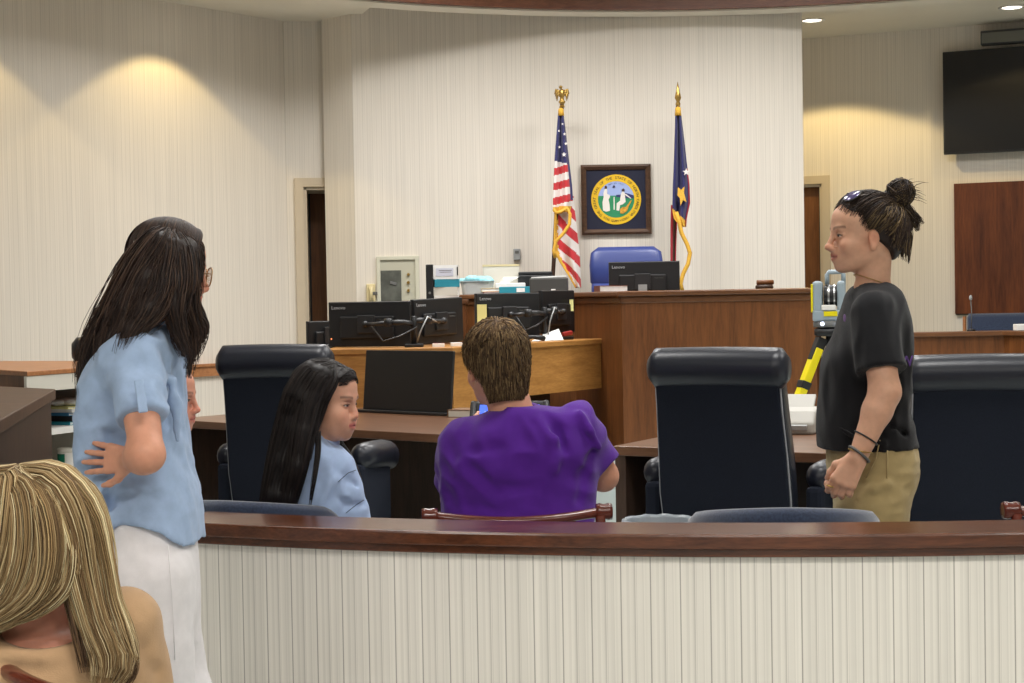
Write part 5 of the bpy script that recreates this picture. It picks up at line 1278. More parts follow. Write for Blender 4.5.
class Hair:
    """bundles of thin tapered strands gathered in one mesh"""
    def __init__(s, seed, pal): s.V, s.Q, s.C, s.n, s.r, s.pal = [], [], [], 0, np.random.RandomState(seed), [np.asarray(p) for p in pal]
    def strand(s, P, r, tint=None, sides=4, taper=(.55, 1, .25), flat=None):
        P = np.asarray(P); n = len(P); T = np.gradient(P, axis=0); T /= np.linalg.norm(T, axis=1)[:, None] + 1e-9
        ref = V3((.3, .2, 1)); A = ref - T*(T @ ref)[:, None]; A /= np.linalg.norm(A, axis=1)[:, None] + 1e-9; B = np.cross(T, A)
        t = np.linspace(0, 1, n); w_ = np.interp(t, (0, .35, 1), taper)*r
        ring = [P + A*(math.cos(2*math.pi*k/sides)*w_)[:, None] + B*(math.sin(2*math.pi*k/sides)*w_)[:, None] for k in range(sides)]
        V = np.stack(ring, 1).reshape(-1, 3); i = np.arange(n-1)[:, None]*sides; k = np.arange(sides)[None, :]; k2 = (k+1) % sides
        Q = np.stack([i+k, i+k2, i+sides+k2, i+sides+k], -1).reshape(-1, 4) + s.n
        if tint is None: tint = s.pal[s.r.randint(len(s.pal))]*(1 + .13*s.r.normal())
        s.V.append(V); s.Q.append(Q); s.C.append(np.tile(np.clip(tint, 0.002, 1), (len(V), 1))); s.n += len(V)
    def lock(s, pts, w_, n, r=.0016, steps=14, jitter=.35, wave=0.0, freq=9.0, pal=None, endspread=.12, flatdir=None, flat=1.0, lenv=.12):
        """pts: guide points, w_: bundle radius at each guide point"""
        G = spline(pts, steps); W = np.interp(np.linspace(0, 1, steps), np.linspace(0, 1, len(w_)), w_); T = np.gradient(G, axis=0); T /= np.linalg.norm(T, axis=1)[:, None] + 1e-9
        ref = V3(flatdir) if flatdir is not None else V3((0, 1, 0.2)); A = ref - T*(T @ ref)[:, None]; A /= np.linalg.norm(A, axis=1)[:, None] + 1e-9; B = np.cross(T, A)
        for _ in range(int(n*2.2)):
            th, rr = s.r.uniform(0, 2*math.pi), math.sqrt(s.r.uniform(.15, 1)); a, b = rr*math.cos(th)*flat, rr*math.sin(th)
            tt = np.linspace(0, 1, steps); ph = s.r.uniform(0, 6.28); wv = wave*np.sin(tt*freq + ph)*tt
            j1, j2 = s.r.normal()*jitter*.25, s.r.normal()*jitter*.25
            P = G + A*((a + j1*tt)*W + wv)[:, None] + B*((b + j2*tt)*W + wave*.6*np.cos(tt*freq*1.1 + ph)*tt)[:, None]
            cutn = max(5, int(round(steps*(1 - abs(s.r.normal())*lenv)))); tint = None
            if pal is not None: tint = np.asarray(pal[s.r.randint(len(pal))])*(1 + .13*s.r.normal())
            s.strand(P[:cutn], r*.82*s.r.uniform(.6, 1.3), tint)
    def base(s, S, ax, col, smooth=2):
        P, Q = S.surf(ax, smooth); s.V.append(P); s.Q.append(Q + s.n); s.C.append(np.tile(np.asarray(col), (len(P), 1))); s.n += len(P)
    def build(s, parent, m, org, name='hair'):
        me = np_mesh(name, np.concatenate(s.V), np.concatenate(s.Q), np.concatenate(s.C), org); return mesh_obj(name, me, m, parent, smooth=True)
MT['skin'] = mat('skin', srgb(214, 160, 130), 0.48, spec=0.35, sss=0.12, attr='Col', noise=0.05, nscale=60, bump=0.08, bscale=500)
MT['hair'] = mat('hair_strands', srgb(50, 36, 30), 0.5, spec=0.3, attr='Col')
MT['dull_hair'] = mat('matte_hair_strands', srgb(90, 70, 50), 0.62, spec=0.2, attr='Col')
def cloth_mat(name, c, weave=700, nz=.05, rough=.9, sheen=.15): return mat(name, c, rough, spec=.2, noise=nz, nscale=35, bump=.35, bscale=weave, sheen=sheen)
MT['chambray'] = cloth_mat('light_blue_chambray', srgb(156, 177, 208), nz=.08)
MT['paleblue'] = cloth_mat('pale_blue_cotton', srgb(170, 192, 227))
MT['purple'] = cloth_mat('purple_cotton', srgb(84, 34, 142), nz=.06)
MT['blacktee'] = cloth_mat('black_cotton', srgb(27, 27, 30), sheen=.1)
MT['khaki'] = cloth_mat('khaki_twill', srgb(172, 152, 108))
MT['whitepants'] = cloth_mat('white_denim', srgb(220, 216, 218))
MT['tanknit'] = cloth_mat('tan_knit', srgb(172, 140, 106), weave=400)
MT['denim'] = cloth_mat('dark_denim', srgb(44, 52, 76))
MT['shoe'] = mat('dark_shoe_leather', srgb(40, 34, 32), 0.5)
MT['whiteshoe'] = mat('white_shoe', srgb(222, 220, 214), 0.6)
MT['lens'] = mat('glasses_lens', srgb(235, 238, 240), 0.05, trans=0.95, alpha=0.35)
MT['goldwire'] = mat('thin_gold_wire', srgb(170, 130, 90), 0.3, metal=0.8)
def cloth_fold(seed, a, s=(18, 18, 10), sharp=1.6):
    """soft wrinkles: ridged noise, stronger along z"""
    def f(X, Y, Z):
        n_ = noise3(X*F4(s[0]), Y*F4(s[1]), Z*F4(s[2]), 1.0, seed); m_ = noise3(X*F4(s[0]*.45), Y*F4(s[1]*.45), Z*F4(s[2]*.5), 1.0, seed+7)
        return (np.abs(n_)**F4(sharp) - F4(.4))*F4(a)*(F4(.6) + F4(.5)*m_)
    return f
def shoe(S, ankle, d, L=.26):
    a = V3(ankle); d = V3(d); d[2] = 0; d /= np.linalg.norm(d); h = a - d*.04; g = lambda p, z: V3((p[0], p[1], z))
    S.cap(g(h, .045), g(a + d*(L-.12), .038), .042, .044, .02); S.cap(g(a + d*(L-.12), .036), g(a + d*(L-.07), .032), .044, .034, .02); S.cap(g(h + d*.01, .09), g(h + d*.01, .05), .042, .042, .02)
    S.cut((0, 0, 0.002), (0, 0, -1), .002)
# ------------------------------------------------------------------ people
def rows(L, Y0, dy=0.0, grow=0.0, gy=0.0):
    """(row, left column, right column, half depth[, depth shift]) as seen from the front of the room -> loft sections"""
    out = []
    for r in L:
        y, xl, xr, ry = r[:4]; d = r[4] if len(r) > 4 else 0.0
        a, b = PY(xl, y, Y0+dy+d), PY(xr, y, Y0+dy+d)
        out.append(((a.z+b.z)/2, (a.x+b.x)/2, Y0+dy+d, (b.x-a.x)/2 + grow, ry + gy))
    return out
def around(S, h, hands=(), hs=.0032, pad=.03, hh=.0026, head=None, body_h=.0095):
    los = np.array([o[1] for o in S.ops if o[1] is not None]).min(0) - pad; his = np.array([o[2] for o in S.ops if o[2] is not None]).max(0) + pad
    ax = []
    for i in range(3):
        fine = []
        if head is not None: fine.append((head.o[i]-.14*head.s.max(), head.o[i]+.14*head.s.max(), hh))
        for p in hands: fine.append((p[i]-.11, p[i]+.11, hs))
        ax.append(axis(los[i], his[i], body_h, fine))
    return ax
def skin_body(name, label, S, head, base, root, hands=(), lip=None, brow=None, cat='person', hs=.0034, extra=None):
    P, Q = S.surf(around(S, .009, hands, hs, head=head), 1)
    c = head.color(P, base, lip, brow)
    if extra: c = extra(P, c)
    me = np_mesh(name, P, Q, c, root); o = mesh_obj(name, me, MT['skin'], None, smooth=True); o.location = root; return tag(o, label, cat)
def garment(name, S, h, m, parent, root, smooth=1, fine=()):
    los = np.array([o[1] for o in S.ops if o[1] is not None]).min(0) - .03; his = np.array([o[2] for o in S.ops if o[2] is not None]).max(0) + .03
    P, Q = S.surf([axis(los[i], his[i], h, ()) for i in range(3)], smooth); return mesh_obj(name, np_mesh(name, P, Q, None, root), m, parent, smooth=True)
rs = np.random.RandomState(9)
CR_C, CR_R = V3((-.012, 0, .045)), V3((.093, .074, .079))
def scalp(h, d, lift, drop=True, taper=.16):
    d = V3(d)/np.linalg.norm(d); r = CR_R + lift
    if d[2] < 0 and drop:      # below the equator hair falls nearly straight down
        t = min(1.0, -d[2]/.8); hd = V3((d[0], d[1], 0)); hd /= np.linalg.norm(hd) + 1e-9; k = 1/np.sqrt((hd[0]/r[0])**2 + (hd[1]/r[1])**2)
        return h.w(*(CR_C + hd*k*(1 - taper*t**1.6) + V3((0, 0, -.160*t))))
    k = 1/np.sqrt(((d/r)**2).sum()); rf = V3((.045, .060, .050)) + lift*.75; oc = (CR_C - V3((.046, 0, .064)))/rf; dd = d/rf
    a_, b_, c_ = dd@dd, dd@oc, oc@oc - 1; q = b_*b_ - a_*c_
    if q > 0: k = max(k, (-b_ + math.sqrt(q))/a_)
    return h.w(*(CR_C + d*k))
def cap_base(h, thick, hl, k=.012, yk=0.0):
    """hair volume over the skull behind the hairline hl [(z, x)...] in head coordinates"""
    S = SDF(); S.ell(h.w(*CR_C), (CR_R + thick)*h.s, h.R, .02); S.ell(h.w(-.03, 0, .0), V3((.075, .072, .085))*h.s + thick*.8, h.R, .02); S.ell(h.w(.046, 0, .064), (V3((.045, .060, .050)) + thick*.7)*h.s, h.R, .02)
    z_, x_ = np.array(sorted(hl)).T
    def f(X, Y, Z):
        px, py, pz = X-F4(h.o[0]), Y-F4(h.o[1]), Z-F4(h.o[2])
        lx = (px*F4(h.R[0,0])+py*F4(h.R[1,0])+pz*F4(h.R[2,0]))/F4(h.s[0]); ly = (px*F4(h.R[0,1])+py*F4(h.R[1,1])+pz*F4(h.R[2,1]))/F4(h.s[1]); lz = (px*F4(h.R[0,2])+py*F4(h.R[1,2])+pz*F4(h.R[2,2]))/F4(h.s[2])
        return (lx - np.interp((lz + F4(yk)*np.abs(ly)).ravel(), z_, x_).reshape(lz.shape).astype(F4))*F4(.7)
    S.cutf(f, k); return S
def slerp(a, b, t):
    a, b = V3(a)/np.linalg.norm(a), V3(b)/np.linalg.norm(b); th = math.acos(max(-1, min(1, float(a@b))))
    if th < 1e-4: return a
    return (math.sin((1-t)*th)*a + math.sin(t*th)*b)/math.sin(th)
def crown(H, h, n, lift=.014, x0=-.05, x1=.07, py=0.0, tmax=(.55, .95), r=.0014, low=-.25):
    """strands combed from a parting down both sides of the skull"""
    for _ in range(n):
        x = rs.uniform(x0, x1); sd = 1 if rs.uniform() < .5 else -1; d0 = V3((x - CR_C[0], py + sd*.003, .085)); q = (x - x0)/(x1 - x0)
        d1 = V3((-.9 + 1.25*q + .15*rs.normal(), sd*(.25 + .9*min(1, q*2)), low)); d1[0] = min(d1[0], .35); te = rs.uniform(*tmax); t0 = rs.uniform(0, .15)
        P = [scalp(h, slerp(d0, d1, t), lift + .004*math.sin(math.pi*t) + .0015*rs.normal()*0) for t in np.linspace(t0, te, 12)]
        H.strand(P, r*rs.uniform(.6, 1.3))
def seated_legs(S, hipL, hipR, fwd, r=.085, knee_z=.50, Lt=.42, pants=None, splay=.06):
    f = V3(fwd); f[2] = 0; f /= np.linalg.norm(f); sd = V3((-f[1], f[0], 0)); ank = []
    for hp, s_ in ((hipL, 1), (hipR, -1)):
        hp = V3(hp); kn = hp + f*Lt + sd*s_*splay; kn[2] = knee_z; an = kn + f*.04; an[2] = .09
        S.cap(hp, kn, r, r*.68, .05); S.cap(kn, an, r*.66, r*.42, .03); ank.append(an)
    return ank, f
def feet(S, ank, f):
    for a in ank: S.cap(a, a + f*.12 - V3((0, 0, .045)), .036, .03, .02)

# ============ the woman in the black t-shirt, standing at the right
Y4 = 4.80; J = lambda px, py, dy=0.0: V3(PY(px, py, Y4+dy)); root4 = V3((PY(872, 500, Y4).x, Y4, 0))
h4 = Head(J(866.5, 238.5), (-1, -.10, -.03), sc=(1.08, .98, .97))
sh4 = [(283,858,889,.07),(289,851,896,.12),(299,847,902,.165),(315,842,906,.185),(335,834,909,.185),(360,823,910,.165),(385,821,909,.155),(410,819,909,.155),(430,818,912,.16),(447,820,916,.162)]
pt4 = [(437,829,912,.145),(455,828,916,.16),(470,829,917,.165),(485,832,914,.165),(500,835,908,.16),(516,836,904,.15)]
S = SDF(); h4.prims(S); S.cap(h4.w(-.026, 0, -.03), J(872, 290), .047, .053, .025)
S.loft(rows(sh4[1:], Y4, grow=-.028, gy=-.028), .03); S.loft(rows(pt4, Y4, grow=-.024, gy=-.024), .03)
arm4 = [(J(873, 312, -.165), J(885, 392, -.235), J(857.5, 458, -.245)), (J(873, 312, .165), J(868, 395, .22), J(850, 455, .20))]
for a, (s_, e_2, w_2) in enumerate(arm4):
    S.cap(s_, e_2, .050, .043, .02); S.cap(e_2, e_2*.72 + w_2*.28, .043, .041, .02); S.cap(e_2*.72 + w_2*.28, w_2, .041, .0265, .02)
    hand(S, w_2, V3((-.50, .03, -.84)), V3((-.35, -1, .2) if a == 0 else (-.35, 1, .2)), .164, (.55, .62, .66, .7), .05, -1 if a == 0 else 1, (.3, .7), r=1.02)
hipz = J(872, 505)
legs4 = [(J(872, 506, -.085), V3((J(868, 500)[0], Y4-.10, .48)), V3((J(872, 500)[0], Y4-.10, .09))), (J(872, 506, .085), V3((J(868, 500)[0]-.03, Y4+.11, .48)), V3((J(872, 500)[0]-.04, Y4+.12, .09)))]
for hp, kn, an in legs4: S.cap(hp, kn, .085, .056, .03); S.cap(kn, an, .055, .036, .02); feet(S, [an], V3((-1, 0, 0)))
P4 = skin_body('person', 'woman with a hair bun, black t-shirt and khaki pants standing at the right', S, h4, lin(216, 166, 138), root4, [J(838, 482, -.245)], brow=lin(84, 60, 46), lip=lin(176, 104, 96))
S = SDF()
for a, (s_, e_2, w_2) in enumerate(arm4):
    S.cap(s_ + V3((0, 0, -.005)), s_*.2 + e_2*.8, .066, .073, .02)
    S.cut(s_*.27 + e_2*.73, (e_2 - s_), .004)
S.loft(rows(sh4, Y4), .035)
for (pts, r_, sub) in (([J(846, 420, -.16), J(862, 432, -.17), J(885, 436, -.16)], .008, True), ([J(840, 428, -.16), J(858, 440, -.17), J(884, 444, -.165)], .008, False), ([J(890, 425, -.15), J(903, 434, -.12), J(914, 436, -.05)], .003, True), ([J(838, 336, -.15), J(845, 360, -.16), J(846, 385, -.15)], .010, True), ([J(897, 350, -.14), J(899, 385, -.14), J(893, 412, -.14)], .009, True)):
    S.chain(pts, [r_*.6, r_, r_*.5], .02, sub)
S.disp(cloth_fold(11, .010, (45, 45, 26), 1.2))
S.cap(h4.w(-.03, 0, -.03), J(872, 281), .05, .056, .004, True)
tee = garment('t_shirt', S, .006, MT['blacktee'], P4, root4)
def shirt_print(parent, root, body, size, m, p, rot, name='shirt_lettering'): return text_obj(name, body, size, m, parent, Vector(p) - Vector(root), rot, extrude=.0015)
shirt_print(P4, root4, 'W', .045, mat('purple_print', srgb(92, 58, 130), .7), J(900, 362, -.158), (R(90), 0, R(24)))
for i in range(3):
    o = MB().box((0, 0, 0), (.016, .003, .006)).build('back_print', mat('pale_print', srgb(150, 140, 110), .7), P4); o.location = Vector(J(908.5, 378 + 4*i, -.10)) - Vector(root4); o.rotation_euler = (0, 0, R(50))
o = MB().ball((0, 0, 0), (.002, .018, .012), n=8).build('chest_print', mat('violet_print', srgb(120, 88, 140), .7), P4, smooth=True); o.location = Vector(J(844.5, 318, -.13)) - Vector(root4)
S = SDF(); S.loft(rows(pt4, Y4), .03)
for hp, kn, an in legs4: S.cap(hp, kn, .104, .078, .03); S.cap(kn, an + V3((0, 0, -.03)), .076, .060, .02)
for pts, r_ in (([J(858, 501, -.16), J(872, 493, -.17), J(885, 488, -.165), J(903, 491, -.12)], .0035), ([J(868, 512, -.16), J(886, 505, -.165), J(903, 506, -.12)], .003), ([J(872, 522, -.15), J(888, 517, -.15), J(902, 518, -.1)], .006), ([J(846, 470, -.16), J(852, 490, -.17), J(862, 504, -.16)], .003)):
    S.chain(pts, [r_*.5] + [r_]*(len(pts)-2) + [r_*.5], .014, True)
for pts, r_ in (([J(860, 497, -.165), J(873, 489, -.175), J(886, 484, -.17), J(902, 486, -.12)], .009), ([J(868, 508, -.16), J(886, 500, -.165), J(903, 501, -.12)], .008)):
    S.chain(pts, [r_*.4] + [r_]*(len(pts)-2) + [r_*.4], .016)
S.disp(cloth_fold(5, .006, (34, 34, 50), 1.2)); S.cut(V3((0, 0, .05)), (0, 0, -1))
garment('trousers', S, .006, MT['khaki'], P4, root4)
S = SDF(); c_ = [J(x, y, d) for x, y, d in ((886.5, 450, -.155), (906, 450, -.105), (905, 479, -.105), (896, 484, -.138), (886, 478, -.158))]
mb = MB(); mb.tube([p - root4 + V3((0, -.012, 0)) for p in c_[1:]] + [c_[0] - root4 + V3((0, -.012, 0))], .0022, 6); mb.build('pocket_seam', MT['khaki'], P4, smooth=True)
mb = MB(); mb.tube([J(880, 440, -.165) - root4, J(876, 458, -.174) - root4, J(866, 478, -.172) - root4], .002, 6); mb.build('pocket_seam', MT['khaki'], P4, smooth=True)
for hp, kn, an in legs4:
    S = SDF(); shoe(S, an, V3((-1, 0, 0))); garment('shoe', S, .008, MT['shoe'], P4, root4)
# bracelets, ring, necklace, sunglasses
w4, e4 = arm4[0][2], arm4[0][1]; dw = (e4 - w4)/np.linalg.norm(e4 - w4)
def bangle(name, parent, root, c, axis_, r, th, m, n=28, tilt=0.0):
    a = V3(axis_)/np.linalg.norm(axis_); u = np.cross(a, (0, 1, .2)); u /= np.linalg.norm(u); v = np.cross(a, u)
    pts = [V3(c) - V3(root) + (u*math.cos(2*math.pi*k/n) + v*math.sin(2*math.pi*k/n))*r + a*tilt*math.cos(2*math.pi*k/n) for k in range(n+1)]
    return MB().tube(pts, th, 6, caps=False).build(name, m, parent, smooth=True)
bangle('bracelet', P4, root4, w4 + dw*.062, dw, .036, .0026, MT['black'], tilt=.006)
bangle('bracelet', P4, root4, w4 + dw*.012, dw, .0325, .0045, MT['dgrey'], tilt=.010)
bangle('bracelet', P4, root4, w4 + dw*.022, dw, .033, .0018, MT['gold'], tilt=-.008)
bangle('ring', P4, root4, w4 + V3((-.50, .03, -.84))*.108 + V3((-.026, -.006, .012)), (-.3, .0, -.9), .0105, .002, MT['gold'], 16)
bangle('necklace', P4, root4, J(872, 281), (.15, 0, 1), .056, .0013, MT['gold'], 36, .012)
pal4 = [lin(38, 27, 24), lin(52, 38, 32), lin(30, 22, 20), lin(70, 54, 40), lin(58, 44, 36), lin(112, 92, 62)]
H = Hair(41, pal4); hl4 = [(.14, .075), (.095, .076), (.075, .070), (.05, .052), (.03, .040), (.01, .020), (-.01, -.012), (-.04, -.050), (-.065, -.062), (-.09, -.075)]
B = cap_base(h4, .003, hl4); bunc = J(900, 193); B.ell(bunc, (.036, .036, .036), None, .02); B.cap(J(886, 203), bunc, .024, .026, .02)
H.base(B, around(B, .005, (), head=None, body_h=.005), lin(40, 29, 25))
bl4 = h4.loc(J(889, 203)[None])[0] - CR_C; z_, x_ = np.array(sorted(hl4)).T
for i in range(1500):
    z = rs.uniform(-.085, .12); x = float(np.interp(z, z_, x_)) - abs(rs.normal())*.02*(i % 3 > 0); 
    yy = 1 - ((x - CR_C[0])/(CR_R[0]+.008))**2 - ((z - CR_C[2])/(CR_R[2]+.008))**2
    if yy < 0: yy = 0; 
    y = (CR_R[1]+.008)*math.sqrt(yy)*(-1 if rs.uniform() < .62 else 1); d0 = V3((x, y, z)) - CR_C
    if np.linalg.norm(d0) < .02: continue
    lift = rs.uniform(.005, .013); bump = rs.uniform(.0, .016) if z > .05 else rs.uniform(0, .006); d1 = bl4 + rs.normal(size=3)*.014
    P = [scalp(h4, slerp(d0, d1, t), lift*min(1, .35 + 3*t) + bump*math.sin(math.pi*t), False) for t in np.linspace(0, 1, 13)]
    P = P + [P[-1]*.5 + (bunc + rs.normal(size=3)*.012)*.5]
    tint = pal4[5 if (z < .03 and rs.uniform() < .45) else rs.randint(5)]*(1 + .2*rs.normal()); H.strand(P, .0014*rs.uniform(.7, 1.3), tint, taper=(.12, 1, .3))
for i in range(420):     # nape hair drawn up to the bun
    th_ = rs.uniform(-1.5, 1.5); z = rs.uniform(-.088 + .035*abs(th_), .0); r0 = V3((-.03 - .088*math.cos(th_), .083*math.sin(th_), z)); r0[0] = min(r0[0], float(np.interp(z, z_, x_)) - .004)
    e1 = bl4 + CR_C + rs.normal(size=3)*.012; P = []
    for t in np.linspace(0, 1, 12):
        q = r0*(1-t) + e1*t; ax0 = V3((-.015, 0, .02)); v = q - ax0; v = v/np.linalg.norm(v); P.append(h4.w(*(q + v*(.022*math.sin(math.pi*t) + rs.normal()*.0004))))
    H.strand(P, .0015*rs.uniform(.7, 1.3), pal4[rs.choice([0, 1, 3, 4, 5])]*(1 + .12*rs.normal()))
for i in range(420):
    a = rs.normal(size=3); a /= np.linalg.norm(a); b = rs.normal(size=3); b -= a*(a@b); b /= np.linalg.norm(b); r_ = rs.uniform(.026, .045); t0 = rs.uniform(0, 6); sp = rs.uniform(1.5, 3.5)
    H.strand([bunc + (a*math.cos(t0+t) + b*math.sin(t0+t))*r_*V3((1, 1, 1.05)) for t in np.linspace(0, sp, 14)], .0019)
for i in range(34):     # loose ends out of the bun and at the nape
    p = bunc + rs.normal(size=3)*.014; d = V3((rs.normal()*.7 + .3, rs.normal()*.5, rs.uniform(-.2, 1.0))); d /= np.linalg.norm(d); L = rs.uniform(.035, .062)
    H.strand([p, p + d*L*.5, p + d*L*.8 + V3((.008, 0, -.004)), p + d*L + V3((.016, 0, -.012))], .0012)
H.lock([J(899, 205), J(908, 213), J(914, 221), J(918, 231)], (.022, .02, .014, .006), 60, .0016, 10, 1.0, .004)
H.lock([J(893, 207), J(903, 214), J(905, 228), J(902, 240)], (.022, .022, .018, .010), 70, .0017, 10, .9, .003)
H.lock([J(902, 206), J(912, 214), J(918, 219), J(923, 224)], (.012, .012, .010, .004), 26, .0013, 9, 1.0, .004)
H.build(P4, MT['hair'], root4)
def polyt(name, parent, root, pts, r, m, n=8): return MB().tube([V3(p) - V3(root) for p in pts], r, n).build(name, m, parent, smooth=True)
polyt('sunglasses_arm', P4, root4, [h4.w(.052, -.062, .115), h4.w(.038, -.080, .085), h4.w(.015, -.088, .05), h4.w(-.008, -.088, .028), h4.w(-.012, -.086, .012)], .0032, MT['black'])
for y in (-.034, .034):
    c_ = h4.w(.045, y*.9, .131); nn = h4.R @ V3((.50, .3*np.sign(y), .83)); o = MB().lathe([(.001, -.002), (.024, -.003), (.026, 0), (.024, .003), (.001, .002)], (0, 0, 0), 20).build('sunglasses_lens', mat('violet_lens', srgb(84, 76, 120), .12, spec=.9, metal=.3), P4, smooth=True)
    o.location = Vector(c_ - root4); o.rotation_euler = Vector(nn).to_track_quat('Z', 'Y').to_euler()
    bangle('sunglasses_rim', P4, root4, c_, nn, .0262, .0024, MT['black'], 20)
polyt('sunglasses_bridge', P4, root4, [h4.w(.047, -.010, .138), h4.w(.049, 0, .141), h4.w(.047, .010, .138)], .0025, MT['black'])

# ============ the woman in the light blue shirt and white pants, standing at the left
Y1 = 3.72; J = lambda px, py, dy=0.0: V3(PY(px, py, Y1+dy)); root1 = V3((PY(160, 500, Y1).x, Y1, 0))
h1 = Head(J(169, 275), (.92, .40, -.16), sc=(.81, .87, .88))
sh1 = [(322,140,172,.08),(332,124,178,.14),(345,110,182,.175),(370,91,181,.18),(400,82,182,.17),(430,80,185,.16),(470,82,191,.155),(500,91,198,.16),(520,98,199,.165),(545,104,200,.17)]
pt1 = [(500,108,192,.14),(520,108,193,.155),(545,103,195,.165),(560,103,196,.17),(582,108,197,.17),(605,115,197,.15),(640,132,190,.12)]
S = SDF(); h1.prims(S); S.cap(h1.w(-.03, 0, -.03), J(150, 330), .052, .058, .03)
S.loft(rows(sh1[1:8], Y1, grow=-.032, gy=-.032), .03); S.loft(rows(pt1, Y1, grow=-.024, gy=-.024), .03)
armA = (J(133, 352, -.155), J(147, 455, -.295), J(131, 459.5, -.225)); armB = (J(150, 352, .16), J(156, 440, .25), J(166, 478, .12))
S.cap(armA[0], armA[1], .046, .036, .02); S.cap(armA[1], armA[1]*.7+armA[2]*.3, .036, .036, .02); S.cap(armA[1]*.7+armA[2]*.3, armA[2], .036, .025, .02)
S.cap(armB[0], armB[1], .048, .04, .02); S.cap(armB[1], armB[2], .04, .027, .02)
hand(S, armA[2] + V3((.004, .0, 0)), V3((-.86, .51, .0)), V3((-.5, -.86, .10)), .148, (.04, .04, .04, .05), .09, 1, (.75, .05), r=.80, k=.003)
hand(S, armB[2], V3((-.2, -.6, -.6)), V3((.9, -.3, .2)), .175, (.3, .3, .3, .3), .1, 1)
legs1 = [(J(152, 580, -.09), V3((J(168, 500)[0], Y1-.10, .47)), V3((J(160, 500)[0], Y1-.11, .09))), (J(152, 580, .09), V3((J(170, 500)[0], Y1+.08, .47)), V3((J(155, 500)[0], Y1+.10, .09)))]
for hp, kn, an in legs1: S.cap(hp, kn, .085, .056, .03); S.cap(kn, an, .055, .036, .02); feet(S, [an], V3((.95, .25, 0)))
P1 = skin_body('person', 'standing woman with long dark hair in light blue shirt, hand on her back', S, h1, lin(206, 148, 122), root1, [J(105, 460, -.16)], hs=.003, brow=lin(60, 42, 36))
S = SDF()
for a, (s_, e_2, w_2) in enumerate((armA, armB)):
    S.cap(s_, s_*.25 + e_2*.75, .062, .055, .02); S.cut(s_*.33 + e_2*.67, (e_2 - s_), .004)
    cf = s_*.34 + e_2*.66; S.cap(cf - (e_2-s_)*.18, cf, .053, .058, .006); S.cut(cf, (e_2 - s_), .004)    # rolled cuff
S.loft(rows(sh1, Y1), .04, e=2.8)
x0_, x1_ = J(98, 500)[0], J(200, 500)[0]
zb = [J(100, 534)[2], J(118, 524)[2], J(138, 515)[2], J(155, 514)[2], J(175, 524)[2], J(192, 540)[2], J(202, 541)[2]]; xb = [J(x, 520)[0] for x in (100, 118, 138, 155, 175, 192, 202)]
S.cutf(lambda X, Y, Z: (np.interp(np.asarray(X, float).ravel(), xb, zb).reshape(X.shape).astype(F4) - Z)*F4(.8), .004)
for pts, r_, sub in (([J(86, 395, -.12), J(100, 430, -.15), J(118, 442, -.16)], .010, True), ([J(160, 395, -.17), J(168, 425, -.17), J(172, 455, -.165)], .010, True), ([J(165, 470, -.165), J(150, 482, -.17), J(120, 478, -.15)], .010, True), ([J(160, 480, -.17), J(176, 462, -.165), J(192, 455, -.13)], .009, True), ([J(150, 500, -.17), J(172, 490, -.165), J(190, 500, -.14)], .010, True), ([J(96, 400, -.14), J(104, 450, -.15)], .012, False), ([J(112, 486, -.16), J(104, 505, -.14), J(102, 525, -.12)], .010, True), ([J(172, 378, -.13), J(176, 410, -.13), J(178, 440, -.13)], .008, False)):
    S.chain(pts, [r_*.6] + [r_]*(len(pts)-2) + [r_*.5], .024, sub)
S.disp(cloth_fold(21, .017, (46, 46, 36), 1.1))
S.cap(h1.w(-.03, 0, -.03), J(152, 322), .05, .06, .004, True)
garment('shirt', S, .006, MT['chambray'], P1, root1)
S = SDF(); nk = J(152, 327); S.cap(nk + V3((-.03, 0, .0)), nk + V3((.03, 0, -.03)), .066, .066, .02); S.cap(nk + V3((-.04, 0, .05)), nk + V3((.05, 0, .03)), .056, .055, .004, True); S.cut(nk + V3((0, 0, .03)), (.25, 0, 1)); S.cut(nk + V3((0, 0, -.05)), (0, 0, -1))
garment('shirt_collar', S, .005, MT['chambray'], P1, root1)
tb_ = armA[0]*.42 + armA[1]*.58; o = MB().box((0, 0, 0), (.02, .006, .075)).build('sleeve_tab', MT['chambray'], P1, bevel=.003); o.location = Vector(J(141, 396, -.315)) - Vector(root1); o.rotation_euler = (R(-22), R(-6), R(15))
S = SDF(); S.loft(rows(pt1, Y1), .03, e=2.2)
for hp, kn, an in legs1: S.cap(hp, kn, .092, .072, .04); S.cap(kn, an + V3((0, 0, -.03)), .071, .056, .02)
for pts, r_ in (([J(112, 588, -.1), J(130, 596, -.165), J(150, 588, -.17)], .007), ([J(112, 562, -.1), J(125, 572, -.15), J(140, 570, -.17)], .006), ([J(118, 604, -.1), J(134, 609, -.16), J(150, 603, -.17)], .006)): S.chain(pts, [r_*.5, r_, r_*.4], .014, True)
S.disp(cloth_fold(31, .005, (30, 30, 26), 1.2)); S.cut(V3((0, 0, .05)), (0, 0, -1))
garment('trousers', S, .006, MT['whitepants'], P1, root1)
polyt('side_seam', P1, root1, [J(168, 545, -.166), J(170, 570, -.174), J(173, 610, -.170), J(175, 660, -.168)], .0010, MT['whitepants'], 6)
for hp, kn, an in legs1:
    S = SDF(); shoe(S, an, V3((.95, .25, 0)), .24); garment('shoe', S, .008, MT['whiteshoe'], P1, root1)
pal1 = [lin(44, 31, 27), lin(58, 41, 34), lin(34, 25, 22), lin(78, 58, 46), lin(52, 38, 32)]
H = Hair(17, pal1)
hl1 = [(.14, .082), (.1, .08), (.075, .072), (.05, .062), (.02, .045), (-.02, .03), (-.06, .0), (-.09, -.03)]
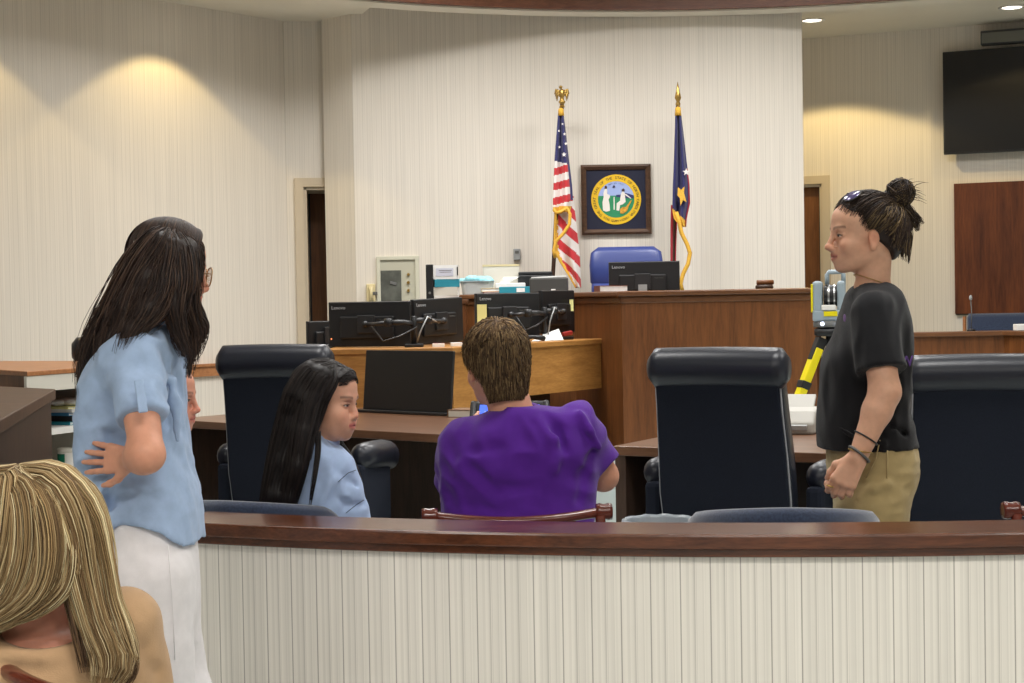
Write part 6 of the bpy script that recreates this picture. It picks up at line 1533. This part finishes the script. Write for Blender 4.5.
G1 = [([(172,229,-.01),(156,243,-.07),(139,268,-.09),(120,305,-.09),(99,340,-.06),(88,368,-.03),(80,398,.0)], (.018,.036,.045,.046,.040,.030,.012), 150),
      ([(173,230,-.02),(163,248,-.085),(146,278,-.11),(130,312,-.125),(113,342,-.13),(98,372,-.12)], (.018,.038,.046,.046,.036,.014), 150),
      ([(175,230,-.02),(173,252,-.09),(164,284,-.12),(150,308,-.155),(132,330,-.19),(116,354,-.20)], (.016,.034,.04,.038,.026,.010), 130),
      ([(177,231,-.02),(183,252,-.08),(182,280,-.105),(176,305,-.12),(177,330,-.12),(184,356,-.11)], (.014,.030,.034,.028,.018,.008), 110),
      ([(179,231,-.01),(190,248,-.06),(192,275,-.075),(190,305,-.07),(195,330,-.06),(192,352,-.06),(189,378,-.06)], (.012,.020,.022,.020,.016,.012,.006), 80),
      ([(192,285,-.07),(196,308,-.055),(203,326,-.05),(200,342,-.05),(194,360,-.05)], (.010,.014,.012,.009,.005), 34),
      ([(186,290,-.09),(181,312,-.10),(184,335,-.09),(189,358,-.08)], (.010,.012,.010,.006), 30),
      ([(181,230,.0),(195,243,-.02),(199,256,-.02),(197,280,-.03),(196,300,-.03)], (.010,.014,.012,.012,.01), 50),
      ([(168,229,.03),(148,254,.07),(128,292,.07),(106,330,.07),(92,366,.05)], (.02,.04,.045,.04,.02), 60)]
B = cap_base(h1, .006, hl1)
for g, w_, n in G1[:5]:
    B.chain([J(*p) for p in g], [q*.72 for q in w_], .02)
H.base(B, around(B, .006, body_h=.006), lin(40, 29, 25))
crown(H, h1, 800, .027, py=.004, x1=.055)
for g, w_, n in G1: H.lock([J(*p) for p in g], w_, n, .0017, 20, .5, .015, 11.0)
H.build(P1, MT['hair'], root1)
# glasses
for y in (-.032, .032):
    c_ = h1.w(.108, y, .008); nn = h1.R @ V3((1, .12*np.sign(y), -.05)); u_ = h1.R @ V3((0, 1, 0)); v_ = h1.R @ V3((0, 0, 1))
    pts = [c_ + u_*.026*math.copysign(abs(math.cos(t))**.7, math.cos(t)) + v_*.022*math.copysign(abs(math.sin(t))**.7, math.sin(t)) for t in np.linspace(0, 2*math.pi, 29)]
    polyt('glasses_rim', P1, root1, pts, .0016, MT['goldwire'], 6); lm = MB(); lm.loft([[Vector(p - root1) for p in pts[:-1]], [Vector(p - root1 + nn*.001) for p in pts[:-1]]]); lm.build('glasses_lens', MT['lens'], P1)
    polyt('glasses_arm', P1, root1, [h1.w(.106, y*1.78, .016), h1.w(.05, y*2.4, .014), h1.w(-.01, y*2.55, .012)], .0016, MT['goldwire'], 6)
polyt('glasses_bridge', P1, root1, [h1.w(.110, -.008, .012), h1.w(.114, 0, .014), h1.w(.110, .008, .012)], .0016, MT['goldwire'], 6)

# ============ the man in the purple t-shirt, seated with his back to us
Y3 = 4.66; J = lambda px, py, dy=0.0: V3(PY(px, py, Y3+dy)); root3 = V3((PY(518, 500, Y3).x, Y3+.05, 0))
h3 = Head(J(496.5, 367, .03), (-.42, .88, -.22), sc=(1.0, 1.02, 1.0))
sh3 = [(405,498,536,.07),(411,485,566,.09),(419,470,588,.105),(430,456,597,.12),(445,446,598,.13),(465,440,597,.135),(490,440,596,.135),(520,443,595,.14),(560,447,592,.14),(600,450,590,.14)]
S = SDF(); h3.prims(S, False); S.cap(h3.w(-.035, 0, -.035), J(511, 412, .0), .058, .066, .03)
S.loft(rows(sh3[2:], Y3, grow=-.03, gy=-.03), .03)
aR = (J(574, 424, .02), J(603, 476, .10), J(556, 452, .33)); aL = (J(464, 442, .02), J(456, 498, .16), J(468, 448, .33))
for s_, e_2, w_2 in (aR, aL): S.cap(s_, e_2, .054, .045, .03); S.cap(e_2, w_2, .043, .03, .02)
hand(S, aR[2], V3((-.45, .75, .35)), V3((.9, .3, .1)), .19, (.55, .6, .65, .7), .05, 1, (.5, .3)); hand(S, aL[2], V3((.05, .8, .4)), V3((-.9, .1, .1)), .19, (.55, .6, .65, .7), .05, -1, (.5, .3))
pel3 = V3((root3[0], Y3+.02, .56)); S.cap(pel3 + V3((-.08, 0, 0)), pel3 + V3((.08, 0, 0)), .115, k=.05)
ank3, f3 = seated_legs(S, pel3 + V3((-.10, .02, -.01)), pel3 + V3((.10, .02, -.01)), (0, 1, 0), .08, .50, .43); feet(S, ank3, f3)
P3 = skin_body('person', 'man with short brown hair in a purple t-shirt sitting with his back turned', S, h3, lin(208, 152, 126), root3, [], brow=lin(90, 66, 48))
S = SDF()
for s_, e_2, w_2 in (aR, aL):
    S.cap(s_, s_*.1 + e_2*.9, .070, .072, .03); S.cut(s_*.22 + e_2*.78, (e_2 - s_) + V3((0, -.05, 0)), .004)
S.loft(rows(sh3, Y3), .045)
S.ell(J(572, 420, .0), (.05, .07, .042), None, .04); S.ell(J(460, 448, .01), (.05, .07, .05), None, .04)
for pts, r_, sub in (([J(548, 413, -.09), J(560, 430, -.11), J(566, 452, -.12)], .010, True), ([J(536, 420, -.1), J(552, 440, -.12), J(556, 470, -.13)], .008, False), ([J(470, 470, -.12), J(500, 490, -.14), J(540, 486, -.14)], .010, True), ([J(452, 458, -.1), J(470, 452, -.12), J(500, 446, -.13)], .008, True), ([J(456, 480, -.11), J(468, 505, -.12), J(500, 512, -.14)], .010, True), ([J(594, 450, -.06), J(588, 470, -.09), J(580, 500, -.1)], .009, True), ([J(580, 412, -.07), J(590, 430, -.08), J(600, 448, -.06)], .008, False)):
    S.chain(pts, [r_*.6, r_, r_*.5], .026, sub)
S.disp(cloth_fold(51, .014, (38, 38, 30), 1.1))
S.cap(h3.w(-.035, 0, -.035), J(511, 405, .0), .058, .066, .004, True); S.cut(V3((0, 0, .54)), (0, 0, -1))
garment('t_shirt', S, .006, MT['purple'], P3, root3)
for i, (px, py) in enumerate(((594.5, 421), (598, 427), (601.5, 434))):
    o = MB().box((0, 0, 0), (.012, .010, .012)).build('sleeve_print', mat('sleeve_print_white', srgb(206, 196, 214), .7), P3, bevel=.002); o.location = Vector(J(px, py, .0)) - Vector(root3)
S = SDF(); S.cap(pel3 + V3((-.07, -.01, .01)), pel3 + V3((.07, -.01, .01)), .135, k=.05)
seated_legs(S, pel3 + V3((-.10, .02, -.01)), pel3 + V3((.10, .02, -.01)), (0, 1, 0), .095, .50, .43); S.cut(V3((0, 0, .462)) , (0, 0, -1)) if False else None
garment('trousers', S, .009, MT['denim'], P3, root3)
for a in ank3:
    S = SDF(); shoe(S, a, f3, .28); garment('shoe', S, .009, MT['shoe'], P3, root3)
pal3 = [lin(98, 76, 52), lin(122, 98, 68), lin(80, 60, 42), lin(140, 116, 82), lin(66, 50, 36), lin(108, 84, 58)]
H = Hair(33, pal3)
hl3 = [(.15, .08), (.1, .08), (.075, .072), (.05, .055), (.03, .040), (.0, .012), (-.03, -.03), (-.06, -.055), (-.10, -.06)]
B = cap_base(h3, .010, hl3); B.cut(h3.w(-.06, 0, -.104), h3.R @ V3((-.1, 0, -1)), .01)
H.base(B, around(B, .005, body_h=.005), lin(84, 64, 45))
wh = V3((-.045, .01, .075))
for i in range(4200):
    az = rs.uniform(0, 2*math.pi); t0 = rs.uniform(0, .80)**.75; el = 0
    tgt = V3((math.cos(az), math.sin(az), -2.2 + 1.5*min(1, max(0, (math.cos(az) - .15)/.65)))); 
    tw = rs.normal()*.12; P = []
    for t in np.linspace(t0, min(1.0, t0 + rs.uniform(.3, .5)), 10):
        d = slerp(wh, tgt, t*(.92)); c, s_ = math.cos(.35+tw), math.sin(.35+tw); P.append(scalp(h3, d, .013 + .007*math.sin(math.pi*min(1, (t-t0)/.3)) + .002*rs.normal(), True, .30))
    lc_ = h3.loc(np.array(P)); bad = (lc_[:, 0] > np.interp(lc_[:, 2], *np.array(sorted(hl3)).T) + .014) | (lc_[:, 2] < -.120 + .013*rs.normal())
    if bad.any(): P = P[:int(np.argmax(bad))]; lc_ = lc_[:len(P)]
    if len(P) < 4: continue
    zf_ = float(np.clip((lc_[-1, 2] + .06)/.15, 0, 1)); tint = pal3[rs.randint(6)]*(.6 + .7*zf_)*(1 + .2*rs.normal()); H.strand(P, .0016*rs.uniform(.7, 1.3), tint, taper=(.6, 1, .15))
H.build(P3, MT['dull_hair'], root3)
# the handheld controller
c0_ = J(509, 424, .42); tq = thing('handheld_controller', 'black handheld tablet with a lit blue screen held by the man in purple', 'tablet', c0_, R(-6)); tq.rotation_euler = (R(-38), 0, R(-6))
wT = (J(547, 410, .42) - J(471, 410, .42))[0]
MB().box((0, 0, 0), (wT, .025, .17)).build('case', MT['black'], tq, bevel=.012, seg=3)
MB().box((0, -.0135, 0), (wT-.05, .002, .13)).build('screen', MT['tablet_screen'], tq)
MB().box((-wT*.5+.062, -.0155, .01), (.04, .002, .055)).box((.02, -.0155, -.02), (.07, .002, .05)).build('screen_window', MT['tablet_window'], tq)
for sx in (-1, 1): MB().box((sx*(wT/2-.004), -.004, 0), (.02, .036, .16)).build('grip', MT['black2'], tq, bevel=.009, seg=3)

# ============ the young woman with long black hair, seated
Y2 = 4.84; J = lambda px, py, dy=0.0: V3(PY(px, py, Y2+dy)); root2 = V3((PY(315, 500, Y2).x, Y2+.05, 0))
h2 = Head(J(325.5, 405.5), (.93, -.33, -.10), sc=(.98, .97, .97))
sh2 = [(436,305,330,.07),(443,296,335,.10),(452,288,342,.12),(468,279,350,.13),(490,274,358,.135),(520,273,358,.135),(560,276,352,.14),(590,278,348,.15)]
S = SDF(); h2.prims(S, True, .45, 1.12); S.cap(h2.w(-.03, 0, -.03), J(317, 442), .048, .055, .03); S.loft(rows(sh2[1:], Y2, grow=-.03, gy=-.03), .03)
bR = (J(337, 468, -.02), J(356, 535, .0), J(368, 545, .24)); bL = (J(288, 465, .02), J(278, 535, .06), J(300, 545, .28))
for s_, e_2, w_2 in (bR, bL): S.cap(s_, e_2, .047, .04, .03); S.cap(e_2, w_2, .04, .026, .02)
hand(S, bR[2], V3((-.3, .9, 0)), V3((.2, 0, 1)), .17, (.25, .3, .3, .3), .08, 1); hand(S, bL[2], V3((.3, .9, 0)), V3((-.2, 0, 1)), .17, (.25, .3, .3, .3), .08, -1)
pel2 = V3((root2[0], Y2, .56)); S.cap(pel2 + V3((-.08, 0, 0)), pel2 + V3((.08, 0, 0)), .11, k=.05)
ank2, f2_ = seated_legs(S, pel2 + V3((-.09, .02, -.01)), pel2 + V3((.09, .02, -.01)), (.25, 1, 0), .075, .50, .40, splay=.02); feet(S, ank2, f2_)
P2 = skin_body('person', 'young woman with long straight black hair in a pale blue shirt sitting and facing right', S, h2, lin(214, 162, 136), root2, [], brow=lin(50, 36, 32), lip=lin(188, 96, 92))
S = SDF()
for s_, e_2, w_2 in (bR, bL): S.cap(s_, e_2, .056, .056, .03); S.cap(e_2, e_2*.2 + w_2*.8, .055, .042, .02); S.cut(e_2*.25 + w_2*.75, w_2 - e_2, .004)
S.loft(rows(sh2, Y2), .04)
for pts, r_, sub in (([J(325, 470, -.14), J(338, 486, -.14), J(346, 505, -.10)], .006, True), ([J(330, 462, -.13), J(345, 476, -.09), J(356, 486, -.05)], .003, True), ([J(318, 480, -.15), J(328, 500, -.15), J(332, 516, -.14)], .009, True), ([J(344, 500, -.1), J(354, 506, -.08), J(364, 504, -.03)], .003, True)): S.chain(pts, [r_*.6, r_, r_*.5], .022, sub)
S.disp(cloth_fold(61, .012, (48, 48, 34), 1.1)); S.cap(h2.w(-.03, 0, -.03), J(319, 436), .046, .056, .004, True); S.cut(V3((0, 0, .54)), (0, 0, -1))
garment('shirt', S, .006, MT['paleblue'], P2, root2)
S = SDF(); nk = J(319, 438); S.cap(nk + V3((0, 0, -.02)), nk + V3((.0, 0, .0)), .062, .060, .02); S.cap(nk + V3((0, 0, -.05)), nk + V3((.0, 0, .05)), .052, .054, .004, True); S.cut(nk + V3((0, 0, .02)), (.1, 0, 1)); S.cut(nk + V3((0, 0, -.04)), (0, 0, -1))
garment('shirt_collar', S, .005, MT['paleblue'], P2, root2)
for pts in ([J(338, 482, -.115), J(348, 473, -.09), J(356, 470, -.05)], [J(346, 513, -.115), J(356, 505, -.09), J(364, 500, -.04)]): polyt('sleeve_seam', P2, root2, pts, .0011, MT['denim'], 6)
S = SDF(); S.cap(pel2 + V3((-.06, -.01, .01)), pel2 + V3((.06, -.01, .01)), .125, k=.05); seated_legs(S, pel2 + V3((-.09, .02, -.01)), pel2 + V3((.09, .02, -.01)), (.25, 1, 0), .088, .50, .40, splay=.02)
garment('trousers', S, .009, MT['denim'], P2, root2)
for a in ank2:
    S = SDF(); shoe(S, a, f2_, .23); garment('shoe', S, .009, MT['whiteshoe'], P2, root2)
pal2 = [lin(26, 20, 20), lin(34, 27, 26), lin(20, 16, 17), lin(44, 35, 32)]
H = Hair(27, pal2); hl2 = [(.15, .10), (.1, .095), (.09, .088), (.08, .074), (.065, .056), (.045, .042), (.02, .030), (-.01, .018), (-.04, .006), (-.07, -.01), (-.1, -.03)]
G2 = [([(331,364,0),(311,371,-.055),(298,394,-.085),(289,425,-.10),(280,460,-.12),(272,495,-.14),(268,525,-.14)], (.016,.036,.045,.045,.042,.036,.03), 200),
      ([(333,365,-.01),(322,376,-.08),(311,398,-.10),(303,430,-.125),(297,465,-.15),(289,498,-.155),(284,525,-.155)], (.014,.034,.040,.040,.034,.028,.02), 190),
      ([(335,366,-.02),(332,380,-.075),(323,396,-.095),(316,416,-.10),(311,436,-.12),(308,460,-.15)], (.012,.022,.024,.022,.016,.008), 110),
      ([(335,366,.0),(345,374,-.03),(350,380,.0),(354,386,.03)], (.012,.016,.012,.008), 70),
      ([(338,444,.05),(348,458,.03),(358,478,.01),(366,505,-.005)], (.018,.016,.012,.006), 40), ([(336,366,.02),(345,372,.05),(349,384,.08),(345,410,.10),(338,440,.08)], (.012,.016,.018,.018,.018), 60),
      ([(318,432,-.105),(318,452,-.14),(314,480,-.165),(310,505,-.165)], (.010,.009,.007,.004), 24),
      ([(331,364,.03),(312,372,.06),(300,400,.08),(290,440,.06),(280,490,.02)], (.02,.04,.045,.045,.04), 60)]
B = cap_base(h2, .003, hl2, yk=.4)
for i in (0, 1, 7): B.chain([J(*p) for p in G2[i][0]], [q*.8 for q in G2[i][1]], .02)
H.base(B, around(B, .006, body_h=.006), lin(24, 19, 19))
crown(H, h2, 620, .018, x1=.085, low=-.1)
for _ in range(320):
    P = [scalp(h2, slerp((rs.uniform(.0, .04), .002, .085), (.95, rs.uniform(-.75, .6), .22), t), .0235 - .013*t) for t in np.linspace(.05, .93, 10)]
    lc_ = h2.loc(np.array(P)); bad = lc_[:, 0] > np.interp(lc_[:, 2] + .4*np.abs(lc_[:, 1]), *np.array(sorted(hl2)).T) - .002
    P = P[:int(np.argmax(bad))] if bad.any() else P
    if len(P) > 3: H.strand(P, .0014)
for g, w_, n in G2: H.lock([J(*p) for p in g], w_, n, .0016, 16, .25, .002, 6.0)
H.build(P2, MT['hair'], root2)
o = MB().ball((0, 0, 0), .005, n=7).build('earring', MT['white'], P2, smooth=True); o.location = Vector(J(318.5, 423, -.098)) - Vector(root2)

# ============ the blond woman in the foreground
Y5 = 2.75; J = lambda px, py, dy=0.0: V3(PY(px, py, Y5+dy)); root5 = V3((PY(36, 600, Y5).x, Y5+.05, 0))
h5 = Head(J(36, 551, .02), (-.12, 1, .22), sc=(1, 1, .94))
sh5 = [(620,-20,92,.09),(632,-45,118,.11),(648,-62,140,.125),(672,-72,148,.13),(720,-70,142,.13),(790,-60,132,.14),(860,-55,128,.15)]
S = SDF(); h5.prims(S); S.cap(h5.w(-.035, 0, -.035), J(38, 632, -.01), .054, .062, .03); S.loft(rows(sh5[1:], Y5, grow=-.028, gy=-.028), .03)
gR = (J(124, 624, .0), J(152, 740, .05), J(134, 760, .28)); gL = (J(-62, 625, .0), J(-85, 745, .08), J(-40, 760, .3))
for s_, e_2, w_2 in (gR, gL): S.cap(s_, e_2, .048, .04, .04); S.cap(e_2, w_2, .04, .026, .02)
hand(S, gR[2], V3((-.4, .9, 0)), V3((.2, 0, 1)), .17, (.25, .3, .3, .3), .08, 1); hand(S, gL[2], V3((.4, .9, 0)), V3((-.2, 0, 1)), .17, (.25, .3, .3, .3), .08, -1)
pel5 = V3((root5[0], Y5+.02, .56)); S.cap(pel5 + V3((-.08, 0, 0)), pel5 + V3((.08, 0, 0)), .11, k=.05)
ank5, f5 = seated_legs(S, pel5 + V3((-.09, .02, -.01)), pel5 + V3((.09, .02, -.01)), (0, 1, 0), .078, .50, .40, splay=.02); feet(S, ank5, f5)
P5 = skin_body('person', 'woman with long streaked blond hair and tan top in the foreground, seen from behind', S, h5, lin(212, 146, 120), root5, [])
S = SDF()
for s_, e_2, w_2 in (gR, gL): S.cap(s_, e_2, .062, .054, .04); S.cap(e_2, e_2*.2 + w_2*.8, .052, .04, .02); S.cut(e_2*.25 + w_2*.75, w_2 - e_2, .004)
S.loft(rows(sh5, Y5), .05); S.ell(J(120, 622, .0), (.058, .07, .046), None, .03)
for pts, r_, sub in (([J(148, 650, -.05), J(155, 665, -.05), J(160, 672, -.02)], .008, True), ([J(20, 642, -.11), J(50, 648, -.125), J(78, 642, -.115)], .006, True), ([J(0, 665, -.12), J(40, 672, -.13), J(80, 664, -.125)], .008, True)): S.chain(pts, [r_*.6, r_, r_*.5], .02, sub)
S.disp(cloth_fold(71, .007, (36, 36, 30), 1.2))
S.ell(J(44, 612, -.06), (.095, .11, .058), None, .006, True); S.cut(V3((0, 0, .54)), (0, 0, -1))
garment('knit_top', S, .006, MT['tanknit'], P5, root5)
S = SDF(); S.cap(pel5 + V3((-.06, -.01, .01)), pel5 + V3((.06, -.01, .01)), .125, k=.05); seated_legs(S, pel5 + V3((-.09, .02, -.01)), pel5 + V3((.09, .02, -.01)), (0, 1, 0), .09, .50, .40, splay=.02)
garment('trousers', S, .01, MT['denim'], P5, root5)
for a in ank5:
    S = SDF(); shoe(S, a, f5, .24); garment('shoe', S, .01, MT['shoe'], P5, root5)
pal5 = [lin(166, 142, 102), lin(142, 116, 80), lin(112, 88, 60), lin(188, 168, 128), lin(92, 72, 50), lin(206, 190, 152), lin(126, 102, 70), lin(150, 126, 90)]
dk5 = [lin(92, 70, 52), lin(74, 56, 42), lin(120, 94, 66)]
H = Hair(55, pal5); hl5 = [(.15, .082), (.1, .083), (.07, .072), (.04, .06), (.0, .035), (-.05, .01), (-.1, -.02)]
G5 = [([(22,472,-.0),(58,480,-.05),(84,512,-.055),(97,556,-.05),(106,600,-.06),(117,636,-.085),(122,662,-.11),(106,690,-.13)], (.016,.034,.034,.028,.026,.030,.028,.014), 230, None),
      ([(22,473,-.02),(52,486,-.085),(70,525,-.10),(80,575,-.10),(92,620,-.115),(104,655,-.13),(100,686,-.14)], (.016,.034,.034,.030,.026,.026,.016), 200, None),
      ([(20,473,-.02),(12,495,-.09),(4,545,-.105),(-14,600,-.10),(-36,640,-.10)], (.016,.034,.036,.034,.022), 150, None),
      ([(21,473,-.03),(28,498,-.105),(28,548,-.12),(12,592,-.12),(-18,618,-.12)], (.014,.032,.034,.028,.016), 170, None),
      ([(22,473,-.03),(44,496,-.10),(52,545,-.122),(40,588,-.125),(6,616,-.125),(-22,626,-.12)], (.014,.030,.032,.026,.020,.014), 180, None),
      ([(60,500,-.095),(70,545,-.11),(64,582,-.118),(36,608,-.125),(2,622,-.125)], (.022,.026,.022,.016,.010), 110, None),
      ([(18,472,-.0),(-14,492,-.05),(-30,545,-.06),(-40,610,-.07),(-46,660,-.08)], (.016,.036,.038,.036,.03), 120, None),
      ([(66,560,-.09),(76,600,-.10),(84,640,-.12),(88,672,-.13)], (.02,.02,.018,.012), 70, dk5),
      ([(98,580,-.05),(112,625,-.08),(128,655,-.1),(130,672,-.11),(118,690,-.12)], (.016,.016,.014,.012,.008), 60, dk5),
      ([(40,476,.05),(80,500,.06),(96,560,.05),(100,620,.02)], (.03,.04,.04,.03), 60, None)]
B = cap_base(h5, .007, hl5)
for i in (0, 1, 2, 3, 4, 6): B.chain([J(*p) for p in G5[i][0]], [q*.6 for q in G5[i][1]], .012)
crown(H, h5, 900, .021, x0=-.07, r=.0014)
H.base(B, around(B, .006, body_h=.0055), lin(126, 100, 68))
for g, w_, n, pl_ in G5: H.lock([J(*p) for p in g], w_, int(n*1.35), .0013, 20, .3, .004, 7.0, pal=pl_)
H.build(P5, MT['dull_hair'], root5)

# ============ the person sitting behind the standing woman, only the face showing
Y6 = 5.30; J = lambda px, py, dy=0.0: V3(PY(px, py, Y6+dy)); root6 = V3((PY(150, 500, Y6).x, Y6, 0))
h6 = Head(J(165, 402), (1, -.06, -.06), sc=(1, 1, 1.0))
S = SDF(); h6.prims(S); S.cap(h6.w(-.03, 0, -.03), J(152, 446), .052, .06, .03)
sh6 = [(440,140,164,.08),(450,130,172,.14),(465,124,178,.18),(495,122,180,.17),(530,122,178,.16),(580,122,176,.16)]
S.loft(rows(sh6[1:], Y6, grow=-.015, gy=-.015), .03)
cA = [(J(150, 462, s_*.17), J(150, 530, s_*.2), J(182, 550, s_*.10)) for s_ in (-1, 1)]
for i, (s_, e_2, w_2) in enumerate(cA): S.cap(s_, e_2, .046, .04, .03); S.cap(e_2, w_2, .04, .026, .02); hand(S, w_2, V3((1, 0, 0)), V3((0, 0, 1)), .17, (.25, .3, .3, .3), .08, 1 if i else -1)
pel6 = V3((root6[0], Y6, .56)); S.cap(pel6 + V3((0, -.08, 0)), pel6 + V3((0, .08, 0)), .11, k=.05)
ank6, f6 = seated_legs(S, pel6 + V3((.02, .09, -.01)), pel6 + V3((.02, -.09, -.01)), (1, .1, 0), .078, .50, .38, splay=.02); feet(S, ank6, f6)
P6 = skin_body('person', 'seated person facing right whose face peeks out behind the standing woman in white pants', S, h6, lin(214, 152, 128), root6, [], brow=lin(80, 58, 46), lip=lin(190, 104, 96))
S = SDF()
for s_, e_2, w_2 in cA: S.cap(s_, e_2, .06, .055, .03); S.cap(e_2, e_2*.2 + w_2*.8, .053, .04, .02); S.cut(e_2*.25 + w_2*.75, w_2 - e_2, .004)
S.loft(rows(sh6, Y6), .04); S.disp(cloth_fold(81, .006)); S.cap(h6.w(-.03, 0, -.03), J(153, 440), .05, .058, .004, True); S.cut(V3((0, 0, .54)), (0, 0, -1))
garment('shirt', S, .008, MT['denim'], P6, root6)
S = SDF(); S.cap(pel6 + V3((0, -.06, .01)), pel6 + V3((0, .06, .01)), .125, k=.05); seated_legs(S, pel6 + V3((.02, .09, -.01)), pel6 + V3((.02, -.09, -.01)), (1, .1, 0), .09, .50, .38, splay=.02)
garment('trousers', S, .01, MT['khaki'], P6, root6)
for a in ank6:
    S = SDF(); shoe(S, a, f6, .24); garment('shoe', S, .01, MT['shoe'], P6, root6)
H = Hair(66, pal1); B = cap_base(h6, .014, [(.15, .08), (.1, .08), (.075, .072), (.05, .05), (.02, .02), (-.03, -.02), (-.09, -.04)]); H.base(B, around(B, .006, body_h=.006), lin(48, 35, 30))
for i in range(800):
    az = rs.uniform(0, 2*math.pi); t0 = rs.uniform(0, .6); P = [scalp(h6, slerp((-.3, 0, 1), (math.cos(az), math.sin(az), -.5), t), .022) for t in np.linspace(t0, t0+.4, 8)]
    if (h6.loc(np.array(P))[:, 0] > .05).any(): continue
    H.strand(P, .002)
H.build(P6, MT['hair'], root6)
